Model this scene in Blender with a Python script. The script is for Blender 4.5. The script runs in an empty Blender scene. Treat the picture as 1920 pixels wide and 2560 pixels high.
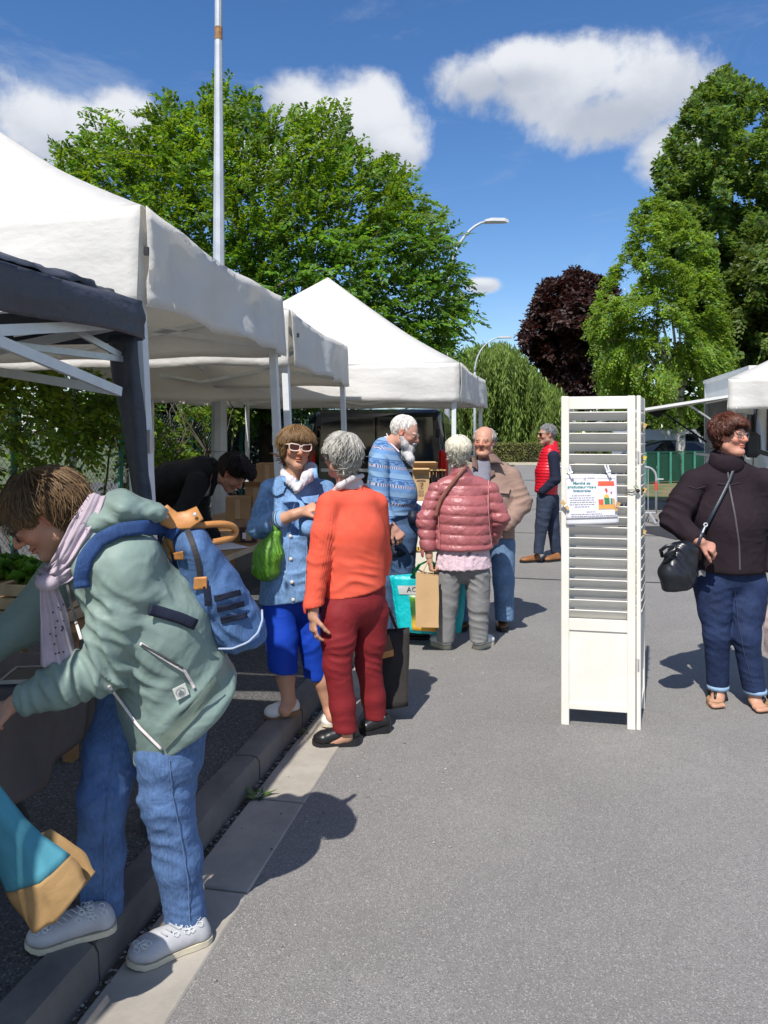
import bpy, math, random
import numpy as np
from mathutils import Vector

rng = np.random.default_rng(7)
random.seed(7)
scene = bpy.context.scene
C = scene.collection

# ------------------------------------------------------------------ camera
FPX, EYE, YH, CX = 1923.0, 1.55, 1095.0, 960.0     # focal length in photo pixels, eye height, horizon row
cam_d = bpy.data.cameras.new('camera')
cam_d.sensor_fit = 'AUTO'
cam_d.sensor_width = 36.0
cam_d.lens = FPX / 2560.0 * 36.0
cam_d.shift_y = -(1280.0 - YH) / 2560.0
cam_d.clip_start = 0.05
cam_d.clip_end = 6000
cam = bpy.data.objects.new('camera', cam_d)
cam.location = (0, 0, EYE)
cam.rotation_euler = (math.radians(90), 0, 0)
C.objects.link(cam)
scene.camera = cam

# ------------------------------------------------------------------ sun
SUN_AZ, SUN_EL = math.radians(20), math.radians(52)   # where the shadows point, height of the sun
sun_d = bpy.data.lights.new('sun', 'SUN')
sun_d.energy = 4.9
sun_d.angle = math.radians(0.53)
sun_d.color = (1.0, 0.955, 0.89)
sun = bpy.data.objects.new('sun', sun_d)
trav = Vector((math.cos(SUN_EL) * math.sin(SUN_AZ), math.cos(SUN_EL) * math.cos(SUN_AZ), -math.sin(SUN_EL)))
sun.rotation_euler = trav.to_track_quat('-Z', 'Y').to_euler()
C.objects.link(sun)

# ------------------------------------------------------------------ world: sky with cumulus
world = bpy.data.worlds.new('World')
scene.world = world
world.use_nodes = True
wn, wl = world.node_tree.nodes, world.node_tree.links
wn.clear()
def wnode(t, **kw):
    n = wn.new(t)
    for k, v in kw.items():
        setattr(n, k, v)
    return n
def wmath(op, a, b=None, clamp=False):
    n = wnode('ShaderNodeMath', operation=op, use_clamp=clamp)
    for i, x in enumerate((a, b)):
        if x is None: continue
        if isinstance(x, (int, float)): n.inputs[i].default_value = x
        else: wl.new(x, n.inputs[i])
    return n.outputs[0]
def wmix(fac, a, b):
    n = wnode('ShaderNodeMix', data_type='RGBA')
    for s, x in ((0, fac), (6, a), (7, b)):
        if isinstance(x, (int, float)): n.inputs[s].default_value = x
        elif isinstance(x, tuple): n.inputs[s].default_value = (*x, 1)
        else: wl.new(x, n.inputs[s])
    return n.outputs[2]
sky = wnode('ShaderNodeTexSky', sky_type='NISHITA')
sky.sun_disc = False
sky.sun_elevation = SUN_EL
sky.sun_rotation = math.pi + SUN_AZ
sky.altitude = 80
sky.air_density = 1.0
sky.dust_density = 0.35
sky.ozone_density = 2.2
hsv = wnode('ShaderNodeHueSaturation')
hsv.inputs['Saturation'].default_value = 1.26
hsv.inputs['Hue'].default_value = 0.507
hsv.inputs['Value'].default_value = 1.27
wl.new(sky.outputs[0], hsv.inputs['Color'])
tc = wnode('ShaderNodeTexCoord')
DIR = tc.outputs['Generated']
def wnoise(scale, detail, rough, vec=None, dist=0.0):
    n = wnode('ShaderNodeTexNoise')
    n.inputs['Scale'].default_value = scale
    n.inputs['Detail'].default_value = detail
    n.inputs['Roughness'].default_value = rough
    n.inputs['Distortion'].default_value = dist
    wl.new(vec if vec is not None else DIR, n.inputs['Vector'])
    return n.outputs['Fac']
nz = wnoise(7.0, 9, 0.58, None, 0.25)
nz2 = wnoise(20.0, 7, 0.62)
def pixdir(px, py):
    v = Vector(((px - CX) / FPX, 1.0, (YH - py) / FPX))
    return v.normalized()
# cumulus heads: centre (photo px), half width, half height (px)
heads = [(1400, 205, 260, 120), (1190, 205, 120, 95), (1300, 160, 160, 70), (1640, 215, 200, 130), (1700, 370, 150, 110), (1520, 290, 220, 100),
         (880, 325, 190, 130), (740, 280, 140, 110), (1000, 400, 90, 80), (680, 400, 150, 90),
         (150, 330, 230, 110), (310, 300, 120, 80), (-60, 400, 220, 110), (1205, 712, 55, 24),
         # the same fair weather sky goes on all round the place
         (2700, 250, 420, 170), (-1100, 180, 500, 180), (4300, -300, 700, 260)]
dens = None
lift = None
for (hx, hy, hw, hh) in heads:
    c = pixdir(hx, hy)
    e1 = Vector((c.y, -c.x, 0)).normalized()
    e2 = e1.cross(c).normalized()
    sc_ = c.y / FPX
    def dot(v):
        n = wnode('ShaderNodeVectorMath', operation='DOT_PRODUCT')
        wl.new(DIR, n.inputs[0]); n.inputs[1].default_value = v
        return n.outputs['Value']
    a = wmath('MULTIPLY', dot(e1), 1 / (hw * sc_))
    b = wmath('MULTIPLY', dot(e2), 1 / (hh * sc_))
    # flatter underside: squash below the centre
    q = wmath('SQRT', wmath('ADD', wmath('MULTIPLY', a, a), wmath('MULTIPLY', b, b)))
    front = wmath('GREATER_THAN', dot(c), 0.2)
    m = wmath('MULTIPLY', wmath('SUBTRACT', 1.0, q), front)
    m = wmath('MAXIMUM', m, -1.0)
    up = wmath('MULTIPLY', wmath('MAXIMUM', m, 0.0), b)
    dens = m if dens is None else wmath('SMOOTH_MAX', dens, m)
    if dens is not m: dens.node.inputs[2].default_value = 0.15
    lift = up if lift is None else wmath('ADD', lift, up)
d1 = wmath('ADD', wmath('MULTIPLY', wmath('SUBTRACT', nz, 0.5), 1.5), wmath('MULTIPLY', wmath('SUBTRACT', nz2, 0.5), 0.75))
d1 = wmath('ADD', dens, d1)
alpha = wnode('ShaderNodeMapRange', interpolation_type='SMOOTHSTEP')
wl.new(d1, alpha.inputs[0])
alpha.inputs[1].default_value = -0.02
alpha.inputs[2].default_value = 0.46
alpha.inputs[4].default_value = 0.97
# brightness of the cloud: bright heads, grey undersides
br = wmath('ADD', wmath('MULTIPLY', lift, 0.75), wmath('MULTIPLY', wmath('SUBTRACT', nz, 0.5), 0.9))
brr = wnode('ShaderNodeMapRange', interpolation_type='SMOOTHSTEP')
wl.new(br, brr.inputs[0])
brr.inputs[1].default_value = -0.32
brr.inputs[2].default_value = 0.30
cloud = wmix(brr.outputs[0], (4.4, 4.8, 5.6), (7.4, 7.6, 8.0))
# thin high streaks
mp = wnode('ShaderNodeMapping')
wl.new(DIR, mp.inputs['Vector'])
mp.inputs['Rotation'].default_value = (0.2, 0.5, 0.35)
mp.inputs['Scale'].default_value = (1.2, 1.0, 5.0)
ci = wnode('ShaderNodeMapRange', interpolation_type='SMOOTHSTEP')
wl.new(wnoise(3.2, 8, 0.66, mp.outputs[0], 0.6), ci.inputs[0])
ci.inputs[1].default_value = 0.52
ci.inputs[2].default_value = 0.80
ci.inputs[4].default_value = 0.30
col = wmix(ci.outputs[0], hsv.outputs[0], (5.0, 5.7, 6.8))
col = wmix(alpha.outputs[0], col, cloud)
bg = wnode('ShaderNodeBackground')
bg.inputs['Strength'].default_value = 0.10
wl.new(col, bg.inputs['Color'])
wo = wnode('ShaderNodeOutputWorld')
wl.new(bg.outputs[0], wo.inputs['Surface'])

# ------------------------------------------------------------------ exposure
vs = scene.view_settings
vs.view_transform = 'Standard'
vs.look = 'None'
vs.exposure = 0.22
vs.gamma = 1.0
vs.use_curve_mapping = False
scene.cycles.max_bounces = 6
scene.cycles.transparent_max_bounces = 12
scene.cycles.use_denoising = True
# ================================================================== helpers
def P(px, py, z):                       # a photo pixel at depth z metres
    return np.array([(px - CX) * z / FPX, z, EYE - (py - YH) * z / FPX])
def Gd(px, py, h=0.0):                  # a photo pixel on a level plane of height h
    return P(px, py, (EYE - h) * FPX / (py - YH))
RA = math.radians(10.9)                 # the road runs this far to the right of the view
RC, RS = math.cos(RA), math.sin(RA)
def R(u, v, h=0.0):                     # road frame: u across (right), v along, h up
    return np.array([u * RC + v * RS, -u * RS + v * RC, h])
RU, RV, UP = np.array([RC, -RS, 0]), np.array([RS, RC, 0]), np.array([0, 0, 1.0])

def nrm(v):
    v = np.asarray(v, float)
    return v / (np.linalg.norm(v) + 1e-12)

# ---- value noise
_tab = np.random.default_rng(3).random((32, 32, 32)).astype(np.float32) * 2 - 1
def vnoise(p):
    p = np.asarray(p, float)
    i = np.floor(p).astype(int)
    f = p - i
    f = f * f * (3 - 2 * f)
    r = 0
    for dx in (0, 1):
        for dy in (0, 1):
            for dz in (0, 1):
                w = (f[..., 0] if dx else 1 - f[..., 0]) * (f[..., 1] if dy else 1 - f[..., 1]) * (f[..., 2] if dz else 1 - f[..., 2])
                r = r + w * _tab[(i[..., 0] + dx) % 32, (i[..., 1] + dy) % 32, (i[..., 2] + dz) % 32]
    return r
def fbm(p, o=3):
    p = np.asarray(p, float)
    return sum(vnoise(p * 2 ** k + 11.3 * k) / 2 ** k for k in range(o))

# ---- materials
def lin(c):
    return tuple(((x / 255) / 12.92 if x / 255 <= 0.04045 else ((x / 255 + 0.055) / 1.055) ** 2.4) for x in c)
def sc3(c, s): return tuple(min(1.0, x * s) for x in c)
class NT:
    def __init__(s, name):
        s.m = bpy.data.materials.new(name); s.m.use_nodes = True
        s.n, s.l = s.m.node_tree.nodes, s.m.node_tree.links
        s.b = s.n['Principled BSDF']; s.out = s.n['Material Output']
        s.tc = s.n.new('ShaderNodeTexCoord')
    def coord(s, scale=(1, 1, 1), rot=(0, 0, 0), kind='Object'):
        mp = s.n.new('ShaderNodeMapping')
        s.l.new(s.tc.outputs[kind], mp.inputs['Vector'])
        mp.inputs['Scale'].default_value = scale; mp.inputs['Rotation'].default_value = rot
        return mp.outputs[0]
    def noise(s, scale, detail=4, rough=.55, vec=None, dist=0):
        n = s.n.new('ShaderNodeTexNoise')
        s.l.new(vec if vec is not None else s.tc.outputs['Object'], n.inputs['Vector'])
        n.inputs['Scale'].default_value = scale; n.inputs['Detail'].default_value = detail
        n.inputs['Roughness'].default_value = rough; n.inputs['Distortion'].default_value = dist
        return n.outputs['Fac']
    def voro(s, scale, vec=None, feat='F1', out='Distance'):
        n = s.n.new('ShaderNodeTexVoronoi'); n.feature = feat
        s.l.new(vec if vec is not None else s.tc.outputs['Object'], n.inputs['Vector'])
        n.inputs['Scale'].default_value = scale
        return n.outputs[out]
    def wave(s, scale, vec=None, dist=0, dscale=1, dirn='X', prof='SIN'):
        n = s.n.new('ShaderNodeTexWave'); n.bands_direction = dirn; n.wave_profile = prof
        s.l.new(vec if vec is not None else s.tc.outputs['Object'], n.inputs['Vector'])
        n.inputs['Scale'].default_value = scale; n.inputs['Distortion'].default_value = dist; n.inputs['Detail Scale'].default_value = dscale
        return n.outputs['Fac']
    def rng(s, x, a, b, c=0., d=1., smooth=True):
        n = s.n.new('ShaderNodeMapRange')
        if smooth: n.interpolation_type = 'SMOOTHSTEP'
        s.l.new(x, n.inputs[0])
        for i, v in enumerate((a, b, c, d)): n.inputs[1 + i].default_value = v
        return n.outputs[0]
    def math(s, op, a, b=None, c=None):
        n = s.n.new('ShaderNodeMath'); n.operation = op
        for i, x in enumerate((a, b, c)):
            if x is None: continue
            if isinstance(x, (int, float)): n.inputs[i].default_value = x
            else: s.l.new(x, n.inputs[i])
        return n.outputs[0]
    def mix(s, f, a, b, mode='MIX'):
        n = s.n.new('ShaderNodeMix'); n.data_type = 'RGBA'; n.blend_type = mode
        for i, x in ((0, f), (6, a), (7, b)):
            if isinstance(x, (int, float)): n.inputs[i].default_value = x
            elif isinstance(x, tuple): n.inputs[i].default_value = (*x[:3], 1)
            else: s.l.new(x, n.inputs[i])
        return n.outputs[2]
    def attr(s, name='Col'):
        n = s.n.new('ShaderNodeAttribute'); n.attribute_name = name
        return n.outputs['Color']
    def sep(s, vec=None):
        n = s.n.new('ShaderNodeSeparateXYZ')
        s.l.new(vec if vec is not None else s.tc.outputs['Object'], n.inputs[0])
        return n.outputs
    def bump(s, h, strength=.3, dist=.005, chain=None):
        n = s.n.new('ShaderNodeBump'); n.inputs['Strength'].default_value = strength; n.inputs['Distance'].default_value = dist
        s.l.new(h, n.inputs['Height'])
        if chain is not None: s.l.new(chain, n.inputs['Normal'])
        return n.outputs[0]
    def done(s, color=None, rough=.6, normal=None, metal=0., spec=.5, **kw):
        b = s.b
        def setv(k, x):
            if x is None: return
            if hasattr(x, 'is_linked') or hasattr(x, 'node'): s.l.new(x, b.inputs[k])
            elif isinstance(x, tuple): b.inputs[k].default_value = (*x[:3], 1)
            else: b.inputs[k].default_value = x
        setv('Base Color', color); setv('Roughness', rough); setv('Metallic', metal); setv('Specular IOR Level', spec)
        if normal is not None: s.l.new(normal, b.inputs['Normal'])
        for k, v in kw.items(): setv(k, v)
        return s.m
_mats = {}
def mat(name, c, rough=.65, var=.12, vs_=5., bump=.15, bs=70., metal=0., spec=.4, attr=False, bd=.004, aniso=None, **kw):
    if name in _mats: return _mats[name]
    t = NT(name)
    n1 = t.noise(vs_, 5, .6)
    f = t.rng(n1, .3, .7)
    colr = t.mix(f, sc3(c, 1 - var), sc3(c, 1 + var))
    if attr: colr = t.mix(1., colr, t.attr(), 'MULTIPLY')
    vec = t.coord(aniso) if aniso else None
    nb = t.bump(t.noise(bs, 3, .6, vec), bump, bd) if bump > 0 else None
    _mats[name] = t.done(colr, rough, nb, metal, spec, **kw)
    return _mats[name]

# ---- mesh collecting
class MB:
    def __init__(s): s.V, s.F, s.n, s.col, s.mi = [], [], 0, [], []
    def add(s, V, F, col=None, mi=0):
        V = np.asarray(V, float).reshape(-1, 3)
        s.V.append(V)
        F = [tuple(int(i) + s.n for i in f) for f in F]
        s.F += F; s.mi += [mi] * len(F)
        s.col.append(np.tile(np.asarray(col if col is not None else (1, 1, 1), float), (len(V), 1)))
        s.n += len(V)
        return s
    def box(s, c, size, ax=None, col=None, mi=0):
        ax = np.eye(3) if ax is None else np.asarray(ax, float)
        h = np.asarray(size, float) / 2
        V = [np.asarray(c, float) + ax[0] * h[0] * i + ax[1] * h[1] * j + ax[2] * h[2] * k for k in (-1, 1) for j in (-1, 1) for i in (-1, 1)]
        return s.add(V, [(0, 2, 3, 1), (4, 5, 7, 6), (0, 1, 5, 4), (2, 6, 7, 3), (0, 4, 6, 2), (1, 3, 7, 5)], col, mi)
    def bar(s, a, b, w, h, up=UP, col=None):
        a, b = np.asarray(a, float), np.asarray(b, float)
        d = nrm(b - a); x = nrm(np.cross(d, up)); y = np.cross(x, d)
        return s.box((a + b) / 2, (np.linalg.norm(b - a), w, h), (d, x, y), col)
    def cbox(s, c, size, bev, ax=None, col=None):
        """box with bevelled upright and level edges"""
        ax = np.eye(3) if ax is None else np.asarray(ax, float)
        h = np.asarray(size, float) / 2; c = np.asarray(c, float)
        V = []
        for sx in (-1, 1):
            for sy in (-1, 1):
                for sz in (-1, 1):
                    sg = np.array([sx, sy, sz])
                    for k in range(3):
                        q = sg * (h - bev); q[k] = sg[k] * h[k]
                        V.append(c + q @ ax)
        V = np.array(V)
        import itertools
        idx = {sg: i for i, sg in enumerate(itertools.product((-1, 1), repeat=3))}
        F = []
        for k in range(3):
            o = [i for i in range(3) if i != k]
            for sg in (-1, 1):
                q = []
                for (a, b) in ((-1, -1), (1, -1), (1, 1), (-1, 1)):
                    t = [0, 0, 0]; t[k] = sg; t[o[0]] = a; t[o[1]] = b
                    q.append(idx[tuple(t)] * 3 + k)
                F.append(tuple(q))
        for k in range(3):
            o = [i for i in range(3) if i != k]
            for a in (-1, 1):
                for b in (-1, 1):
                    t0 = [0, 0, 0]; t1 = [0, 0, 0]
                    t0[k], t1[k] = -1, 1
                    t0[o[0]] = t1[o[0]] = a; t0[o[1]] = t1[o[1]] = b
                    i0, i1 = idx[tuple(t0)] * 3, idx[tuple(t1)] * 3
                    F.append((i0 + o[0], i1 + o[0], i1 + o[1], i0 + o[1]))
        for i in range(8): F.append((i * 3, i * 3 + 1, i * 3 + 2))
        cen = V.mean(0); F2 = []
        for f in F:
            n = np.cross(V[f[1]] - V[f[0]], V[f[2]] - V[f[0]])
            F2.append(f if np.dot(n, V[list(f)].mean(0) - cen) > 0 else f[::-1])
        return s.add(V, F2, col)
    def tube(s, pts, r, n=8, cap=True, col=None, flat=None, up=None):
        pts = np.asarray(pts, float); m = len(pts)
        r = np.full(m, r) if np.isscalar(r) else np.asarray(r, float)
        fl = np.ones(m) if flat is None else (np.full(m, flat) if np.isscalar(flat) else np.asarray(flat))
        T = np.gradient(pts, axis=0)
        T /= np.linalg.norm(T, axis=1)[:, None] + 1e-12
        x = np.asarray(up, float) if up is not None else (UP if abs(T[0][2]) < .9 else np.array([1., 0, 0]))
        V = []
        for i in range(m):
            x = x if up is None else np.asarray(up, float)
            x = nrm(x - T[i] * np.dot(x, T[i])); y = np.cross(T[i], x)
            for k in range(n):
                a = 2 * math.pi * (k + .5) / n
                V.append(pts[i] + r[i] * (fl[i] * math.cos(a) * x + math.sin(a) * y))
        F = [(i * n + k, i * n + (k + 1) % n, (i + 1) * n + (k + 1) % n, (i + 1) * n + k) for i in range(m - 1) for k in range(n)]
        if cap: F += [tuple(range(n))[::-1], tuple((m - 1) * n + k for k in range(n))]
        return s.add(V, F, col)
    def grid(s, fn, nu, nv, col=None, thick=0., flip=False, mi=0):
        V = np.array([fn(i / nu, j / nv) for j in range(nv + 1) for i in range(nu + 1)], float)
        w = nu + 1
        F = [(j * w + i, j * w + i + 1, (j + 1) * w + i + 1, (j + 1) * w + i) for j in range(nv) for i in range(nu)]
        if flip: F = [f[::-1] for f in F]
        if thick:
            N = vnormals(V, F); n0 = len(V)
            V2 = np.vstack([V, V - N * thick])
            F2 = F + [tuple(q + n0 for q in f[::-1]) for f in F]
            rim = [i for i in range(w)] + [j * w + nu for j in range(1, nv + 1)] + [nv * w + i for i in range(nu - 1, -1, -1)] + [j * w for j in range(nv - 1, 0, -1)]
            for a, b in zip(rim, rim[1:] + rim[:1]):
                q = (a, a + n0, b + n0, b)
                F2.append(q if not flip else q[::-1])
            return s.add(V2, F2, col, mi)
        return s.add(V, F, col, mi)
    def prism(s, poly, d, col=None, mi=0):
        """polygon (3-D points, flat) pushed along vector d"""
        poly = np.asarray(poly, float); n = len(poly); d = np.asarray(d, float)
        V = np.vstack([poly, poly + d])
        F = [tuple(range(n))[::-1], tuple(range(n, 2 * n))] + [(i, (i + 1) % n, (i + 1) % n + n, i + n) for i in range(n)]
        nn = np.cross(poly[1] - poly[0], poly[2] - poly[1])
        if np.dot(nn, d) < 0: F = [f[::-1] for f in F]
        return s.add(V, F, col, mi)
    def ball(s, c, r, nu=12, nv=8, ax=None, col=None, mi=0):
        r = np.full(3, r) if np.isscalar(r) else np.asarray(r, float)
        ax = np.eye(3) if ax is None else np.asarray(ax, float)
        V = []
        for j in range(nv + 1):
            th = math.pi * j / nv
            for i in range(nu):
                ph = 2 * math.pi * i / nu
                V.append(np.asarray(c, float) + (np.array([math.sin(th) * math.cos(ph), math.sin(th) * math.sin(ph), math.cos(th)]) * r) @ ax)
        F = [(j * nu + i, (j + 1) * nu + i, (j + 1) * nu + (i + 1) % nu, j * nu + (i + 1) % nu) for j in range(nv) for i in range(nu)]
        return s.add(V, F, col, mi)
    def lathe(s, base, prof, n=16, axis=UP, col=None, ref=None):
        axis = nrm(axis); x = nrm(np.cross(axis, ref if ref is not None else (np.array([0, 1., 0]) if abs(axis[1]) < .9 else np.array([1., 0, 0])))); y = np.cross(axis, x)
        V = [np.asarray(base, float) + axis * h + r * (math.cos(2 * math.pi * k / n) * x + math.sin(2 * math.pi * k / n) * y) for (r, h) in prof for k in range(n)]
        m = len(prof)
        F = [(i * n + k, i * n + (k + 1) % n, (i + 1) * n + (k + 1) % n, (i + 1) * n + k) for i in range(m - 1) for k in range(n)]
        F += [tuple(range(n))[::-1], tuple((m - 1) * n + k for k in range(n))]
        return s.add(V, F, col)

def vnormals(V, F):
    N = np.zeros_like(V)
    Q = [f for f in F if len(f) == 4]; Tt = [f for f in F if len(f) == 3]
    for G_ in (Q, Tt):
        if not len(G_): continue
        G_ = np.asarray(G_)
        n = np.cross(V[G_[:, 2]] - V[G_[:, 0]], V[G_[:, -1]] - V[G_[:, 1]]) if G_.shape[1] == 4 else np.cross(V[G_[:, 1]] - V[G_[:, 0]], V[G_[:, 2]] - V[G_[:, 0]])
        for k in range(G_.shape[1]): np.add.at(N, G_[:, k], n)
    return N / (np.linalg.norm(N, axis=1)[:, None] + 1e-12)

def mesh_from(name, V, F, smooth=True, col=None, mi=None):
    me = bpy.data.meshes.new(name)
    V = np.ascontiguousarray(V, dtype=np.float32)
    if isinstance(F, np.ndarray):
        k = F.shape[1]; nf = len(F)
        me.vertices.add(len(V)); me.vertices.foreach_set('co', V.ravel())
        me.loops.add(nf * k); me.loops.foreach_set('vertex_index', F.astype(np.int32).ravel())
        me.polygons.add(nf)
        me.polygons.foreach_set('loop_start', np.arange(0, nf * k, k, dtype=np.int32))
        me.polygons.foreach_set('loop_total', np.full(nf, k, dtype=np.int32))
        me.update(calc_edges=True); me.validate()
    else:
        me.from_pydata([tuple(v) for v in V], [], [tuple(f) for f in F]); me.update()
    if smooth: me.polygons.foreach_set('use_smooth', np.ones(len(me.polygons), dtype=bool))
    if mi is not None: me.polygons.foreach_set('material_index', np.asarray(mi, dtype=np.int32))
    if col is not None:
        a = me.color_attributes.new('Col', 'FLOAT_COLOR', 'POINT')
        c4 = np.ones((len(V), 4), dtype=np.float32); c4[:, :3] = col
        a.data.foreach_set('color', c4.ravel())
    return me

class Thing:
    """a top-level object; V given in world space, stored about the origin"""
    def __init__(s, name, label=None, cat=None, origin=(0, 0, 0), group=None, kind=None, mesh=None, mat=None, smooth=True):
        s.o3 = np.asarray(origin, float)
        data = None
        if mesh is not None:
            data = s._mesh(name, mesh, mat, smooth)
        s.o = bpy.data.objects.new(name, data)
        s.o.location = tuple(s.o3)
        C.objects.link(s.o)
        if label: s.o['label'] = label
        if cat: s.o['category'] = cat
        if group: s.o['group'] = group
        if kind: s.o['kind'] = kind
    def _mesh(s, name, m, mt, smooth):
        if isinstance(m, MB):
            V = np.vstack(m.V); F = m.F; col = np.vstack(m.col); mi = m.mi
        else:
            V, F = m[0], m[1]; col = m[2] if len(m) > 2 else None; mi = m[3] if len(m) > 3 else None
        me = mesh_from(name, V - s.o3, F, smooth, col, mi)
        for q in (mt if isinstance(mt, (list, tuple)) else [mt]):
            if q is not None: me.materials.append(q)
        return me
    def part(s, name, m, mt, parent=None, smooth=False, kind=None, label=None, data=None):
        me = data if data is not None else s._mesh(name, m, mt, smooth)
        o = bpy.data.objects.new(name, me)
        C.objects.link(o)
        o.parent = parent if parent is not None else s.o
        if kind: o['kind'] = kind
        if label: o['label'] = label
        return o
def soften(o, ang=35):
    me = o.data
    me.polygons.foreach_set('use_smooth', np.ones(len(me.polygons), dtype=bool))
    try: me.set_sharp_from_angle(angle=math.radians(ang))
    except Exception: pass
    return o

def text_mesh(body, size, origin, xdir, ydir, depth=.0006, align='CENTER', shear=0.0, bold=0.0):
    cu = bpy.data.curves.new('lettering', 'FONT')
    cu.body = body; cu.size = size; cu.align_x = align; cu.align_y = 'CENTER'; cu.shear = shear; cu.offset = bold
    cu.resolution_u = 2
    ob = bpy.data.objects.new('lettering', cu); C.objects.link(ob)
    dg = bpy.context.evaluated_depsgraph_get()
    me = bpy.data.meshes.new_from_object(ob.evaluated_get(dg))
    co = np.zeros(len(me.vertices) * 3); me.vertices.foreach_get('co', co); co = co.reshape(-1, 3)
    F = [tuple(p.vertices) for p in me.polygons]
    bpy.data.objects.remove(ob); bpy.data.curves.remove(cu); bpy.data.meshes.remove(me)
    x, y = nrm(xdir), nrm(ydir)
    V = np.asarray(origin, float) + co[:, :1] * x + co[:, 1:2] * y
    return V, F
# ================================================================== ground, road, kerb, gutter
def asphalt(name, base, dark, spark, scale):
    t = NT(name)
    big = t.rng(t.noise(.9, 5, .6), .3, .72)
    mid = t.rng(t.noise(9, 5, .65), .3, .7)
    c = t.mix(big, sc3(base, .86), sc3(base, 1.1))
    c = t.mix(t.math('MULTIPLY', mid, .35), c, sc3(base, .8))
    st = t.rng(t.noise(.55, 7, .7, None, 1.2), .56, .68); c = t.mix(t.math('MULTIPLY', st, .30), c, sc3(base, .62))
    sp = t.rng(t.noise(3.1, 4, .6, None, .5), .69, .74); c = t.mix(t.math('MULTIPLY', sp, .35), c, sc3(base, .5))
    n = t.n.new('ShaderNodeTexVoronoi'); n.inputs['Scale'].default_value = scale
    t.l.new(t.tc.outputs['Object'], n.inputs['Vector'])
    sepc = t.sep(n.outputs['Color'])
    c = t.mix(t.rng(sepc[0], .62, .95), c, dark)
    c = t.mix(t.rng(sepc[1], .80, .97), c, spark)
    h = t.math('ADD', t.noise(scale * .9, 3, .6), t.math('MULTIPLY', n.outputs['Distance'], 1.2))
    return t.done(c, .88, t.bump(h, .55, .004), spec=.35)
M_road = asphalt('road_asphalt', (.240, .230, .217), (.16, .152, .143), (.35, .338, .315), 260)
M_walk = asphalt('pavement_asphalt', (.10, .097, .094), (.055, .053, .05), (.20, .195, .185), 150)
def concrete(name, base, stain):
    t = NT(name)
    f = t.rng(t.noise(3.5, 6, .65), .35, .7)
    c = t.mix(f, base, stain)
    sp = t.rng(t.noise(140, 3, .6), .62, .75)
    c = t.mix(t.math('MULTIPLY', sp, .5), c, sc3(base, .55))
    h = t.noise(110, 4, .65)
    return t.done(c, .9, t.bump(h, .35, .003), spec=.3)
M_gutter = concrete('gutter_concrete', (.40, .365, .31), (.30, .275, .235))
M_kerb = concrete('kerb_stone', (.19, .175, .155), (.125, .115, .105))
M_dirt = asphalt('gutter_grit', (.085, .075, .06), (.03, .028, .025), (.40, .37, .31), 70)

GU0, GU1 = -1.180, -0.947       # gutter slabs
KU0, KU1 = -1.335, -1.215       # kerb
KH = 0.105
def flat(us, vs_, h=0.0, step=None):
    return [R(us[0], vs_[0], h), R(us[1], vs_[0], h), R(us[1], vs_[1], h), R(us[0], vs_[1], h)]
g = MB().add(flat((-1500, 1500), (-60, 3000), -0.03), [(0, 1, 2, 3)])
t = NT('far_grass'); M_ground = t.done(t.mix(t.rng(t.noise(.4, 6, .6), .3, .7), (.06, .09, .03), (.11, .12, .05)), .95)
Thing('ground', kind='structure', mesh=g, mat=M_ground, smooth=False)
g = MB().add(flat((GU1 - .02, 14), (-8, 46), 0.0), [(0, 1, 2, 3)])
road = Thing('road', kind='structure', mesh=g, mat=M_road, smooth=False)
g = MB().add(flat((-14, KU0 + .01), (-8, 60), KH - .012), [(0, 1, 2, 3)])
Thing('pavement', kind='structure', mesh=g, mat=M_walk, smooth=False)
g = MB().add(flat((KU1 - .02, GU0 + .03), (-8, 46), -.012), [(0, 1, 2, 3)])
Thing('gutter_bed', kind='structure', mesh=g, mat=M_dirt, smooth=False)
# dark transverse joints sealed with bitumen across the road
M_tar = mat('joint_tar', (.03, .03, .03), .7, bump=.1)
for v in (8.62, 12.75, 17.0, 21.2, 25.4):
    mb = MB(); n = 60
    jit = [.02 * math.sin(k * .7) + rng.normal(0, .004) for k in range(n + 1)]
    mb.grid(lambda a, b: R(GU1 + .01 + a * 12, v + jit[int(round(a * n))] + (b - .5) * .035, .004), n, 1)
    road.part('road_joint', mb, M_tar)
# kerb stones and gutter slabs, one by one
kerb = Thing('kerb', kind='structure', origin=R(KU0, 2))
prof = [(KU0, -.06), (KU0, KH), (KU1 - .045, KH + .002), (KU1 - .018, KH - .006), (KU1 - .006, KH - .025), (KU1, -.06)]
vk, i = -1.95, 0
while vk < 40:
    L = .66 if vk < 14 else 1.98
    dv, du, dh = rng.normal(0, .002), rng.normal(0, .003), rng.normal(0, .003)
    mb = MB(); n = 5
    def kp(a, b, vk=vk, L=L, du=du, dh=dh):
        k = b * (len(prof) - 1); k0 = int(round(k))
        u, h = prof[k0]
        v = vk + .007 + a * (L - .014)
        e = .006 if (a < .02 or a > .98) and h > 0 else 0
        q = R(u + du, v, h + dh - e)
        w = .004 * vnoise(q * 14)
        return q + np.array([w, w * .5, w])
    mb.grid(kp, n, len(prof) - 1, flip=False)
    for a in (0, 1):
        mb.add([kp(a, k / (len(prof) - 1)) for k in range(len(prof))], [tuple(range(len(prof)))] if a == 0 else [tuple(range(len(prof)))[::-1]])
    soften(kerb.part('kerb_stone', mb, M_kerb), 40)
    vk += L; i += 1
gut = Thing('gutter', kind='structure', origin=R(GU0, 2))
vk = -1.45
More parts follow.
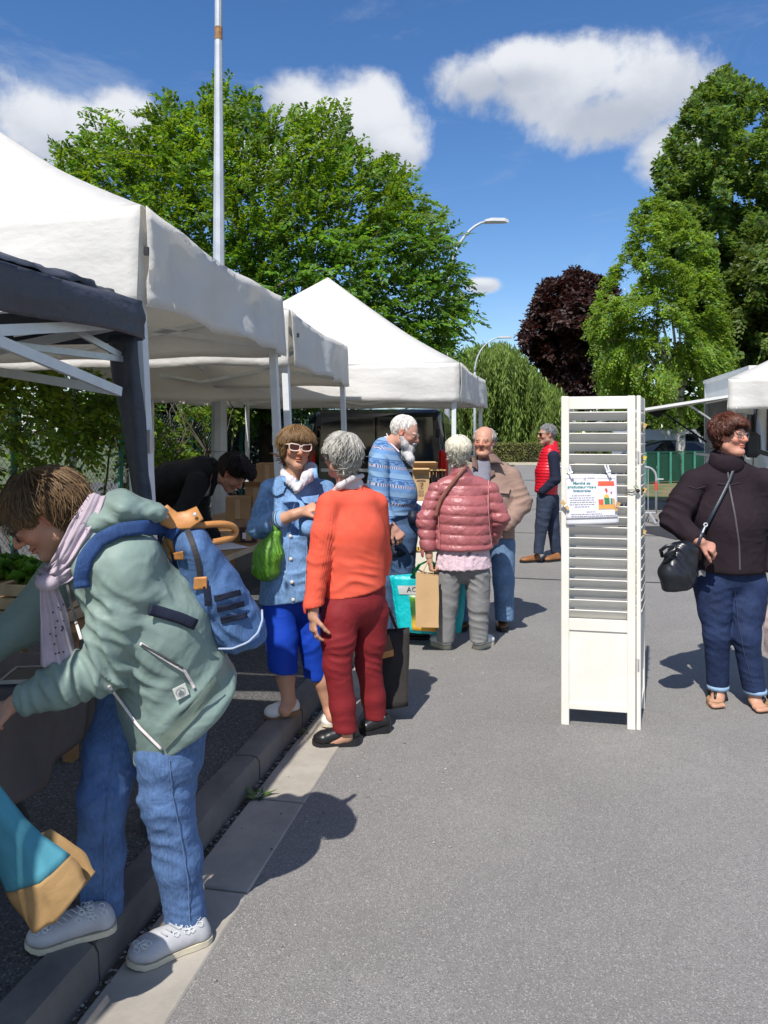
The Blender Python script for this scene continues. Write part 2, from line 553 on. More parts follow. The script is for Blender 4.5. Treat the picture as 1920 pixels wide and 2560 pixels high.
while vk < 40:
    L = .655 if vk < 14 else 1.965
    mb = MB()
    z0, z1 = .006 + rng.normal(0, .001), .008
    mb.cbox(R((GU0 + GU1) / 2 + rng.normal(0, .002), vk + L / 2, -.04), (GU1 - GU0, L - .012, .092 + rng.normal(0, .002)), .005, (RU, RV, UP))
    gut.part('gutter_slab', mb, M_gutter)
    vk += L
# grit and pebbles in the gap
mb = MB()
for k in range(420):
    v = rng.uniform(1.2, 7); u = rng.uniform(KU1 + .002, GU0 - .002) if rng.random() < .75 else rng.uniform(-1.2, -.3)
    r = rng.uniform(.002, .006) * (1.5 if rng.random() < .1 else 1)
    h = -.008 if u < GU0 else (.008 if u < GU1 else .002)
    mb.ball(R(u, v, h + r * .3), (r * rng.uniform(.8, 1.6), r, r * .7), 6, 4, col=np.full(3, rng.uniform(.5, 1.6)))
Thing('gravel', kind='stuff', label='loose grit and small pebbles lying along the kerb and gutter', cat='gravel', mesh=mb, mat=mat('pebble', (.30, .275, .235), .85, attr=True), origin=R(-1.2, 3))
# weeds in the gap by the kerb
M_weed = mat('weed_leaf', (.075, .15, .03), .5, .3, 30, attr=True)
def leafblade(mb, base, tip, w, nrmv, col):
    base, tip = np.asarray(base, float), np.asarray(tip, float)
    d = tip - base; s_ = nrm(np.cross(d, nrmv)) * w; n_ = nrm(nrmv) * w * .35
    m = base + d * .45
    mb.add([base, m + s_ - n_, tip, m - s_ - n_, m + n_ * .6], [(0, 1, 4), (1, 2, 4), (2, 3, 4), (3, 0, 4)], col)
for (u, v, s_, lab) in ((-1.16, 3.15, .7, 'dandelion like weed growing between kerb and gutter by the handbag shadow'), (-1.185, 2.45, .55, 'small weed in the kerb gap behind the grey shoe'), (-1.17, 3.88, .4, 'tiny weed in the kerb gap near the black shoe')):
    mb = MB()
    for k in range(int(26 * s_) + 8):
        a = rng.uniform(0, 2 * math.pi); L = rng.uniform(.05, .12) * s_
        b = R(u + rng.normal(0, .012) * s_, v + rng.normal(0, .02) * s_, .0)
        tip = b + np.array([math.cos(a) * L, math.sin(a) * L, rng.uniform(.01, .06) * s_])
        leafblade(mb, b, tip, L * .16, UP, np.full(3, rng.uniform(.6, 1.3)))
    Thing('weed', lab, 'weed', R(u, v), mesh=mb, mat=M_weed)
# dark flat patch laid on the road in front of the steel barrier
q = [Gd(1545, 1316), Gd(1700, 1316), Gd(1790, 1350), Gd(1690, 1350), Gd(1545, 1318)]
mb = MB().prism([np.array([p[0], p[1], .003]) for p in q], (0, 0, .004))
Thing('dark_patch', kind='structure', mesh=mb, mat=mat('patch_dark', (.035, .035, .04), .8, bump=.4, bs=150), smooth=False)
# verge behind the barrier
mb = MB().add([Gd(1560, 1242), Gd(1720, 1262), P(2300, 1262, Gd(0, 1262)[1]), R(22, 60, 0), R(4, 60, 0), Gd(1560, 1180)], [(0, 1, 2, 3, 4, 5)])
mb.V[0][:, 2] = .012
t = NT('verge'); Mv = t.done(t.mix(t.rng(t.noise(1.5, 6, .65), .42, .6), (.22, .15, .085), (.075, .13, .03)), .95)
Thing('verge', kind='structure', mesh=mb, mat=Mv, smooth=False)
# ================================================================== market tents
def fabric(name, c, trans=.25, tcol=None, rough=.6, stain=.12, bump=.25, bs=9., fine=400):
    t = NT(name)
    n = t.rng(t.noise(1.6, 6, .65), .45, .8)
    col_ = t.mix(t.math('MULTIPLY', n, stain), c, (.33, .27, .18))
    b1 = t.bump(t.noise(bs, 3, .5, t.coord((1, 1, 1.8))), bump, .02)
    b2 = t.bump(t.noise(fine, 2, .5), .12, .001, b1)
    t.done(col_, rough, b2, spec=.35)
    if trans > 0:
        tr = t.n.new('ShaderNodeBsdfTranslucent')
        tr.inputs['Color'].default_value = (*(tcol or c), 1)
        mx = t.n.new('ShaderNodeMixShader'); mx.inputs[0].default_value = trans
        t.l.new(t.b.outputs[0], mx.inputs[1]); t.l.new(tr.outputs[0], mx.inputs[2]); t.l.new(mx.outputs[0], t.out.inputs['Surface'])
    return t.m
M_tent = fabric('white_canvas', (.82, .81, .785), .40, (.86, .82, .73), .6, .2, .4)
M_dark = fabric('charcoal_canvas', (.062, .067, .085), .06, (.04, .04, .05), .5, .05, .5, 14.)
M_steel = mat('painted_steel', (.62, .65, .66), .45, .06, 12, .08, 60, .0, .5)
M_alu = mat('aluminium', (.55, .56, .57), .38, .08, 20, .05, 90, .55, .5)
M_black = mat('black_plastic', (.015, .015, .017), .5)
def L3(a, b, t): return np.asarray(a) * (1 - t) + np.asarray(b) * t
def build_tent(label, cor, hb, he, ha, M, apex_xy=None, posts=True, leans=None, sag=.05, seed=0, post_w=.045, wob=.012, truss=True, parts_side=(0, 1, 2, 3), nsub=14):
    cor = [np.array([c[0], c[1]]) for c in cor]
    cen = sum(cor) / 4 if apex_xy is None else np.asarray(apex_xy, float)
    T = Thing('market_tent', label, 'tent', (cen[0], cen[1], KH - .012), 'market tents along the pavement')
    he = he if hasattr(he, '__len__') else [he] * 4
    hb = hb if hasattr(hb, '__len__') else [hb] * 4
    top = np.array([cen[0], cen[1], ha])
    rs = np.random.default_rng(seed)
    off = rs.uniform(0, 50, 3)
    roof = MB(); n = nsub
    for k in range(4):
        A = np.array([*cor[k], he[k]]); B = np.array([*cor[(k + 1) % 4], he[(k + 1) % 4]])
        out = nrm(np.array([(B - A)[1], -(B - A)[0], 0]))
        def rp(a, t):
            q = L3(L3(A, B, a), top, t)
            q[2] -= sag * math.sin(math.pi * t) * (.5 + 2.0 * a * (1 - a)) * (1 - .3 * t)
            q[2] += .012 * fbm(q * 3 + off, 3) * min(1, 6 * a * (1 - a) + .15) * min(1, 5 * t)
            q[2] -= .03 * 4 * a * (1 - a) * (1 - t) ** 3
            return q
        roof.grid(rp, n, n, thick=.002, flip=True)
    ro = T.part('canopy', roof, M, smooth=True)
    for k in parts_side:
        A = np.array([*cor[k], he[k]]); B = np.array([*cor[(k + 1) % 4], he[(k + 1) % 4]])
        d = B - A
        out = nrm(np.array([d[1], -d[0], 0]))
        if np.dot(out[:2], (A[:2] + B[:2]) / 2 - cen) < 0: out = -out
        nn = 44
        def vp(a, t):
            q = L3(A, B, a)
            sg = .03 * 4 * a * (1 - a)
            hbot = hb[k] * (1 - a) + hb[(k + 1) % 4] * a
            q = q + np.array([0, 0, -sg])
            z = q[2] + (hbot - q[2] - .007 * math.sin(a * 19 + seed)) * t
            w = wob * t * (1.5 * math.sin(a * 9 + seed * 1.7) + 1.1 * math.sin(a * 23 + seed)) * min(1, 10 * a * (1 - a))
            q = np.array([q[0], q[1], z]) + out * (.012 + .02 * t + w + .018 * fbm(np.array([a * 6, t * 2.2, seed * 3.1]), 3))
            return q
        T.part('valance', MB().grid(vp, nn, 8, thick=.002), M, parent=ro, smooth=True)
    if posts:
        for k in range(4):
            c = L3(np.array([*cor[k], 0]), np.array([*cen, 0]), .035)
            ln = (0, 0) if leans is None else leans[k]
            base = np.array([c[0] + ln[0], c[1] + ln[1], KH - .012]); tp = np.array([c[0], c[1], he[k] - .02])
            mb = MB().bar(base, tp, post_w, post_w, RV)
            lg = T.part('leg', mb, M_steel)
            T.part('foot_plate', MB().box(base + np.array([0, 0, .004]), (.12, .12, .008)), M_steel, parent=lg)
            sl = L3(base, tp, .62)
            T.part('slider', MB().box(sl, (post_w * 1.25, post_w * 1.25, .09)), M_alu, parent=lg)
    if truss:
        hub = np.array([*cen, max(he) + .05])
        for k in range(4):
            A = L3(np.array([*cor[k], he[k] - .09]), top, .03); B = L3(np.array([*cor[(k + 1) % 4], he[(k + 1) % 4] - .09]), top, .03)
            A[2] = he[k] - .09; B[2] = he[(k + 1) % 4] - .09
            d_ = np.array([0, 0, .24]); mid = (A + B) / 2
            for (p, q) in ((A, mid - d_), (A - d_, mid), (B, mid - d_), (B - d_, mid)):
                T.part('scissor_bar', MB().bar(p, q, .016, .032), M_steel)
            p = mid - d_ * .5
            T.part('scissor_bar', MB().bar(p, hub, .016, .032), M_steel)
        T.part('hub', MB().lathe(hub - np.array([0, 0, .08]), [(.03, 0), (.05, .02), (.05, .09), (.02, .12)], 10), M_steel)
    return T, ro
def rc(u, v): return R(u, v)[:2]
TU = -1.50
# first white tent
c1 = P(356, 757, 2.95); c2 = P(700, 892, 4.95)
n1 = c1[:2]; f1 = c2[:2]
back = -RU[:2] * 3.0
tent1, tent1_roof = build_tent('white tent with scuffed corner, nearest of the white tents, lamp post rising behind it', [n1, f1, f1 + back, n1 + back], [2.06, 2.08, 2.08, 2.06], [2.44, 2.46, 2.46, 2.44], 3.34, M_tent, leans=[(.11, 0), (.11, 0), (0, 0), (0, 0)], seed=1, wob=.02, sag=.10)
# second, smaller in view
c1 = P(722, 912, 5.5); c2 = P(868, 966, 7.55)
n2, f2 = c1[:2], c2[:2]
tent2, _ = build_tent('second white tent in the row, between the nearest one and the peaked one', [n2, f2, f2 + back, n2 + back], [2.07, 2.06, 2.06, 2.07], [2.47, 2.45, 2.45, 2.47], 3.02, M_tent, leans=[(.10, 0), (.08, 0), (0, 0), (0, 0)], seed=2, wob=.02)
# third with the tall peak
c1 = P(1148, 1003, 8.0)[:2]; c2 = P(1213, 1016, 10.4)[:2]
tent3, _ = build_tent('white tent with a tall pointed peak over the beer stall and black van', [c1, c2, c2 + np.array([-3.25, .0]), c1 + np.array([-3.25, -.1])], [1.925, 1.95, 1.95, 1.93], [2.335, 2.33, 2.33, 2.335], 3.45, M_tent, apex_xy=P(820, 693, 9.1)[:2], leans=[(0, 0)] * 4, seed=4, sag=.14, wob=.015)
# charcoal tent in the foreground, at the left edge
c1 = P(345, 842, 2.78)[:2]
n0 = c1 - RV[:2] * 3.0
M_dk2 = M_dark
tent0, tent0_roof = build_tent('charcoal grey tent at the left edge with a tied back side curtain', [n0, c1, c1 + back, n0 + back], [1.88, 1.905, 1.9, 1.88], [2.03, 2.045, 2.04, 2.03], 2.62, M_dark, posts=False, seed=6, wob=.012, sag=.02, post_w=.03)
for q in (n0, n0 + back, c1 + back):
    tent0.part('leg', MB().bar(np.array([*L3(q, (n0 + c1 + 2 * back * .5) / 2, .03), KH - .012]), np.array([*L3(q, (n0 + c1 + 2 * back * .5) / 2, .03), 2.02]), .03, .03, RV), M_alu)
lg_ = P(320, 900, 2.90); tent0.part('leg', MB().bar(np.array([lg_[0] + .08, lg_[1], KH - .012]), np.array([lg_[0], lg_[1], 2.02]), .03, .03, RV), M_alu)
# extra crumpled cloth along its eave
def crum(a, t):
    A = np.array([*c1, 2.05]); B = np.array([*n0, 2.04])
    q = L3(A, B, .02 + a * .6) - RU * (.03 + .10 * t)
    q[2] += .03 * math.sin(math.pi * min(1, t * 1.0)) * (0.8 + .35 * vnoise(np.array([a * 7, 1.3, 2.2]))) + .010 * fbm(np.array([a * 22, t * 5, 4.]), 3)
    return q + RU * .02 * fbm(np.array([a * 20, t * 3, 9.]), 2)
tent0.part('rolled_cloth', MB().grid(crum, 70, 8, thick=.002), M_dark, parent=tent0_roof, smooth=True)
# its curtain leg: wide at the top, tied in at the foot
def curtain(a, t):
    top_l, top_r = P(268, 842, 2.88), P(344, 845, 2.80)
    bot_l, bot_r = P(338, 1250, 2.86), P(377, 1250, 2.82)
    q = L3(L3(top_l, bot_l, t ** 1.05), L3(top_r, bot_r, t), a)
    q += np.array([0, -1, 0]) * (.035 * math.sin(math.pi * a) + .01 * math.sin(a * 9 + t * 3)) * (1 - .5 * t)
    q += .006 * fbm(np.array([a * 3, t * 4, 2.]), 3) * np.array([1, 0, 0])
    return q
tent0.part('side_curtain', MB().grid(lambda a, t: curtain(a, t * 2.2) if t * 2.2 < 1 else curtain(a, 1.) + np.array([.02, 0, -1.0]) * (t * 2.2 - 1) * 1.05, 10, 44, thick=.003), M_dark, smooth=True)
# the bright braces under the dark tent
a_ = P(-60, 846, 2.25); b_ = P(168, 815, 2.60); c_ = P(300, 888, 2.80); d_ = P(0, 858, 2.42)
for (p, q) in ((a_, b_), (b_, c_), (d_, P(310, 898, 2.82))):
    tent0.part('brace', MB().bar(p, q, .014, .022), M_alu)
tent0.part('clamp', MB().tube([P(-20, 846, 2.3), P(32, 842, 2.33)], .02, 8), M_black)
# dark toggles hanging on the white tents' corners
for (px, py, z) in ((366, 628, 2.93), (745, 838, 5.5)):
    a = P(px, py, z - .06)
    T_ = tent1 if z < 4 else tent2
    T_.part('toggle', MB().box(a, (.018, .012, .03), None), M_black)

# white tent across the road, only its corner in view
c1 = P(1822, 1010, 11.0)[:2]
tent4, _ = build_tent('white tent corner across the road at the right edge, rippling in shade', [c1 + np.array([2.6, -1.5]), c1 + np.array([4.3, 1.4]), c1 + np.array([1.75, 2.9]), c1], [1.96, 1.96, 1.96, 1.95], [2.42, 2.42, 2.42, 2.40], 3.4, M_tent, seed=9, wob=.04, sag=.08)
# ================================================================== lamp posts, fence, vans, hedge
M_pole = mat('galvanised_post', (.43, .46, .50), .5, .12, 4, .12, 30, .15, .4)
M_rust = mat('rust_band', (.30, .16, .07), .8, .3, 20)
# lamp post behind the first tents
z0 = 8.6
base = P(549, 1290, z0); base[2] = KH - .012
lp = Thing('lamp_post', 'tall grey street lamp post rising behind the first white tent', 'lamp post', base)
def pole_pt(h): return np.array([base[0] - .002 * h, base[1], h])
mb = MB()
def octo(h, r): return [pole_pt(h) + r * np.array([math.cos(math.pi / 8 + k * math.pi / 4), math.sin(math.pi / 8 + k * math.pi / 4), 0]) for k in range(8)]
hs = [(KH - .012, .092), (1.20, .090), (1.95, .085), (2.02, .070), (4.0, .062), (6.0, .042)]
V = np.vstack([octo(h, r) for h, r in hs]); m = len(hs)
F = [(i * 8 + k, i * 8 + (k + 1) % 8, (i + 1) * 8 + (k + 1) % 8, (i + 1) * 8 + k) for i in range(m - 1) for k in range(8)] + [tuple((m - 1) * 8 + k for k in range(8))]
lp.part('shaft', MB().add(V, F), M_pole)
lp.part('access_seam', MB().add(np.vstack([octo(1.395, .0905), octo(1.40, .0905)]), [(k, (k + 1) % 8, (k + 1) % 8 + 8, k + 8) for k in range(8)]), M_black)
lp.part('rust_collar', MB().lathe(pole_pt(6.0), [(.045, 0), (.045, .14)], 10), M_rust)
lp.part('upper_shaft', MB().lathe(pole_pt(6.14), [(.043, 0), (.034, 2.6)], 10), M_pole)
arm = [pole_pt(8.7) + np.array([1.6 * (1 - math.cos(a)) * .9, 0, 1.0 * math.sin(a)]) for a in np.linspace(0, 1.5, 9)]
lp.part('arm', MB().tube(arm, .03, 8), M_pole)
lp.part('lamp_head', MB().cbox(arm[-1] + np.array([.3, 0, 0]), (.7, .25, .1), .03), M_pole)
def far_lamp(label, px_pole, px_tip, py_tip, z, hh=8.0):
    b = P(px_pole, 1095, z); b[2] = 0
    T = Thing('street_lamp', label, 'street lamp', b, 'street lamps far down the road')
    tip = P(px_tip, py_tip, z); h = tip[2]
    pts = [b, b + [0, 0, h * .72]] 
    d = tip[0] - b[0]
    cur = [np.array([b[0] + d * .78 * (1 - math.cos(a)), b[1], h * .72 + (h * .27) * math.sin(a)]) for a in np.linspace(0, 1.45, 12)]
    T.part('pole', MB().tube([b, b + [0, 0, 3], b + [0, 0, h * .72]], [.10, .085, .06], 10), M_pole, smooth=True)
    T.part('arm', MB().tube(cur, np.linspace(.055, .035, 12), 8), M_pole, smooth=True)
    e = cur[-1]
    mb = MB()
    L = tip[0] - e[0] + .1
    V = [e + np.array([x * L, y * .16 * w, zz]) for (x, w, zz) in ((-.1, .5, .03), (.2, 1, .06), (.8, .9, .06), (1, .5, .02)) for y in (-1, 1)]
    V += [v - np.array([0, 0, .09 if abs(i - 3.5) < 2.6 else .05]) for i, v in enumerate(V)]
    F = [(0, 2, 3, 1), (2, 4, 5, 3), (4, 6, 7, 5)]
    F += [tuple(q + 8 for q in f[::-1]) for f in F] + [(0, 8, 10, 2), (2, 10, 12, 4), (4, 12, 14, 6), (6, 14, 15, 7), (7, 15, 13, 5), (5, 13, 11, 3), (3, 11, 9, 1), (1, 9, 8, 0)]
    T.part('lamp_head', mb.add(V, F), mat('lamp_shell', (.6, .61, .62), .35, .05, 5, 0))
far_lamp('street lamp with curved arm showing just right of the big tree crown', 1118, 1262, 545, 22.5)
far_lamp('far street lamp with curved arm in front of the willow', 1187, 1276, 840, 44)

# chain link fence with green posts behind the stalls
FU = -4.75
fence = Thing('chain_link_fence', 'green chain link fence behind the stalls half hidden by climbing leaves', 'fence', R(FU, 8))
M_green = mat('green_post', (.05, .22, .15), .5, .15, 8)
M_wire = mat('wire', (.12, .17, .14), .5, bump=0)
for v in np.arange(2.6, 16, 1.9):
    p = fence.part('post', MB().tube([R(FU, v, KH - .05), R(FU, v, 1.95)], .03, 6), M_green)
for v in (4.5, 10.2, 12.1):
    fence.part('stay', MB().tube([R(FU, v + 1.1, KH), R(FU, v + .05, 1.7)], .022, 6), M_green)
mb = MB(); S = .075; r_ = .0022
for sgn in (-1, 1):
    for k in range(-24, 185):
        v0 = 2.4 + k * S; v1 = v0 + sgn * 1.75
        a, b = R(FU, v0, KH), R(FU + .004 * sgn, v1, KH + 1.75)
        if v1 < 2 or v1 > 16.5: continue
        mb.tube([a, b], r_, 3, cap=False)
fence.part('wire_mesh', mb, M_wire, kind='stuff')
for h in (.4, 1.1, 1.85):
    fence.part('tension_wire', MB().tube([R(FU, 2.4, h), R(FU, 16, h)], .003, 4), M_wire)

# pale house wall behind the fence, seen through the leaves
hz = R(-9.0, 9)
house = Thing('house', 'pale rendered wall glimpsed through the leaves behind the fence at left', 'house', R(-9.5, 7))
house.part('wall', MB().box(R(-11.5, 6.5, 1.35), (5, 6, 2.7), (RU, RV, UP)), mat('render_wall', (.62, .60, .55), .9, .1, 2))
rf = [R(-14.3, 3.2, 2.7), R(-8.7, 3.2, 2.7), R(-11.5, 3.2, 4.1)]
house.part('roof', MB().prism(rf, RV * 6.6), mat('roof_tile', (.22, .12, .09), .8, .2, 3))
wn_ = house.part('window', MB().box(R(-8.99, 5.6, 1.4), (.06, 1.0, 1.1), (RU, RV, UP)), mat('window_frame', (.7, .7, .68), .5))
house.part('pane', MB().box(R(-8.955, 5.6, 1.4), (.012, .84, .94), (RU, RV, UP)), mat('dark_glass', (.02, .025, .03), .08, bump=0), parent=wn_)

# ---- vehicles
M_vblack = mat('van_paint', (.006, .006, .008), .16, .05, 2, .0, spec=.6, **{'Coat Weight': .6})
M_glassd = mat('tinted_glass', (.012, .014, .018), .06, .1, 2, 0, spec=.6)
M_tyre = mat('tyre', (.015, .015, .015), .85)
M_rim = mat('rim', (.35, .36, .37), .35, .05, 5, 0, .7)
M_red = mat('tail_lens', (.55, .01, .012), .15, .1, 30, 0, **{'Coat Weight': .5})
M_chrome = mat('chrome_trim', (.6, .62, .64), .2, .05, 5, 0, .8)
M_grey = mat('van_grey', (.33, .36, .40), .3, .05, 2, 0, **{'Coat Weight': .5})
M_white_v = mat('van_white', (.75, .75, .73), .3, .04, 2, 0, **{'Coat Weight': .4})
def loft(mb, secs):
    n = len(secs[0]); m = len(secs)
    V = np.vstack(secs)
    F = [(i * n + k, i * n + (k + 1) % n, (i + 1) * n + (k + 1) % n, (i + 1) * n + k) for i in range(m - 1) for k in range(n)]
    F += [tuple(range(n))[::-1], tuple((m - 1) * n + k for k in range(n))]
    return mb.add(V, F)
def rrect(w0, w1, h0, h1, r, c, x, y, n=4):
    """upright section: bottom width w0, top width w1, rounded corners"""
    pts = []
    for (sx, sy, w, h) in ((1, -1, w0, h0), (1, 1, w1, h1), (-1, 1, w1, h1), (-1, -1, w0, h0)):
        a0 = {(1, -1): -90, (1, 1): 0, (-1, 1): 90, (-1, -1): 180}[(sx, sy)]
        for k in range(n + 1):
            a = math.radians(a0 + 90 * k / n)
            pts.append(c + x * (sx * (w / 2 - r) + r * math.cos(a)) + y * (h - sy * r + r * math.sin(a)))
    return np.array(pts)
def wheel(T, c, ax, r=.33, w=.2):
    ax = nrm(ax)
    t_ = T.part('wheel', MB().lathe(c - ax * w / 2, [(r * .6, 0), (r * .92, .0), (r, w * .15), (r, w * .85), (r * .92, w), (r * .6, w)], 20, ax), M_tyre)
    T.part('rim', MB().lathe(c - ax * w * .51, [(r * .2, -.005), (r * .58, 0), (r * .6, w * 1.02), (r * .2, w * 1.03)], 14, ax), M_rim, parent=t_)
# black van, its rear doors to the camera under the peaked tent
bx, by = (P(755, 1095, 10.75)[0] + P(1128, 1095, 10.75)[0]) / 2, 10.75
vd = nrm(np.array([.12, 1.0, 0])); vr = np.array([vd[1], -vd[0], 0])
vo = np.array([bx, by, 0.0])
van = Thing('parked_van', 'black van parked with its rear doors towards the stalls under the peaked tent', 'van', vo)
VW = 2.04
mb = MB()
secs = []
for (d, w0, w1, h0, h1) in ((0, VW - .06, VW - .34, .42, 1.90), (.05, VW, VW - .26, .38, 1.95), (.5, VW, VW - .24, .35, 1.98), (3.6, VW, VW - .26, .35, 1.96), (4.1, VW, VW - .5, .35, 1.55), (4.9, VW - .1, VW - .3, .38, 1.05), (5.0, VW - .3, VW - .4, .45, .95)):
    secs.append(rrect(w0, w1, h0, h1, .07, vo + vd * d, vr, UP))
soften(van.part('body', loft(MB(), secs), M_vblack), 40)
def onrear(x, h, o=.0):
    f = (h - .42) / 1.48
    return vo + vr * x + UP * h - vd * (.012 + o)
def rear_panel(x0, x1, h0, h1, taper0=1., taper1=1.):
    return [onrear(x0 * taper0, h0), onrear(x1 * taper0, h0), onrear(x1 * taper1, h1), onrear(x0 * taper1, h1)]
for (x0, x1) in ((-.84, -.02), (.02, .84)):
    d = van.part('rear_door', MB().prism(rear_panel(x0, x1, .55, 1.84, 1.0, .93), -vd * .02), M_vblack)
    w = .07 if x0 < 0 else -.07
    van.part('rear_window', MB().prism([p - vd * .021 for p in rear_panel(x0 + .03, x1 - .03, 1.22, 1.80, .98, .93)], -vd * .006), M_glassd, parent=d)
van.part('rear_trim', MB().box(onrear(0, 1.10, .03), (1.56, .02, .045), (vr, vd, UP)), M_chrome)
van.part('number_plate', MB().box(onrear(-.25, .86, .03), (.5, .012, .11), (vr, vd, UP)), M_white_v)
for s_ in (-1, 1):
    van.part('tail_light', MB().cbox(onrear(s_ * .935, 1.16, -.02), (.13, .10, .46), .03, (vr, vd, UP)), M_red)
    for h in (.75, 1.62):
        van.part('door_hinge', MB().cbox(onrear(s_ * .86, h, .015), (.05, .03, .10), .01, (vr, vd, UP)), M_black)
    for dd in (.85, 4.0):
        wheel(van, vo + vd * dd + vr * s_ * .92 + UP * .33, vr * s_)
for (d0, d1) in ((.35, 1.5), (1.65, 2.7), (2.8, 3.6)):
    wp = [vo + vd * d0 + vr * 1.025 + UP * 1.18, vo + vd * d1 + vr * 1.025 + UP * 1.18, vo + vd * d1 + vr * .925 + UP * 1.78, vo + vd * d0 + vr * .925 + UP * 1.78]
    van.part('side_window', MB().prism(wp, vr * .012), M_glassd)
van.part('bumper', MB().cbox(onrear(0, .48, .06), (1.98, .16, .24), .04, (vr, vd, UP)), M_black)

# white van at the right edge, facing the camera
wo_ = P(1905, 1095, 12.2); wo_[2] = 0
wd = nrm(np.array([.35, 1.0, 0])); wr = np.array([wd[1], -wd[0], 0])
wv = Thing('white_van', 'white van with black door mirror behind the woman in the dark fleece', 'van', wo_)
wc = wo_ + wr * .95
secs = []
for (d, w0, w1, h0, h1) in ((0, 1.7, 1.5, .35, .95), (.15, 1.95, 1.75, .3, 1.12), (.75, 2.0, 1.7, .3, 1.30), (1.5, 2.0, 1.66, .3, 2.2), (2.0, 2.0, 1.72, .3, 2.42), (5.4, 2.0, 1.74, .3, 2.42), (5.5, 1.9, 1.6, .35, 2.36)):
    secs.append(rrect(w0, w1, h0, h1, .07, wc + wd * d, wr, UP))
soften(wv.part('body', loft(MB(), secs), M_white_v), 40)
wv.part('windscreen', MB().prism([wc + wd * .72 + wr * -.80 + UP * 1.34, wc + wd * .72 + wr * .80 + UP * 1.34, wc + wd * 1.44 + wr * .70 + UP * 2.14, wc + wd * 1.44 - wr * .70 + UP * 2.14], nrm(np.cross(wr, wd * .72 + UP * .8)) * -.02 + UP * .04 - wd * .03), M_glassd)
wv.part('side_window', MB().prism([wc + wd * 1.1 - wr * 1.005 + UP * 1.28, wc + wd * 2.3 - wr * 1.005 + UP * 1.28, wc + wd * 2.3 - wr * .90 + UP * 2.0, wc + wd * 1.65 - wr * .90 + UP * 2.0], -wr * .02), M_glassd)
for d in (1.02, 2.42): wv.part('door_seam', MB().bar(wc + wd * d - wr * 1.008 + UP * .5, wc + wd * (d + .05) - wr * .90 + UP * 2.05, .012, .012), M_black)
mr = P(1880, 1112, 11.9)
wv.part('door_mirror', MB().cbox(mr, (.24, .14, .40), .06, (wr, wd, UP)), M_black)
wv.part('mirror_arm', MB().tube([mr + np.array([.1, .02, -.1]), mr + np.array([.42, .3, -.16])], .035, 8), M_black)
for s_ in (-1, 1):
    for dd in (.85, 4.4): wheel(wv, wc + wd * dd + wr * s_ * .9 + UP * .33, wr * s_)
    wv.part('headlight', MB().cbox(wc + wd * .12 + wr * s_ * .78 + UP * .85, (.26, .14, .26), .05, (wr, wd, UP)), M_glassd)

# food truck with its hatch propped open
fo = R(4.05, 15.4)
ft = Thing('food_truck', 'white food truck across the road with its serving hatch propped open', 'food truck', fo)
BX0, BX1, BY0, BY1 = 4.05, 6.3, 15.6, 19.5
M_ft = mat('truck_panel', (.70, .70, .68), .4, .05, 2, .03)
M_ftin = mat('truck_interior', (.33, .31, .30), .6, .1, 3)
def wbox(T, name, u0, u1, v0, v1, h0, h1, m, parent=None):
    return T.part(name, MB().box(R((u0 + u1) / 2, (v0 + v1) / 2, (h0 + h1) / 2), (u1 - u0, v1 - v0, h1 - h0), (RU, RV, UP)), m, parent=parent)
wbox(ft, 'floor', BX0, BX1, BY0, BY1, .55, .70, M_ft)
wbox(ft, 'roof', BX0 - .03, BX1 + .03, BY0 - .03, BY1 + .03, 2.84, 2.92, M_ft)
wbox(ft, 'end_wall', BX0, BX1, BY0, BY0 + .06, .70, 2.84, M_ft)
wbox(ft, 'end_wall', BX0, BX1, BY1 - .06, BY1, .70, 2.84, M_ft)
wbox(ft, 'side_wall', BX1 - .05, BX1, BY0 + .06, BY1 - .06, .70, 2.84, M_ftin)
wbox(ft, 'front_wall', BX0, BX0 + .05, BY0 + .06, BY1 - .06, .70, 1.15, M_ft)
wbox(ft, 'fascia', BX0, BX0 + .05, BY0 + .06, BY1 - .06, 2.36, 2.84, M_ft)
wbox(ft, 'counter', BX0 - .25, BX0 + .4, BY0 + .1, BY1 - .1, 1.15, 1.20, M_ft)
for v in (BY0 + .03, BY1 - .12): wbox(ft, 'corner_post', BX0 - .02, BX0 + .08, v, v + .09, .70, 2.84, M_alu)
hat = ft.part('hatch', MB().prism([R(BX0 - .01, BY0 + .1, 2.38), R(BX0 - .01, BY1 - .1, 2.38), R(BX0 - 2.05, BY1 - .1, 2.06), R(BX0 - 2.05, BY0 + .1, 2.06)], (0, 0, .05)), M_ft)
ft.part('hatch_lip', MB().prism([R(BX0 - 2.05, BY0 + .1, 2.06), R(BX0 - 2.05, BY1 - .1, 2.06), R(BX0 - 2.55, BY1 - .1, 1.90), R(BX0 - 2.55, BY0 + .1, 1.90)], (0, 0, .03)), M_ft, parent=hat)
ft.part('hatch_bracket', MB().prism([R(BX0 - .85, BY1 - .3, 2.24), R(BX0 - 1.35, BY1 - .3, 2.16), R(BX0 - 1.1, BY1 - .3, 2.02)], RV * .03), M_black, parent=hat)
for v, m_ in ((BY0 + .25, M_alu), (BY1 - .3, M_black)):
    ft.part('hatch_strut', MB().tube([R(BX0 - .02, v, 1.45), R(BX0 - 1.05, v, 2.2)], .022, 8), m_)
for v in (BY0 + .9, BY1 - .9): wheel(ft, R(BX0 + .12, v, .34), RU)

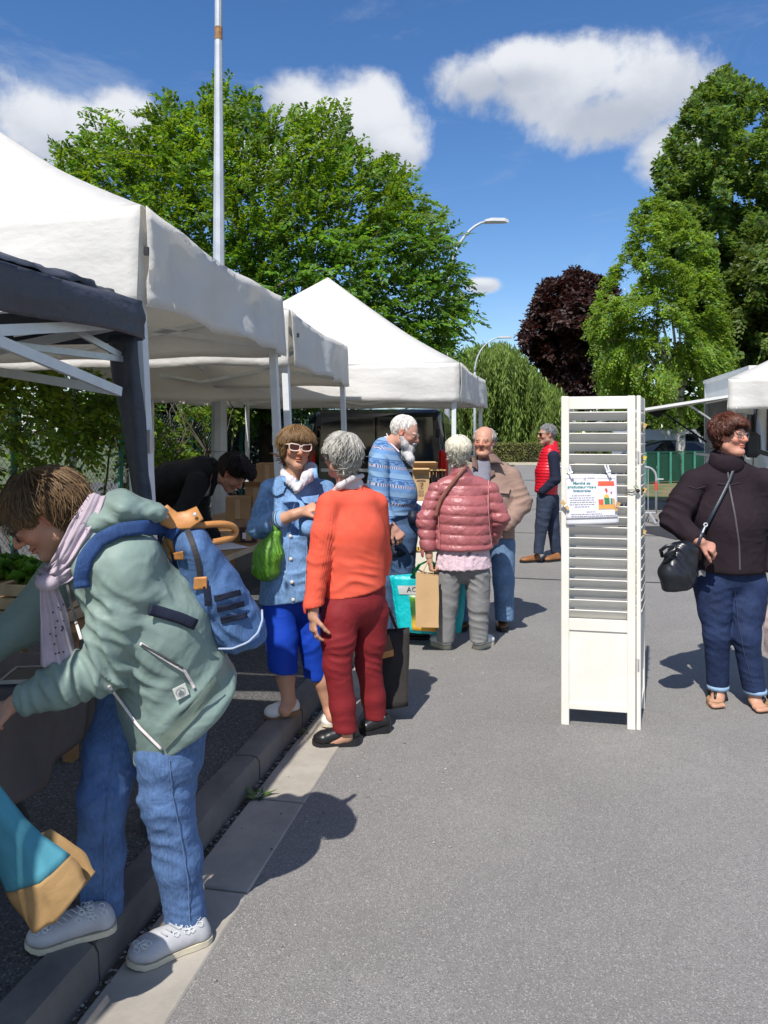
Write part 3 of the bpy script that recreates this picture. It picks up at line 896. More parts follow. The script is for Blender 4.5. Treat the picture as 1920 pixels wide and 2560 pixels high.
# parked cars beyond the green fence
def far_car(name, label, o, d, W, prof_, m, gl):
    d = nrm(d); r = np.array([d[1], -d[0], 0])
    T = Thing(name, label, 'car', o)
    secs = [rrect(W, W * wt, h0, h1, .06, o + d * x, r, UP) for (x, wt, h0, h1) in prof_]
    soften(T.part('body', loft(MB(), secs), m), 40)
    return T, d, r
o = P(1665, 1095, 36.0); o[2] = 0
T, d, r = far_car('grey_van', 'light grey van parked far back behind the dark car', o, (1., .25, 0), 1.9, [(-2.3, .8, .4, 1.8), (-2.2, .86, .35, 1.95), (1.0, .86, .35, 1.95), (1.5, .8, .35, 1.5), (2.4, .8, .4, 1.0)], M_grey, M_glassd)
T.part('side_window', MB().prism([o + d * .2 - r * -.97 + UP * 1.2, o + d * 1.15 + r * .97 + UP * 1.2, o + d * 1.0 + r * .87 + UP * 1.75, o + d * .2 + r * .87 + UP * 1.75], r * .03), M_glassd)
for x in (-1.5, 1.5):
    for s_ in (-1, 1): wheel(T, o + d * x + r * s_ * .85 + UP * .32, r * s_)
o = P(1700, 1095, 30.5); o[2] = 0
T, d, r = far_car('parked_car', 'black car parked behind the green fence and birch trunk', o, (1., .12, 0), 1.8, [(-2.1, .85, .3, .95), (-1.7, .75, .25, 1.3), (-1.0, .72, .22, 1.47), (.4, .72, .22, 1.45), (1.1, .85, .22, 1.0), (2.0, .85, .25, .85), (2.15, .8, .35, .7)], M_vblack, M_glassd)
T.part('side_window', MB().prism([o - d * 1.5 + r * .86 + UP * 1.0, o + d * .75 + r * .86 + UP * 1.0, o + d * .2 + r * .70 + UP * 1.36, o - d * 1.1 + r * .70 + UP * 1.36], r * .03), M_glassd)
for x in (-1.35, 1.35):
    for s_ in (-1, 1): wheel(T, o + d * x + r * s_ * .8 + UP * .30, r * s_, .30)

# ribbed green fence along the verge
gf = Thing('green_fence', 'dark green panel fence along the verge in front of the parked cars', 'fence', P(1690, 1095, 27.0) * [1, 1, 0])
M_gf = mat('green_panel', (.010, .060, .035), .5, .15, 4)
a, b = P(1612, 1095, 25.6), P(1900, 1095, 28.4)
a[2] = b[2] = 0
nP = 10
for k in range(nP):
    p, q = L3(a, b, k / nP), L3(a, b, (k + 1) / nP - .012)
    gf.part('panel', MB().bar(p + UP * .55, q + UP * .55, .04, .95), M_gf)
    gf.part('post', MB().bar(p + UP * .0 - np.array([0, .06, 0]), p + UP * 1.08 - np.array([0, .06, 0]), .07, .06, np.array([1., 0, 0])), M_green)
gf.part('top_rail', MB().bar(a + UP * 1.07, b + UP * 1.07, .07, .06), M_gf)

# steel crowd barrier behind the shutter column
bo = Gd(1628, 1308); bz = bo[1]
cb = Thing('crowd_barrier', 'galvanised crowd barrier with a red and white band, behind the shutter column', 'barrier', bo)
bd = nrm(np.array([-1., .08, 0])); bo = np.array([bo[0], bo[1], 0])
W_, H_ = 2.0, 1.02
e0, e1 = bo + np.array([.09, 0, 0]), bo + np.array([.09, 0, 0]) + bd * W_
fr = [e0 + UP * .18]
for a_ in np.linspace(0, math.pi / 2, 7): fr.append(e0 + bd * (.18 - .18 * math.cos(a_)) + UP * (H_ - .18 + .18 * math.sin(a_)))
for a_ in np.linspace(math.pi / 2, 0, 7): fr.append(e1 - bd * (.18 - .18 * math.cos(a_)) + UP * (H_ - .18 + .18 * math.sin(a_)))
fr.append(e1 + UP * .18)
cb.part('frame', MB().tube(fr, .021, 8), M_alu, smooth=True)
cb.part('bottom_rail', MB().tube([e0 + UP * .19, e1 + UP * .19], .019, 8), M_alu)
for k in range(1, 14): cb.part('bar', MB().tube([L3(e0, e1, k / 14) + UP * .19, L3(e0, e1, k / 14) + UP * (H_ - .005)], .008, 6), M_alu)
for e in (L3(e0, e1, .06), L3(e0, e1, .94)):
    for s_ in (-1, 1): cb.part('foot', MB().tube([e + UP * .19, e + np.array([.03, s_ * .28, .015])], .02, 6), M_alu)
cb.part('reflective_band', MB().tube([e0 + UP * .60, e0 + UP * .76], .0235, 10), mat('red_band', (.7, .06, .05), .4, .05, 5, 0))
cb.part('hook', MB().tube([e0 + UP * .80, e0 - bd * .13 + UP * .80], .012, 6), M_alu)

# clipped hedge at the end of the road with its pale kerb
M_hleaf = mat('clipped_leaf', (.12, .125, .03), .7, .3, 3, attr=True)
hedge0, hedge1 = P(1180, 1163, 45.), P(1640, 1163, 46.)
hedge0[2] = hedge1[2] = 0
hd = Thing('clipped_hedge', 'low clipped olive hedge across the end of the road below the willow', 'hedge', (hedge0 + hedge1) / 2)
core = MB().bar(hedge0 + UP * .58, hedge1 + UP * .58, 1.1, 1.1)
hd.part('branches', core, mat('hedge_core', (.02, .022, .008), .9))
n = 9000
pa = rng.random(n); ph = rng.random(n); side = rng.random(n)
pos = hedge0 + (hedge1 - hedge0) * pa[:, None]
pos[:, 2] = .06 + 1.18 * ph
yy = np.where(side < .75, -.58, rng.uniform(-.55, .55, n)); pos[:, 2] = np.where(side < .75, pos[:, 2], 1.2)
pos[:, 1] += yy + .06 * fbm(pos * 1.5, 2)
def leaf_cards(pos, size, normal_bias, tint, tr=rng, aspect=.5, jitter=1.0):
    """folded leaves: 5 vertices, 4 triangles each"""
    n = len(pos)
    d = tr.normal(size=(n, 3)); d /= np.linalg.norm(d, axis=1)[:, None]
    nn = tr.normal(size=(n, 3)) * jitter + np.asarray(normal_bias); nn /= np.linalg.norm(nn, axis=1)[:, None]
    d -= nn * (d * nn).sum(1)[:, None]; d /= np.linalg.norm(d, axis=1)[:, None] + 1e-9
    return leaves_dir(pos, d, nn, size, tint, aspect)
def leaves_dir(pos, d, nn, size, tint, aspect=.5):
    n = len(pos)
    s = np.cross(d, nn); size = np.asarray(size).reshape(-1, 1) * np.ones((n, 1))
    base = pos; tip = pos + d * size - nn * size * .10
    m = pos + d * size * .45
    l = m + s * size * aspect * .5 + nn * size * .08; r = m - s * size * aspect * .5 + nn * size * .08
    V = np.stack([base, l, tip, r], 1).reshape(-1, 3)
    i = np.arange(n)[:, None] * 4
    F = np.concatenate([np.concatenate([i, i + 1, i + 2], 1), np.concatenate([i, i + 2, i + 3], 1)], 0)
    colr = np.repeat(tint, 4, axis=0)
    return V, F, colr
tint = np.clip(rng.normal(1, .3, (n, 1)), .3, 2) * np.array([[1, 1, 1]])
hd.part('foliage', leaf_cards(pos, rng.uniform(.08, .16, n), (0, -.8, .4), tint), M_hleaf, kind='stuff', smooth=False)
kb = Thing('far_kerb', kind='structure', mesh=MB().bar(hedge0 + np.array([-3, -.85, .07]), hedge1 + np.array([3, -.85, .07]), .25, .14), mat=mat('pale_kerb', (.5, .46, .36), .9), smooth=False)
# ================================================================== trees and climbers
def leafmat(name, c, tcol, trans=.35, rough=.45, spec=.35):
    t = NT(name)
    col_ = t.mix(1., c, t.attr(), 'MULTIPLY')
    t.done(col_, rough, None, spec=spec)
    tr = t.n.new('ShaderNodeBsdfTranslucent')
    t.l.new(t.mix(1., tcol, t.attr(), 'MULTIPLY'), tr.inputs['Color'])
    mx = t.n.new('ShaderNodeMixShader'); mx.inputs[0].default_value = trans
    t.l.new(t.b.outputs[0], mx.inputs[1]); t.l.new(tr.outputs[0], mx.inputs[2]); t.l.new(mx.outputs[0], t.out.inputs['Surface'])
    return t.m
M_bark = mat('bark', (.10, .085, .07), .9, .3, 8, .6, 25)
def in_poly(p, poly):
    x, y = p[:, 0], p[:, 1]; ins = np.zeros(len(p), bool); n = len(poly)
    for i in range(n):
        x1, y1 = poly[i]; x2, y2 = poly[(i + 1) % n]
        c = ((y1 > y) != (y2 > y)) & (x < (x2 - x1) * (y - y1) / (y2 - y1 + 1e-9) + x1)
        ins ^= c
    return ins
def dist_poly(p, poly):
    d = np.full(len(p), 1e9); n = len(poly)
    for i in range(n):
        a, b = np.array(poly[i], float), np.array(poly[(i + 1) % n], float)
        t = np.clip(((p - a) @ (b - a)) / ((b - a) @ (b - a)), 0, 1)
        d = np.minimum(d, np.linalg.norm(p - a - t[:, None] * (b - a), axis=1))
    return d
def crown_points(poly, n, tr, edge=.0):
    poly = [tuple(q) for q in poly]; A = np.array(poly, float)
    out = np.zeros((0, 2))
    while len(out) < n:
        q = tr.uniform(A.min(0), A.max(0), (n * 2, 2)); q = q[in_poly(q, poly)]
        out = np.vstack([out, q])
    out = out[:n]
    return out, dist_poly(out, poly)
def proj(px, py, z):
    return np.stack([(px - CX) * z / FPX, z, EYE - (py - YH) * z / FPX], -1)
def sprays(pos, dirs, L, nleaf, leaf, tr, droop=.25, aspect=.5, up_bias=.8, view_bias=.5, tintf=None, spread=.9):
    """flat sprays of alternating leaves along short arching twigs"""
    n = len(pos)
    side = np.cross(dirs, np.array([0, 0, 1.]) + tr.normal(0, .35, (n, 3))); side /= np.linalg.norm(side, axis=1)[:, None] + 1e-9
    P_, D_, N_, S_, T_ = [], [], [], [], []
    sn = np.cross(side, dirs); sn *= np.sign(sn[:, 2:3] + 1e-6)
    spray_t = np.clip(tr.normal(1, .22, (n, 1)), .5, 1.6)
    for k in range(nleaf):
        t = (k + tr.random(n)) / nleaf
        p = pos + dirs * (t * L)[:, None]; p[:, 2] -= droop * L * t * t
        sg = np.where(k % 2 == 0, 1., -1.)
        d = dirs * .55 + side * sg * spread * (1 - .5 * t)[:, None] + tr.normal(0, .22, (n, 3)); d[:, 2] -= .25
        d /= np.linalg.norm(d, axis=1)[:, None]
        nn = sn * up_bias + np.array([0, -view_bias, .2]) + tr.normal(0, .35, (n, 3))
        nn -= d * (nn * d).sum(1)[:, None]; nn /= np.linalg.norm(nn, axis=1)[:, None] + 1e-9
        P_.append(p + side * (sg * .01)); D_.append(d); N_.append(nn)
        S_.append(leaf * tr.uniform(.7, 1.15, n) * (1 - .25 * t))
        tt = spray_t * np.clip(tr.normal(1, .14, (n, 1)), .6, 1.5) * np.array([[1, 1, 1.]])
        if tintf is not None: tt = tt * tintf
        T_.append(tt * (1 + .12 * tr.normal(size=(n, 1)) * np.array([[1.3, .2, -.5]])))
    return leaves_dir(np.vstack(P_), np.vstack(D_), np.vstack(N_), np.concatenate(S_), np.clip(np.vstack(T_), .2, 2.5), aspect)
def limbs(T, base, r0, fork_h, tips, m, name='limb', tr=rng):
    fork = base + np.array([0, 0, fork_h])
    T.part('trunk', MB().tube([base, base + np.array([.03, 0, fork_h * .5]), fork, fork + np.array([0, 0, fork_h * .3])], [r0 * 1.25, r0, r0 * .85, r0 * .5], 10), m, smooth=True)
    for tip in tips:
        s = base + np.array([0, 0, fork_h * tr.uniform(.75, 1.15)])
        mid = L3(s, tip, .45) + np.array([tr.normal(0, .1), tr.normal(0, .1), .12 * np.linalg.norm(tip - s)])
        pts = [(1 - t) ** 2 * s + 2 * t * (1 - t) * mid + t * t * tip for t in np.linspace(0, 1, 8)]
        T.part(name, MB().tube(pts, np.linspace(r0 * .42, r0 * .06, 8), 6), m, smooth=True)

# ---- the broad tree behind the stalls
TZ = 13.0
poly = [(98, 412), (145, 345), (200, 340), (250, 262), (304, 300), (345, 300), (405, 222), (463, 262), (500, 240), (535, 190), (560, 190), (590, 232), (618, 222), (660, 258), (700, 268), (760, 252), (800, 245), (862, 262), (878, 325), (940, 378), (1002, 410), (1048, 425), (1045, 470), (1085, 505), (1140, 548), (1128, 610), (1160, 700), (1185, 785), (1150, 830), (1150, 905), (1060, 960), (900, 1000), (600, 1040), (380, 1000), (250, 900), (200, 640), (120, 520)]
tr = np.random.default_rng(21)
b = P(668, 1095, TZ + .6); b[2] = .05
tree = Thing('broad_tree', 'broad bushy green tree behind the white tents and lamp post', 'tree', b)
n = 2800
q, dd = crown_points(poly, n, tr)
Tk = 2.4 * np.sqrt(np.clip(dd / 230, 0.02, 1))
sh = np.where(tr.random(n) < .72, -tr.uniform(.55, 1.0, n), tr.uniform(-.5, .9, n))
zz = TZ + Tk * sh + .25 * tr.normal(size=n)
pos = proj(q[:, 0], q[:, 1], zz)
ctr = proj(640., 900., TZ + .5)
dirs = pos - ctr; dirs /= np.linalg.norm(dirs, axis=1)[:, None]
dirs = dirs * .8 + tr.normal(0, .38, (n, 3)) + np.array([.0, -.12, .12]); dirs /= np.linalg.norm(dirs, axis=1)[:, None]
L = tr.uniform(.42, .85, n)
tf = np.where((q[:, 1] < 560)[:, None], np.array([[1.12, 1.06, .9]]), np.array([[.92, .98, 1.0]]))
M_leaf1 = leafmat('hornbeam_leaf', (.088, .180, .016), (.26, .42, .02), .42)
pos0 = pos - dirs * (L * .55)[:, None]
Vl, Fl, cl = sprays(pos0, dirs, L, 34, .118, tr, .3, .54, .75, .6, tf)
tree.part('crown', (Vl, Fl, cl), M_leaf1, kind='stuff', smooth=False)
mb = MB()
for k in range(0, n, 3):
    mb.tube([pos0[k] - dirs[k] * .35 * L[k], pos0[k] + dirs[k] * L[k] * .45 - np.array([0, 0, .06 * L[k]]), pos0[k] + dirs[k] * L[k] * .92 - np.array([0, 0, .28 * L[k]])], [.009, .006, .003], 4)
tree.part('twigs', mb, M_bark, kind='stuff')
tips = [proj(x, y, TZ + dz) for (x, y, dz) in ((250, 450, 0), (400, 330, .4), (540, 270, -.3), (700, 360, .3), (850, 350, -.2), (960, 480, .2), (1060, 600, 0), (1080, 760, .2), (450, 560, -.8), (800, 600, -1.), (300, 640, -.5), (600, 480, 1.), (930, 720, -1))]
limbs(tree, b, .17, 1.9, tips, M_bark, tr=tr)

# ---- climbing leaves over the fence at left
M_ivy = leafmat('climber_leaf', (.11, .19, .016), (.32, .44, .022), .42)
tr = np.random.default_rng(5)
def climber(name, label, poly, n, u0, du, leaf, m, nl=12, tf=None, Lr=(.25, .5), gap=0.0):
    q, dd = crown_points(poly, n, tr)
    if gap > 0:
        g_ = fbm(np.stack([q[:, 0] / 60, q[:, 1] / 60, np.full(n, 3.)], -1), 3)
        q = q[g_ > gap - .45]
    n = len(q)
    sl = (q[:, 0] - CX) / FPX
    zf = u0 / (sl * RC - RS)
    z = zf + tr.normal(0, du, n)
    pos = proj(q[:, 0], q[:, 1], z)
    dirs = tr.normal(0, .6, (n, 3)) + RU * .45 + np.array([0, -.4, .1]); dirs /= np.linalg.norm(dirs, axis=1)[:, None]
    T = Thing(name, label, 'climber', np.array([*pos.mean(0)[:2], KH - .012]))
    L = tr.uniform(*Lr, n)
    T.part('foliage', sprays(pos, dirs, L, nl, leaf, tr, .45, .55, .6, .6, tf), m, kind='stuff', smooth=False)
    mb = MB()
    for k in range(0, n, 5):
        mb.tube([pos[k] - dirs[k] * .1, pos[k] + dirs[k] * L[k] * .5, pos[k] + dirs[k] * L[k] + np.array([0, 0, -.3 * L[k]])], [.006, .005, .003], 4)
    for k in range(7):
        x0 = tr.uniform(min(p[0] for p in poly), max(p[0] for p in poly)); s_ = (x0 - CX) / FPX; zf_ = u0 / (s_ * RC - RS)
        a = proj(x0, 1100., zf_); a[2] = KH - .012
        pts = [a]
        for j in range(8): pts.append(pts[-1] + np.array([tr.normal(0, .12), tr.normal(0, .05), .26]))
        mb.tube(pts, np.linspace(.018, .006, 9), 5)
    T.part('stems', mb, M_bark, kind='stuff', smooth=True)
    return T
climber('climbing_plant', 'bright green climbing leaves over the fence at the left edge', [(-120, 900), (330, 900), (330, 1090), (240, 1080), (180, 1120), (100, 1040), (-120, 1010)], 520, FU + .05, .14, .10, M_ivy, gap=.02)
climber('climbing_plant', 'thin lower climbing stems with gaps showing the chain link at left', [(-120, 1010), (330, 1050), (330, 1240), (-120, 1240)], 210, FU + .02, .12, .095, M_ivy, gap=.42, Lr=(.2, .4))
climber('climbing_plant', 'leafy climber on the fence between the dark curtain and the lamp post', [(360, 960), (500, 960), (480, 1060), (470, 1170), (385, 1240), (360, 1240)], 170, FU + .05, .14, .10, M_ivy, gap=.2)
climber('climbing_plant', 'sunlit hanging sprig beside the lamp post behind the stall', [(440, 1000), (600, 990), (610, 1030), (520, 1045), (450, 1035)], 34, FU + .3, .1, .10, M_ivy)
# shrubs behind the fence, their deep shade put into the leaf colour
M_shrub = leafmat('shaded_shrub_leaf', (.009, .021, .006), (.02, .04, .008), .2)
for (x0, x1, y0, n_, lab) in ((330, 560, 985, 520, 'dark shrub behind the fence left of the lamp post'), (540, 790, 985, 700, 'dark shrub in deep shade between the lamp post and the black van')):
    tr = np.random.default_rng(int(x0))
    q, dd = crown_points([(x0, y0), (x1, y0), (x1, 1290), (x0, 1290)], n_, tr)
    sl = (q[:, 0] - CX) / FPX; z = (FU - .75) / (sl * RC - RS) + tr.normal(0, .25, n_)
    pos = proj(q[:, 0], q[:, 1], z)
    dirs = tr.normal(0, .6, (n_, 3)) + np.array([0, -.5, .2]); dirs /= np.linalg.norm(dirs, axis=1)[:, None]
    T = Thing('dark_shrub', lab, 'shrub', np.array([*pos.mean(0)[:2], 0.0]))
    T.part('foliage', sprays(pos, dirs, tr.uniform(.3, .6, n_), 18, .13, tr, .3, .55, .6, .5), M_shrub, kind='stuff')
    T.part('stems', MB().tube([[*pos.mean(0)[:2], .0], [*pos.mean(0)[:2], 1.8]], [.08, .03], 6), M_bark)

# ---- weeping willow
M_wil = leafmat('willow_leaf', (.17, .25, .055), (.34, .45, .07), .42)
tr = np.random.default_rng(8)
WZ = 50.
b = P(1270, 1095, WZ + 2); b[2] = 0
wil = Thing('weeping_willow', 'pale green weeping willow with hanging curtains of leaves beyond the hedge', 'tree', b)
n = 2600
xs_ = tr.uniform(1085, 1440, n)
top_line = np.interp(xs_, [1085, 1120, 1160, 1200, 1250, 1290, 1330, 1370, 1405, 1440], [960, 890, 862, 848, 846, 868, 905, 940, 960, 1010])
ytop = top_line + np.abs(tr.normal(0, 1, n)) * 55 * tr.random(n) + tr.random(n) ** 2 * 130
lobes = 4 * fbm(np.stack([xs_ / 28, ytop / 60, np.zeros(n)], -1), 2)
z = WZ + tr.uniform(-3.5, 2.5, n) + lobes * .5
pos = proj(xs_, np.minimum(ytop, 1090), z)
ln = tr.uniform(1.2, 3.6, n)
Pp, Dd, Nn, Ss, Tt = [], [], [], [], []
st = np.clip(tr.normal(1, .25, (n, 1)), .5, 1.6)
for k in range(15):
    t = (k + tr.random(n)) / 15
    p = pos + np.stack([.25 * np.sin(t * 2 + pos[:, 0]) + .1 * tr.normal(size=n), -.3 * t, .35 * np.sin(t * math.pi) * .4 - ln * t], -1)
    d = np.stack([tr.normal(0, .35, n), tr.normal(0, .3, n), -np.ones(n)], -1); d /= np.linalg.norm(d, axis=1)[:, None]
    nn = np.stack([tr.normal(0, .6, n), -np.ones(n), tr.normal(.3, .3, n)], -1); nn -= d * (nn * d).sum(1)[:, None]; nn /= np.linalg.norm(nn, axis=1)[:, None]
    ok = p[:, 2] > .9
    Pp.append(p[ok]); Dd.append(d[ok]); Nn.append(nn[ok]); Ss.append(tr.uniform(.3, .5, ok.sum())); Tt.append((st * np.clip(tr.normal(1, .2, (n, 1)), .5, 1.5) * np.ones((1, 3)))[ok])
wil.part('crown', leaves_dir(np.vstack(Pp), np.vstack(Dd), np.vstack(Nn), np.concatenate(Ss), np.vstack(Tt), .22), M_wil, kind='stuff')
limbs(wil, b, .4, 3.0, [proj(x, y, WZ + 1) for (x, y) in ((1150, 930), (1210, 880), (1270, 890), (1330, 940), (1390, 990))], M_bark, tr=tr)

# ---- generic far tree
def far_tree(name, label, poly, z, thick, n, leaf, nl, m, ctr, seed, Lr, bark, trunk, r0, fork, tips, droop=.3, aspect=.55, dirup=.15, tf=None, clump=.35, limb_name='limb'):
    tr = np.random.default_rng(seed)
    b = P(trunk[0], 1095, z + .3); b[2] = 0
    T = Thing(name, label, 'tree', b)
    q, dd = crown_points(poly, int(n * 1.5), tr)
    g_ = fbm(np.stack([q[:, 0] / 45, q[:, 1] / 45, np.full(len(q), seed)], -1), 3)
    keep = (g_ > -clump) | (dd < 14)
    q, dd = q[keep][:n], dd[keep][:n]; n = len(q)
    Tk = thick * np.sqrt(np.clip(dd / 110, .03, 1))
    sh = np.where(tr.random(n) < .7, -tr.uniform(.5, 1.0, n), tr.uniform(-.5, .9, n))
    bump_ = fbm(np.stack([q[:, 0] / 40, q[:, 1] / 40, np.full(n, seed + 5.)], -1), 2)
    zz = z + Tk * (sh + .8 * bump_)
    pos = proj(q[:, 0], q[:, 1], zz)
    c = proj(float(ctr[0]), float(ctr[1]), z)
    dirs = pos - c; dirs /= np.linalg.norm(dirs, axis=1)[:, None]
    dirs = dirs * .8 + tr.normal(0, .45, (n, 3)) + np.array([0, -.1, dirup]); dirs /= np.linalg.norm(dirs, axis=1)[:, None]
    L = tr.uniform(*Lr, n)
    T.part('crown', sprays(pos - dirs * (L * .6)[:, None], dirs, L, nl, leaf, tr, droop, aspect, .6, .6, tf), m, kind='stuff')
    limbs(T, b, r0, fork, [proj(float(x), float(y), z + dz) for (x, y, dz) in tips], bark, limb_name, tr)
    return T
M_cop = leafmat('copper_leaf', (.034, .014, .011), (.10, .02, .012), .2, .5)
far_tree('copper_beech', 'dark purple copper beech between the willow and the birch', [(1302, 832), (1325, 790), (1340, 740), (1358, 700), (1395, 690), (1440, 668), (1480, 690), (1530, 690), (1560, 760), (1560, 1000), (1420, 1005), (1390, 960), (1340, 900), (1310, 870)], 75., 5.0, 2200, .6, 18, M_cop, (1440, 880), 31, (1.0, 2.4), M_bark, (1440,), .5, 3.0, [(1360, 800, 0), (1420, 740, 0), (1490, 760, 0), (1400, 900, 0)], dirup=.25, clump=.9)
M_bir = leafmat('birch_leaf', (.135, .225, .022), (.36, .50, .03), .42)
t = NT('birch_bark'); nb = t.rng(t.noise(3.2, 5, .7, t.coord((1, 1, 2.4))), .50, .58)
M_birb = t.done(t.mix(nb, (.55, .53, .49), (.07, .06, .05)), .8, t.bump(t.noise(30, 3), .4, .01))
M_pop = leafmat('poplar_leaf', (.095, .165, .03), (.24, .36, .035), .4)
far_tree('tall_tree', 'tall dense green tree at the right edge reaching up to the cloud', [(1640, 560), (1636, 420), (1668, 350), (1700, 290), (1740, 225), (1790, 180), (1820, 165), (1860, 195), (1930, 230), (2010, 330), (2060, 600), (2030, 1000), (1780, 1000), (1720, 800), (1660, 640)], 38., 3.6, 3800, .33, 18, M_pop, (1830, 700), 33, (.6, 1.3), M_bark, (1840,), .4, 4.5, [(1700, 420, 0), (1760, 300, 0), (1830, 250, .5), (1920, 380, 0), (1740, 560, -.5), (1880, 600, 0), (1950, 700, 0)], dirup=.3, clump=.8)
M_pop2 = leafmat('ash_leaf', (.085, .130, .022), (.19, .27, .025), .35)
far_tree('dark_tree', 'darker green tree at the right edge below the tall one', [(1760, 1010), (1790, 820), (1820, 700), (1850, 620), (1900, 545), (1960, 560), (2050, 700), (2050, 1010)], 33., 2.4, 1600, .30, 18, M_pop2, (1930, 860), 34, (.5, 1.0), M_bark, (1935,), .25, 3.0, [(1850, 740, 0), (1920, 620, 0), (1980, 760, 0), (1870, 900, 0)], dirup=.0, droop=.6)
far_tree('birch_tree', 'sunlit yellow green birch with a pale blotched trunk at right', [(1468, 800), (1490, 745), (1510, 690), (1545, 640), (1570, 590), (1580, 530), (1600, 490), (1650, 480), (1690, 495), (1740, 540), (1790, 620), (1810, 760), (1835, 880), (1800, 985), (1700, 1045), (1560, 1010), (1500, 960), (1488, 880)], 29., 1.9, 2600, .155, 20, M_bir, (1660, 860), 35, (.35, .85), M_birb, (1700,), .16, 3.4, [(1560, 720, -.6), (1600, 620, 0), (1650, 540, -.4), (1740, 640, 0), (1580, 850, -.9), (1760, 820, .2), (1690, 700, -1.3), (1630, 790, -1.2)], dirup=-.1, droop=.7, clump=.2)
# far belt of trees closing the horizon
tr = np.random.default_rng(77)
n = 9000
x = tr.uniform(-90, 140, n); hmax = 6.5 + 2.5 * fbm(np.stack([x / 9, np.zeros(n), np.zeros(n)], -1), 2)
pos = np.stack([x, 120 + tr.uniform(-3, 3, n), tr.random(n) ** .8 * hmax], -1)
Thing('distant_wood', 'distant belt of trees closing the horizon', 'wood', (25, 120, 0), kind='stuff', mesh=leaf_cards(pos, tr.uniform(.9, 1.9, n), (0, -.7, .5), np.clip(tr.normal(1, .25, (n, 1)), .4, 1.6) * np.ones((1, 3)), tr, .7), mat=leafmat('wood_leaf', (.05, .085, .02), (.08, .12, .02), .2), smooth=False)
# undergrowth at the foot of the birch and hedge line on the right
tr = np.random.default_rng(78)
n = 11000
x = tr.uniform(11.0, 28, n)
pos = np.stack([x, 39 + tr.uniform(-.6, .6, n), tr.random(n) * (6.0 + 1.2 * vnoise(np.stack([x, x * 0, x * 0], -1)))], -1)
Thing('undergrowth', 'tangled green undergrowth behind the parked cars', 'bushes', (15, 39, 0), kind='stuff', mesh=leaf_cards(pos, tr.uniform(.25, .5, n), (0, -.7, .5), np.clip(tr.normal(1, .3, (n, 1)), .4, 1.7) * np.ones((1, 3)), tr, .6), mat=leafmat('bush_leaf', (.06, .10, .015), (.1, .15, .02), .25), smooth=False)
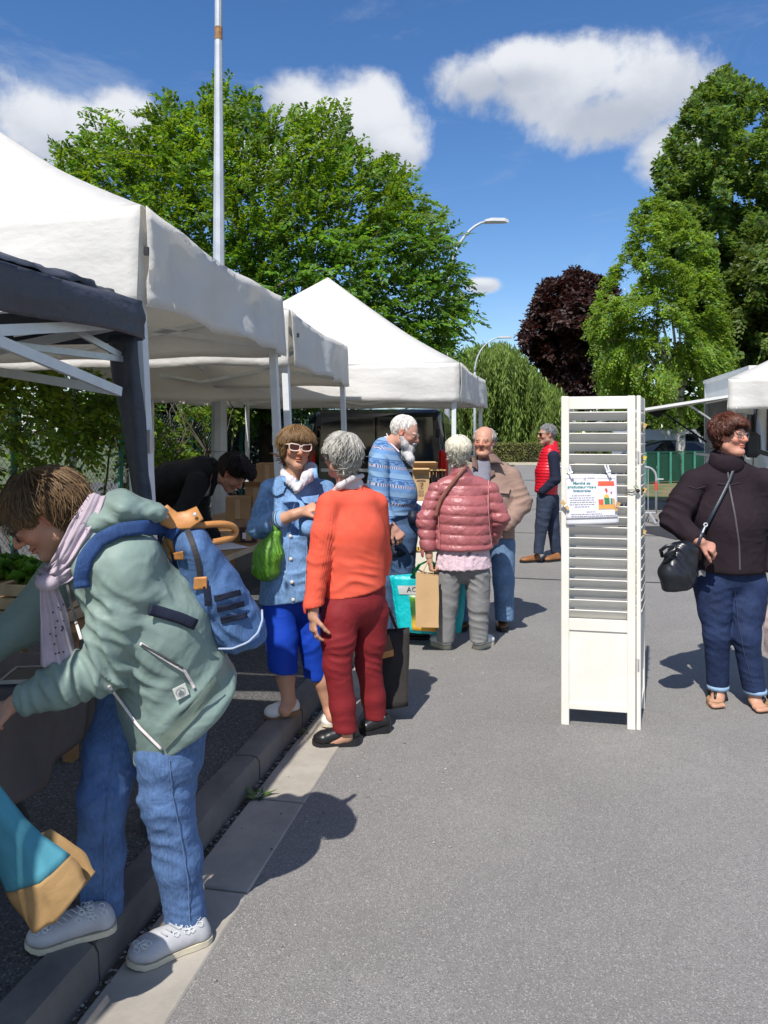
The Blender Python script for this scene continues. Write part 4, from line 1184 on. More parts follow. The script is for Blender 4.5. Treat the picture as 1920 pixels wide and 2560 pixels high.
# ================================================================== soft body modelling: blended shapes turned into one skin
class Soft:
    def __init__(s): s.ops = []; s.g = 0; s.cur = 0
    def _add(s, lo, hi, fn, k, op): s.ops.append((np.asarray(lo, float), np.asarray(hi, float), fn, k, op, s.cur)); return s
    def cone(s, a, b, ra, rb, k=.02, op='u'):
        a, b = np.asarray(a, float), np.asarray(b, float); d = b - a; L2 = d @ d + 1e-12; m = max(ra, rb)
        def fn(x, y, z):
            t = np.clip(((x - a[0]) * d[0] + (y - a[1]) * d[1] + (z - a[2]) * d[2]) / L2, 0, 1)
            return np.sqrt((x - a[0] - t * d[0]) ** 2 + (y - a[1] - t * d[1]) ** 2 + (z - a[2] - t * d[2]) ** 2) - (ra + (rb - ra) * t)
        return s._add(np.minimum(a, b) - m, np.maximum(a, b) + m, fn, k, op)
    def chain(s, pts, rs, k=.02, op='u'):
        s.g += 1; s.cur = s.g
        for i in range(len(pts) - 1): s.cone(pts[i], pts[i + 1], rs[i], rs[i + 1], k, op)
        s.cur = 0
        return s
    def econe(s, a, b, wa, wb, side, k=.03, op='u'):
        """tapered limb of oval section: wa/wb = (half width along side, half depth)"""
        a, b = np.asarray(a, float), np.asarray(b, float); d = b - a; L2 = d @ d; ax = d / math.sqrt(L2)
        sd = nrm(np.asarray(side, float) - ax * (np.asarray(side, float) @ ax)); nn = np.cross(ax, sd)
        m = max(*wa, *wb)
        def fn(x, y, z):
            px, py, pz = x - a[0], y - a[1], z - a[2]
            t = np.clip((px * d[0] + py * d[1] + pz * d[2]) / L2, 0, 1)
            px, py, pz = px - t * d[0], py - t * d[1], pz - t * d[2]
            w = wa[0] + (wb[0] - wa[0]) * t; e = wa[1] + (wb[1] - wa[1]) * t; mm = np.minimum(w, e)
            q = ((px * sd[0] + py * sd[1] + pz * sd[2]) / w) ** 2 + ((px * nn[0] + py * nn[1] + pz * nn[2]) / e) ** 2 + ((px * ax[0] + py * ax[1] + pz * ax[2]) / mm) ** 2
            return (np.sqrt(q) - 1) * mm
        return s._add(np.minimum(a, b) - m, np.maximum(a, b) + m, fn, k, op)
    def ell(s, c, r, ax=None, k=.02, op='u'):
        c = np.asarray(c, float); r = (np.full(3, r) if np.isscalar(r) else np.asarray(r, float)) * getattr(s, 'rs', 1.0)
        ax = np.eye(3) if ax is None else np.asarray(ax, float); m = r.max(); mn = r.min()
        def fn(x, y, z):
            px, py, pz = x - c[0], y - c[1], z - c[2]
            q = 0
            for i in range(3): q = q + ((px * ax[i][0] + py * ax[i][1] + pz * ax[i][2]) / r[i]) ** 2
            q = np.sqrt(q)
            return (q - 1) * mn if mn > .35 * m else q * (q - 1) / (np.sqrt(sum(((px * ax[i][0] + py * ax[i][1] + pz * ax[i][2]) / r[i] ** 2) ** 2 for i in range(3))) + 1e-6)
        return s._add(c - m, c + m, fn, k, op)
    def cut(s, p, n, rad=None, k=.006):
        """cut away the side n points to"""
        p, n = np.asarray(p, float), nrm(n)
        lo, hi = (p - rad, p + rad) if rad else (np.full(3, -1e9), np.full(3, 1e9))
        return s._add(lo, hi, lambda x, y, z: (x - p[0]) * n[0] + (y - p[1]) * n[1] + (z - p[2]) * n[2], k, 'c')
    def mesh(s, res=.008, mode=None, kj=.012):
        """mode 'arms': limbs meet the trunk in a crease; 'legs': each leg flows out of the hips, the two meet in a crease"""
        us = [o for o in s.ops if o[4] == 'u']
        lo = np.min([o[0] for o in us], 0) - 3 * res; hi = np.max([o[1] for o in us], 0) + 3 * res
        ax = [np.arange(lo[i], hi[i] + res, res) for i in range(3)]
        def smin(B, f, k):
            if k > 0:
                q = np.clip(.5 + .5 * (B - f) / k, 0, 1); B[...] = B + (f - B) * q - k * q * (1 - q)
            else: np.minimum(B, f, out=B)
        def run(A, ops):
            for (l, h, fn, k, op, g_) in ops:
                mg = (k + 3 * res) if op != 'c' else 0
                sl = [slice(max(0, int(np.searchsorted(ax[i], l[i] - mg))), int(np.searchsorted(ax[i], h[i] + mg))) for i in range(3)]
                if any(q.stop <= q.start for q in sl): continue
                x, y, z = ax[0][sl[0]][:, None, None], ax[1][sl[1]][None, :, None], ax[2][sl[2]][None, None, :]
                f = fn(x, y, z).astype(np.float32); B = A[tuple(sl)]
                if op == 'u': smin(B, f, k)
                else:
                    g = f if op == 'c' else -f
                    if k > 0:
                        q = np.clip(.5 - .5 * (B - g) / k, 0, 1); B[...] = B + (g - B) * q + k * q * (1 - q)
                    else: np.maximum(B, g, out=B)
            return A
        A = np.full([len(q) for q in ax], .5, dtype=np.float32)
        if mode is None or s.g == 0: run(A, s.ops)
        else:
            run(A, [o for o in s.ops if o[5] == 0 and o[4] == 'u'])
            base = A.copy()
            for g_ in range(1, s.g + 1):
                B = run(base.copy() if mode == 'legs' else np.full_like(A, .5), [o for o in s.ops if o[5] == g_])
                smin(A, B, kj)
            run(A, [o for o in s.ops if o[4] != 'u'])
        return surface_nets(A, ax)
def surface_nets(A, ax):
    I = A < 0
    c = np.zeros([n - 1 for n in A.shape], np.int8)
    for dx in (0, 1):
        for dy in (0, 1):
            for dz in (0, 1):
                c += I[dx:I.shape[0] - 1 + dx, dy:I.shape[1] - 1 + dy, dz:I.shape[2] - 1 + dz]
    act = (c > 0) & (c < 8)
    ix = np.argwhere(act)
    idm = np.full(act.shape, -1, np.int32); idm[act] = np.arange(len(ix))
    acc = np.zeros((len(ix), 3)); cnt = np.zeros(len(ix))
    cor = [np.array(o) for o in np.ndindex(2, 2, 2)]
    for a in range(8):
        for b in range(a + 1, 8):
            if np.abs(cor[a] - cor[b]).sum() != 1: continue
            fa = A[tuple((ix + cor[a]).T)]; fb = A[tuple((ix + cor[b]).T)]
            m = (fa < 0) != (fb < 0)
            t = np.where(m, fa / np.where(m, fa - fb, 1), 0)
            acc += np.where(m[:, None], cor[a] + (cor[b] - cor[a]) * t[:, None], 0); cnt += m
    loc = acc / cnt[:, None]
    V = np.stack([ax[i][0] + (ix[:, i] + loc[:, i]) * (ax[i][1] - ax[i][0]) for i in range(3)], 1)
    F = []
    for d in range(3):
        u, v = (d + 1) % 3, (d + 2) % 3
        s0 = [slice(None)] * 3; s1 = [slice(None)] * 3
        s0[d] = slice(0, -1); s1[d] = slice(1, None)
        for w in (u, v): s0[w] = slice(1, -1); s1[w] = slice(1, -1)
        a, b = I[tuple(s0)], I[tuple(s1)]
        e = np.argwhere(a != b)
        if not len(e): continue
        pos = a[tuple(e.T)]
        e[:, u] += 1; e[:, v] += 1
        def g(du, dv):
            q = e.copy(); q[:, u] -= du; q[:, v] -= dv
            return idm[tuple(q.T)]
        q = np.stack([g(1, 1), g(0, 1), g(0, 0), g(1, 0)], 1)
        q[~pos] = q[~pos][:, ::-1]
        F.append(q)
    return V, np.vstack(F)
def smooth_mesh(V, F, it=1, lam=.5):
    e = np.vstack([F[:, [0, 1]], F[:, [1, 2]], F[:, [2, 3]], F[:, [3, 0]]])
    deg = np.bincount(e.ravel(), minlength=len(V))[:, None] + 1e-9
    for _ in range(it):
        S = np.zeros_like(V); np.add.at(S, e[:, 0], V[e[:, 1]]); np.add.at(S, e[:, 1], V[e[:, 0]])
        V = V + lam * (S / deg - V)
    return V
def folds(V, F, fl=(), noise=.003, nf=14., seed=0., puff=None):
    """cloth relief: each fold = (centre, direction across the creases, wavelength, depth, reach)"""
    N = vnormals(V, F)
    d = noise * fbm(V * nf + seed, 2)
    if noise >= .0019:
        for (fq, am_, sq) in ((5., .9, 2.4), (10., .6, 1.6)):
            n_ = vnoise((V + .03 * fbm(V * 9 + seed, 2)[:, None]) * np.array([fq, fq, fq * sq]) + 31 + seed)
            m_ = np.clip(.5 + 1.4 * vnoise(V * fq * .45 + 3 + seed), 0, 1)
            d = d + am_ * noise * m_ * np.exp(-(n_ / .075) ** 2)
    for (c, dr, wl, am, rad) in fl:
        q = V - np.asarray(c, float); dr = nrm(dr)
        w = np.exp(-(q ** 2).sum(1) / rad ** 2)
        ph = (q @ dr) / wl + 1.5 * vnoise(V * (.22 / wl) + seed) + .5 * vnoise(V * (.55 / wl) + 4 + seed)
        crease = np.abs(np.cos(math.pi * ph)) ** 4
        run = np.clip(.55 + 1.3 * vnoise(V * (.30 / wl) + 17 + seed), 0, 1)
        d = d + 1.35 * am * w * run * (crease - .32)
    if puff is not None: d = d + puff
    return V + N * d[:, None]
def yoke(S, nb, sL, sR, r0=.060, r1=.050, k=.04):
    nb = np.asarray(nb, float)
    for q in (sL, sR): S.cone(nb + np.array([0, .01, -.02]), L3(nb, q, .80) + np.array([0, 0, -.005]), r0, r1, k)
    return S

class Frame:
    def __init__(s, c, yaw=0, pitch=0, roll=0, scale=1.0):
        y, p, r = math.radians(yaw), math.radians(pitch), math.radians(roll)
        f = np.array([math.sin(y) * math.cos(p), -math.cos(y) * math.cos(p), -math.sin(p)])
        x = nrm(np.cross(f, UP)); u = np.cross(x, f)
        s.x = x * math.cos(r) + u * math.sin(r); s.z = u * math.cos(r) - x * math.sin(r); s.y = f
        s.c = np.asarray(c, float); s.s = scale; s.ax = np.array([s.x, s.y, s.z])
    def p(s, x, y, z): return s.c + s.s * (x * s.x + y * s.y + z * s.z)
    def loc(s, V): return ((V - s.c) @ s.ax.T) / s.s

SKIN = NT('skin')
_b = SKIN.bump(SKIN.noise(260, 3, .6), .12, .001)
M_skin = SKIN.done(SKIN.mix(1., SKIN.mix(SKIN.rng(SKIN.noise(22, 4, .6), .35, .7), (.93, .93, .93), (1.05, 1.0, .98)), SKIN.attr(), 'MULTIPLY'), .48, _b, spec=.35, **{'Subsurface Weight': .12, 'Subsurface Scale': .02})
SKIN.b.inputs['Subsurface Radius'].default_value = (1., .35, .2)

def head_mesh(fr, neck, skin, male=False, brow=(.12, .08, .05), lip=(.95, .62, .58), fat=0., res=.0034, old=.0, beard=None, eyes='open', squint=False, nose=1.0, jaw=1.0):
    S = Soft(); p = fr.p; s = fr.s; ax = fr.ax
    def E(c, r, k=.012, op='u'): S.ell(p(*c), np.asarray(r) * s, ax, k * s, op)
    def K(a, b, ra, rb, k=.012, op='u'): S.cone(p(*a), p(*b), ra * s, rb * s, k * s, op)
    E((0, -.018, .028), (.074, .094, .086), 0)
    E((0, .028, -.018), (.060 + fat * .4, .062, .082), .03)
    K((-.040 * jaw, .012, -.066), (0, .058, -.092), .026 + fat * .5, .024, .02)
    K((.040 * jaw, .012, -.066), (0, .058, -.092), .026 + fat * .5, .024, .02)
    E((0, .074, -.098), (.019 * jaw, .016, .014), .016)
    for q in (-1, 1):
        E((q * .036, .064, -.026), (.022 + fat * .3, .021, .020), .016)
        E((q * .033, .082, .020), (.022, .010, .007), .009)
        E((q * .031, .1005, .004), (.017, .016, .011), .007, 's')
    K((0, .088, .012), (0, .108 + .004 * (nose - 1), -.022), .0085, .0115 * nose, .010)
    E((0, .104, -.0265), (.0125 * nose, .013 * nose, .010), .006)
    for q in (-1, 1):
        E((q * .0125 * nose, .094, -.029), (.0075, .011, .008), .005)
        E((q * .007, .100, -.0365), (.004, .006, .004), .003, 's')
        # eyeball under lids
        E((q * .031, .0795, .0035), (.0128, .0118, .0118), .003)
        E((q * .031, .0835, .0105), (.0165, .0095, .0050 if not squint else .0075), .004)
        E((q * .031, .0825, -.0055), (.0150, .0085, .0042 if not squint else .006), .004)
        # fold from nose to mouth corner
        S.cone(p(q * .020, .099, -.030), p(q * .031, .083, -.060), .0022 * s, .0022 * s, .005 * s, 's')
        # ear
        E((q * .0765, -.006, -.002), (.0075, .0185, .030), .004)
        E((q * .0835, -.001, .001), (.0045, .0105, .019), .004, 's')
        K((q * .074, .004, -.030), (q * .078, .002, -.022), .006, .007, .004)
    E((0, .0895, -.0555), (.0230, .0095, .0055), .005)
    E((0, .0875, -.0665), (.0205, .0095, .0065), .005)
    S.ell(p(0, .101, -.0612), np.array((.023, .012, .0014)) * s, ax, .003 * s, 's')
    if old > 0:
        for q in (-1, 1): S.cone(p(q * .016, .096, -.014), p(q * .045, .072, -.014), .0015 * s, .0015 * s, .005 * s, 's')
        for h in (.045, .055): S.ell(p(0, .092, h), np.array((.03, .008, .0010)) * s, ax, .003 * s, 's')
    neck = np.asarray(neck, float)
    S.cone(p(0, -.022, -.055), neck, (.050 + fat * .3 + (.006 if male else 0)) * s, (.056 + (.008 if male else 0)) * s, .03 * s)
    if fat > .01: S.ell(p(0, .045, -.105), np.array((.04, .035, .022)) * s, ax, .03 * s)
    V, F = S.mesh(res * s)
    l = fr.loc(V)
    col = np.tile(np.asarray(skin, float), (len(V), 1))
    def paint(w, c):
        nonlocal col
        w = np.clip(w, 0, 1)[:, None]; col = col * (1 - w) + np.asarray(c, float) * w
    def blob(c, r, soft=.35):
        q = np.sqrt((((l - np.asarray(c)) / np.asarray(r)) ** 2).sum(1)); return (1 + soft - q) / soft
    sk = np.asarray(skin)
    for q in (-1, 1):
        paint(.38 * blob((q * .042, .07, -.025), (.024, .04, .022), .9), sk * (1.02, .72, .66))
        paint(.55 * blob((q * .08, 0, 0), (.02, .025, .035), .5), sk * (1.0, .72, .66))
    paint(.42 * blob((0, .108, -.022), (.018, .025, .016), .7), sk * (1.02, .70, .62))
    paint(.85 * blob((0, .092, -.0605), (.0225, .02, .0105), .3), sk * np.asarray(lip))
    paint(.7 * blob((0, .094, -.0612), (.0225, .02, .0020), .5), sk * (.35, .2, .18))
    ed = .0030 if eyes == 'slit' else .0050
    for q in (-1, 1):
        m = blob((q * .031, .09, .0035), (.0125, .02, ed), .15)
        paint(m, (.62, .58, .54)); paint(np.minimum(m, blob((q * .031, .09, .0035), (.0058, .03, .0075), .25)), (.05, .035, .025))
        paint(.8 * blob((q * .031, .09, .0035 + ed * 1.15), (.0145, .02, .0018), .5), (.03, .02, .018))
        paint(.35 * blob((q * .031, .09, -.004), (.015, .02, .004), .8), sk * (.8, .62, .6))
        bz = .0215 + .002 * np.cos((np.abs(l[:, 0]) - .03) * 90)
        w = (1.5 - np.abs(l[:, 2] - bz) / .0032) * ((np.sign(l[:, 0]) == q) & (np.abs(l[:, 0]) > .013) & (np.abs(l[:, 0]) < .050) & (l[:, 1] > .05))
        paint(.75 * w, brow)
    if beard is not None:
        w = ((l[:, 1] > .005) & (l[:, 2] < -.040) & (l[:, 2] > -.13)) * np.clip((-.036 - l[:, 2]) / .012, 0, 1)
        w = w * (1 - np.clip(blob((0, .092, -.0605), (.023, .03, .011), .3), 0, 1))
        paint(beard[1] * w, beard[0])
    return V, F, col

def locks(fr, V, F, n, L, wid, flow, tr, lift=.003, tint=.25, seg=5, keep=None, grav=.6, wave=.0, face=.050, fine=True):
    """locks of hair laid along the scalp: ribbons following a flow on the hair surface"""
    N = vnormals(V, F)
    idx = tr.integers(0, len(V), n * 3)
    if keep is not None: idx = idx[keep(fr.loc(V[idx]))]
    idx = idx[:n]; n = len(idx)
    p = V[idx] + N[idx] * lift * .4; nn = N[idx]
    ctr = fr.p(0, -.012, .02)
    Ls = L * tr.uniform(.55, 1.2, n) * np.where(fr.loc(p)[:, 1] > .03, .5, 1.); W = wid * tr.uniform(.6, 1.3, n)
    ring = []
    jit = tr.normal(0, .22, (n, 3)); ph = tr.uniform(0, 6.28, n)
    for k in range(seg + 1):
        l = fr.loc(p)
        d = flow(l) + jit
        d = d @ fr.ax
        d[:, 2] -= grav * k / seg
        rad = p - ctr; rl = np.linalg.norm(rad, axis=1)[:, None]; rad = rad / rl
        keepn = rad * .6 + nn * .4; keepn /= np.linalg.norm(keepn, axis=1)[:, None]
        d = d - keepn * (d * keepn).sum(1)[:, None] * (.9 if k < seg - 1 else .6); d /= np.linalg.norm(d, axis=1)[:, None] + 1e-9
        s = np.cross(d, keepn); s /= np.linalg.norm(s, axis=1)[:, None] + 1e-9
        w = (W * (math.sin(math.pi * min(1, (k + .6) / (seg + .6))) ** .6))[:, None] * .5
        o = s * (wave * np.sin(ph + k * 1.9))[:, None] if wave else 0
        hgt = keepn * (lift * (1 + tr.random(n)) * math.sin(math.pi * (k + .5) / (seg + 1)))[:, None]
        ring.append(np.stack([p - s * w + o, p + hgt + o, p + s * w + o], 1))
        ln_ = fr.loc(p + d * (Ls / seg)[:, None])
        stop = (np.abs(ln_[:, 0]) < .060) & (ln_[:, 1] > .040) & (ln_[:, 2] < face)
        stop |= (np.abs(ln_[:, 0]) > .05) & (ln_[:, 1] > .0) & (ln_[:, 2] < .012)
        p = p + d * (np.where(stop, .12, 1.) * Ls / seg)[:, None]
        # follow the scalp's roundness
        nr = p - ctr; p = ctr + nr * (rl * .35 + np.linalg.norm(nr, axis=1)[:, None] * .65) / (np.linalg.norm(nr, axis=1)[:, None] + 1e-9)
    Vv = np.stack(ring, 1).reshape(-1, 3)
    base = np.arange(n)[:, None] * (seg + 1) * 3
    Fq = []
    for k in range(seg):
        for j in (0, 1):
            a = base + k * 3 + j
            Fq.append(np.concatenate([a, a + 1, a + 4, a + 3], 1))
    t = np.repeat(np.clip(tr.normal(1, tint, n), .35, 1.9), (seg + 1) * 3)
    res_ = (Vv, np.vstack(Fq), np.stack([t, t, t], 1))
    if fine: res_ = join_q(res_, locks(fr, V, F, int(n * 1.3), L * 1.25, wid * .3, flow, tr, lift * .9, tint * 1.1, seg, keep, grav, wave, face, False))
    return res_
def join_q(*ms):
    V, F, C_, o = [], [], [], 0
    for m in ms:
        V.append(m[0]); F.append(np.asarray(m[1]) + o); o += len(m[0])
        C_.append(m[2] if len(m) > 2 and m[2] is not None else np.ones((len(m[0]), 3)))
    return np.vstack(V), np.vstack(F), np.vstack(C_)
_hm = {}
def hair_mat(name, c, rough=.5):
    if name in _hm: return _hm[name]
    t = NT(name)
    f = t.rng(t.noise(90, 3, .6, t.coord((1, 1, .35))), .3, .7)
    cc = t.mix(1., t.mix(f, sc3(c, .72), sc3(c, 1.2)), t.attr(), 'MULTIPLY')
    _hm[name] = t.done(cc, rough, t.bump(t.noise(170, 3, .6, t.coord((1, 1, .25))), .5, .002), spec=.3)
    return _hm[name]

def hand(S, wrist, d, palm_n, thumb, size=1.0, curl=(.35, .5, .4), spread=.06, thumb_out=.6, thumb_curl=.3):
    """palm, four jointed fingers and a thumb; palm_n points out of the palm, thumb = +1/-1 along cross(d, palm_n)"""
    w = np.asarray(wrist, float); d = nrm(d); n = nrm(np.asarray(palm_n, float) - d * np.dot(palm_n, d)); s = np.cross(d, n) * thumb
    z = size
    S.econe(w + d * .012 * z, w + d * .082 * z, (.026 * z, .014 * z), (.038 * z, .0135 * z), s, .010)
    S.cone(w - d * .03 * z, w + d * .02 * z, .0245 * z, .0225 * z, .012)
    for i, (o, L, r) in enumerate(((.029, .074, .0088), (.0098, .082, .0092), (-.0098, .076, .0088), (-.029, .060, .0078))):
        b = w + d * (.078 - .004 * abs(i - 1)) * z + s * o * z
        ang = 0.; q = b; dd = nrm(d + s * spread * (1.5 - i))
        for j, fr_ in enumerate((.46, .30, .24)):
            ang += curl[j] * (1 + .12 * i)
            v = dd * math.cos(ang) + n * math.sin(ang)
            e = q + v * L * fr_ * z
            S.cone(q, e, r * z * (1 - .09 * j), r * z * (1 - .09 * (j + 1)), .004)
            q = e
    b = w + d * .022 * z + s * .022 * z + n * .004 * z
    v = nrm(d * .75 + s * thumb_out + n * thumb_curl)
    m = b + v * .044 * z; S.cone(b, m, .0125 * z, .0105 * z, .010)
    v2 = nrm(d * .95 + s * thumb_out * .35 + n * (thumb_curl + .25)); e = m + v2 * .032 * z; S.cone(m, e, .0105 * z, .0098 * z, .004)
    S.cone(e, e + nrm(v2 + n * .25) * .024 * z, .0098 * z, .0080 * z, .004)
    return S

def shoe_parts(T, heel, toe, wid, m_up, m_sole, hgt=.075, sole=.022, parent=None, heel_h=0., low=False, ankle=None, name='shoe', res=.005, extra=None, open_=0.0):
    heel, toe = np.asarray(heel, float), np.asarray(toe, float)
    g = min(heel[2], toe[2]) if abs(heel[2] - toe[2]) < .02 else None
    d = nrm(toe - heel); L = np.linalg.norm(toe - heel); x = nrm(np.cross(d, UP)); u = np.cross(x, d)
    prof_ = [(0, .30), (.03, .55), (.10, .74), (.25, .78), (.42, .74), (.58, .86), (.72, 1.0), (.84, .94), (.93, .68), (.985, .32), (1.0, .12)]
    hw = wid / 2
    mb = MB(); secs = []
    for (f, w) in prof_:
        b = heel + d * L * f
        lift = heel_h * max(0, 1 - f * 1.9) + (.010 * max(0, (f - .8) / .2) ** 2)
        t0 = 0.010 * max(0, (f - .85) / .15)
        secs.append([b - x * hw * w + u * t0, b + x * hw * w + u * t0, b + x * hw * w * 1.02 + u * (sole + lift), b - x * hw * w * 1.02 + u * (sole + lift)])
    loft(mb, [np.array(q) for q in secs])
    S = Soft()
    base = heel + u * (sole + heel_h * .6)
    S.econe(heel + d * L * .13 + u * (sole + heel_h + hgt * .15), heel + d * L * .17 + u * (sole + heel_h + hgt * .66), (hw * .72, L * .115), (hw * .58, L * .10), x, .01)
    S.econe(heel + d * L * .18 + u * (sole + heel_h * .8 + .020), heel + d * L * .74 + u * (sole + .018), (hw * .76, .036), (hw * .97, .034), x, .015)
    S.ell(heel + d * L * .80 + u * (sole + .016), (L * .185, hw * .90, .027), (d, x, u), .02)
    S.econe(heel + d * L * .28 + u * (sole + heel_h * .7 + hgt * .55), heel + d * L * .62 + u * (sole + .035), (hw * .52, .030), (hw * .62, .020), x, .02)
    if low: S.ell(heel + d * L * .30 + u * (sole + heel_h + hgt * .88), (L * .22, hw * .62, hgt * .40), (d, x, u), .008, 's')
    S.cut(heel + u * (sole + .002), -u - d * (heel_h / L * 1.4 if heel_h else 0), None, .003)
    V, F = S.mesh(res)
    so = T.part(name, (V, F, np.ones((len(V), 3))), m_up, parent=parent, smooth=True)
    soften(T.part('sole', mb, m_sole, parent=so), 50)
    return so, (d, x, u, L, hw)
# ================================================================== people
def denim(name, base, fade=1.8, fs=7., rough=.8):
    if name in _mats: return _mats[name]
    t = NT(name)
    f = t.rng(t.noise(fs, 5, .6), .38, .72)
    c = t.mix(f, base, sc3(base, fade))
    f2 = t.rng(t.noise(160, 2, .5, t.coord((1, 1, .3))), .35, .7)
    c = t.mix(t.math('MULTIPLY', f2, .35), c, sc3(base, fade * 1.25))
    r1 = t.math('ABSOLUTE', t.math('SUBTRACT', t.noise(11, 3, .5, None, .7), .5))
    b1 = t.bump(t.rng(r1, 0, .14), .16, .008, t.bump(t.noise(45, 3, .6), .35, .004))
    _mats[name] = t.done(c, rough, t.bump(t.noise(420, 2, .5), .25, .001, b1), spec=.2)
    return _mats[name]
def cloth(name, c, rough=.75, var=.10, wr=.3, wscale=16, fine=300, spec=.25, fb=.2, **kw):
    if name in _mats: return _mats[name]
    t = NT(name)
    col_ = t.mix(t.rng(t.noise(9, 5, .6), .3, .7), sc3(c, 1 - var), sc3(c, 1 + var))
    r1 = t.math('ABSOLUTE', t.math('SUBTRACT', t.noise(wscale * .55, 3, .5, None, .8), .5))
    b1 = t.bump(t.rng(r1, 0, .16), wr * .45, .010, t.bump(t.noise(wscale, 4, .55, None, .4), wr, .010))
    _mats[name] = t.done(col_, rough, t.bump(t.noise(fine, 2, .5), fb, .0015, b1), spec=spec, **kw)
    return _mats[name]
SK1, SK2, SK3 = (.50, .275, .180), (.50, .255, .175), (.40, .20, .125)
class Surf:
    """looks up points on the side of a garment that faces the camera"""
    def __init__(s, V): s.V = V; s.px = CX + V[:, 0] / V[:, 1] * FPX; s.py = YH - (V[:, 2] - EYE) / V[:, 1] * FPX
    def at(s, px, py, off=.003, rad=9.):
        d = (s.px - px) ** 2 + (s.py - py) ** 2
        m = d < rad * rad
        if not m.any(): m = d <= d.min() + 4
        return P(px, py, s.V[m, 1].min() - off)
    def path(s, pts, off=.003, n=14, rad=9.):
        pts = np.asarray(pts, float); seg = np.linspace(0, len(pts) - 1, n)
        q = np.stack([np.interp(seg, range(len(pts)), pts[:, i]) for i in (0, 1)], 1)
        r = np.array([s.at(a, b, off, rad) for a, b in q])
        if n > 4:   # even out the depth along the line
            z = r[:, 1].copy(); z[1:-1] = (r[:-2, 1] + 2 * r[1:-1, 1] + r[2:, 1]) / 4
            r = np.array([P(a, b, zz) for (a, b), zz in zip(q, z)])
        return r
def ribbon(pts, w, th=.15, n=8, col=None):
    pts = np.asarray(pts, float); view = nrm(np.array([0, 0, EYE]) - pts.mean(0))
    return MB().tube(pts, w / 2, n, True, col, th, view)
def person(label, origin, pieces):
    V, F, col_ = join_q(*pieces)
    return Thing('person', label, 'person', origin, 'people at the market', mesh=(V, F, col_), mat=M_skin)
def skin_of(S, skin, res=.0045):
    V, F = S.mesh(res)
    return V, F, np.tile(np.asarray(skin, float), (len(V), 1))
def core(chains, skin):
    S = Soft()
    for (pts, rs) in chains: S.chain(pts, rs, .03)
    return skin_of(S, skin, .014)
def put(T, name, S, m, res=.008, fl=(), noise=.002, nf=14., seed=0., puff=None, it=0, parent=None, colf=None):
    mode = 'legs' if name in ('jeans', 'trousers') else 'arms' if name in ('jacket', 'sweater', 'fleece') else None
    V, F = S.mesh(res, mode, .006 if mode == 'legs' else .016)
    if it: V = smooth_mesh(V, F, it)
    pf = puff(V) if puff is not None else None
    V = folds(V, F, fl, noise, nf, seed, pf)
    o = T.part(name, (V, F, colf(V) if colf else None), m, parent=parent, smooth=True)
    return o, Surf(V)
def glasses(T, fr, m_frame, m_lens, y=.100, z=.003, w=.026, h=.018, thick=.0016, cat_eye=0., sq=3.0, temple=None, gap=.032):
    mb = MB(); root = None
    def loop(q):
        pts = []
        for a in np.linspace(0, 2 * math.pi, 25):
            c, s_ = math.cos(a), math.sin(a)
            xx = math.copysign(abs(c) ** (2 / sq), c) * w; zz = math.copysign(abs(s_) ** (2 / sq), s_) * h
            zz += cat_eye * max(0, xx / w) * .8 * (1 if s_ > -.2 else .2)
            xx_ = q * (gap + xx); pts.append(fr.p(xx_, y - .010 * (abs(xx_) / .06) ** 2, z + zz))
        return pts
    for q in (-1, 1):
        mb.tube(loop(q), thick * fr.s, 6, False)
        mb.tube([fr.p(q * (gap + w), y - .012, z + h * .45 + cat_eye * .8), fr.p(q * .076, .05, z + .012), fr.p(q * .082, -.005, z + .008)], thick * .9 * fr.s, 5)
    mb.tube([fr.p(-gap + w * .95, y, z + h * .35), fr.p(0, y + .004, z + h * .5), fr.p(gap - w * .95, y, z + h * .35)], thick * fr.s, 6)
    g = T.part('glasses', mb, m_frame, smooth=True)
    for q in (-1, 1):
        L = np.array(loop(q)[:-1]); c = L.mean(0)
        V = np.vstack([L, c[None] + fr.y * .002 * fr.s]); n = len(L)
        T.part('lens', MB().add(V, [(i, (i + 1) % n, n) for i in range(n)]), m_lens, parent=g, smooth=True)
    return g
t = NT('clear_lens'); M_lens = t.done((.9, .92, .95), .03, None, spec=.5, **{'Transmission Weight': 1.0, 'IOR': 1.05, 'Alpha': .22})
M_shade = mat('brown_lens', (.055, .012, .008), .06, .05, 5, 0, spec=.6)
M_shade2 = mat('dark_lens', (.01, .01, .012), .06, .05, 5, 0, spec=.6)
M_wireg = mat('thin_metal', (.35, .30, .22), .3, .05, 5, 0, .8)
def shortflow(l):   # from the crown forwards and down the sides
    w = np.array([0, -.05, .11])
    d = l - w; d[:, 2] -= .02
    return d / (np.linalg.norm(d, axis=1)[:, None] + 1e-9)

# ------------------------------------------------------------------ woman in the green jacket, bending to the table
def PG(x, y, z): return P(x, y, z if z > 2.33 else 2.33 - (2.33 - z) * .5)
f1 = nrm(np.array([-.9, -.42, 0])); s1 = np.array([f1[1], -f1[0], 0])       # facing, her right
fr = Frame(PG(110, 1283, 2.05), -66, 40, 0, 1.0)
hip, waist, chest, neckb = PG(430, 1690, 2.38), PG(392, 1560, 2.29), PG(292, 1425, 2.17), PG(222, 1335, 2.10)
sh_n, el_n, wr_n = PG(318, 1405, 2.01), PG(262, 1668, 2.02), PG(52, 1752, 1.96)
sh_f, el_f, wr_f = PG(165, 1435, 2.44), PG(62, 1560, 2.42), PG(-50, 1640, 2.36)
S = Soft(); S.cone(el_n, wr_n, .034, .027, .01)
hand(S, PG(50, 1752, 1.96), nrm(PG(-40, 1790, 1.98) - PG(50, 1752, 1.96)), (-.2, .3, -1), 1, 1.0, (.5, .6, .4))
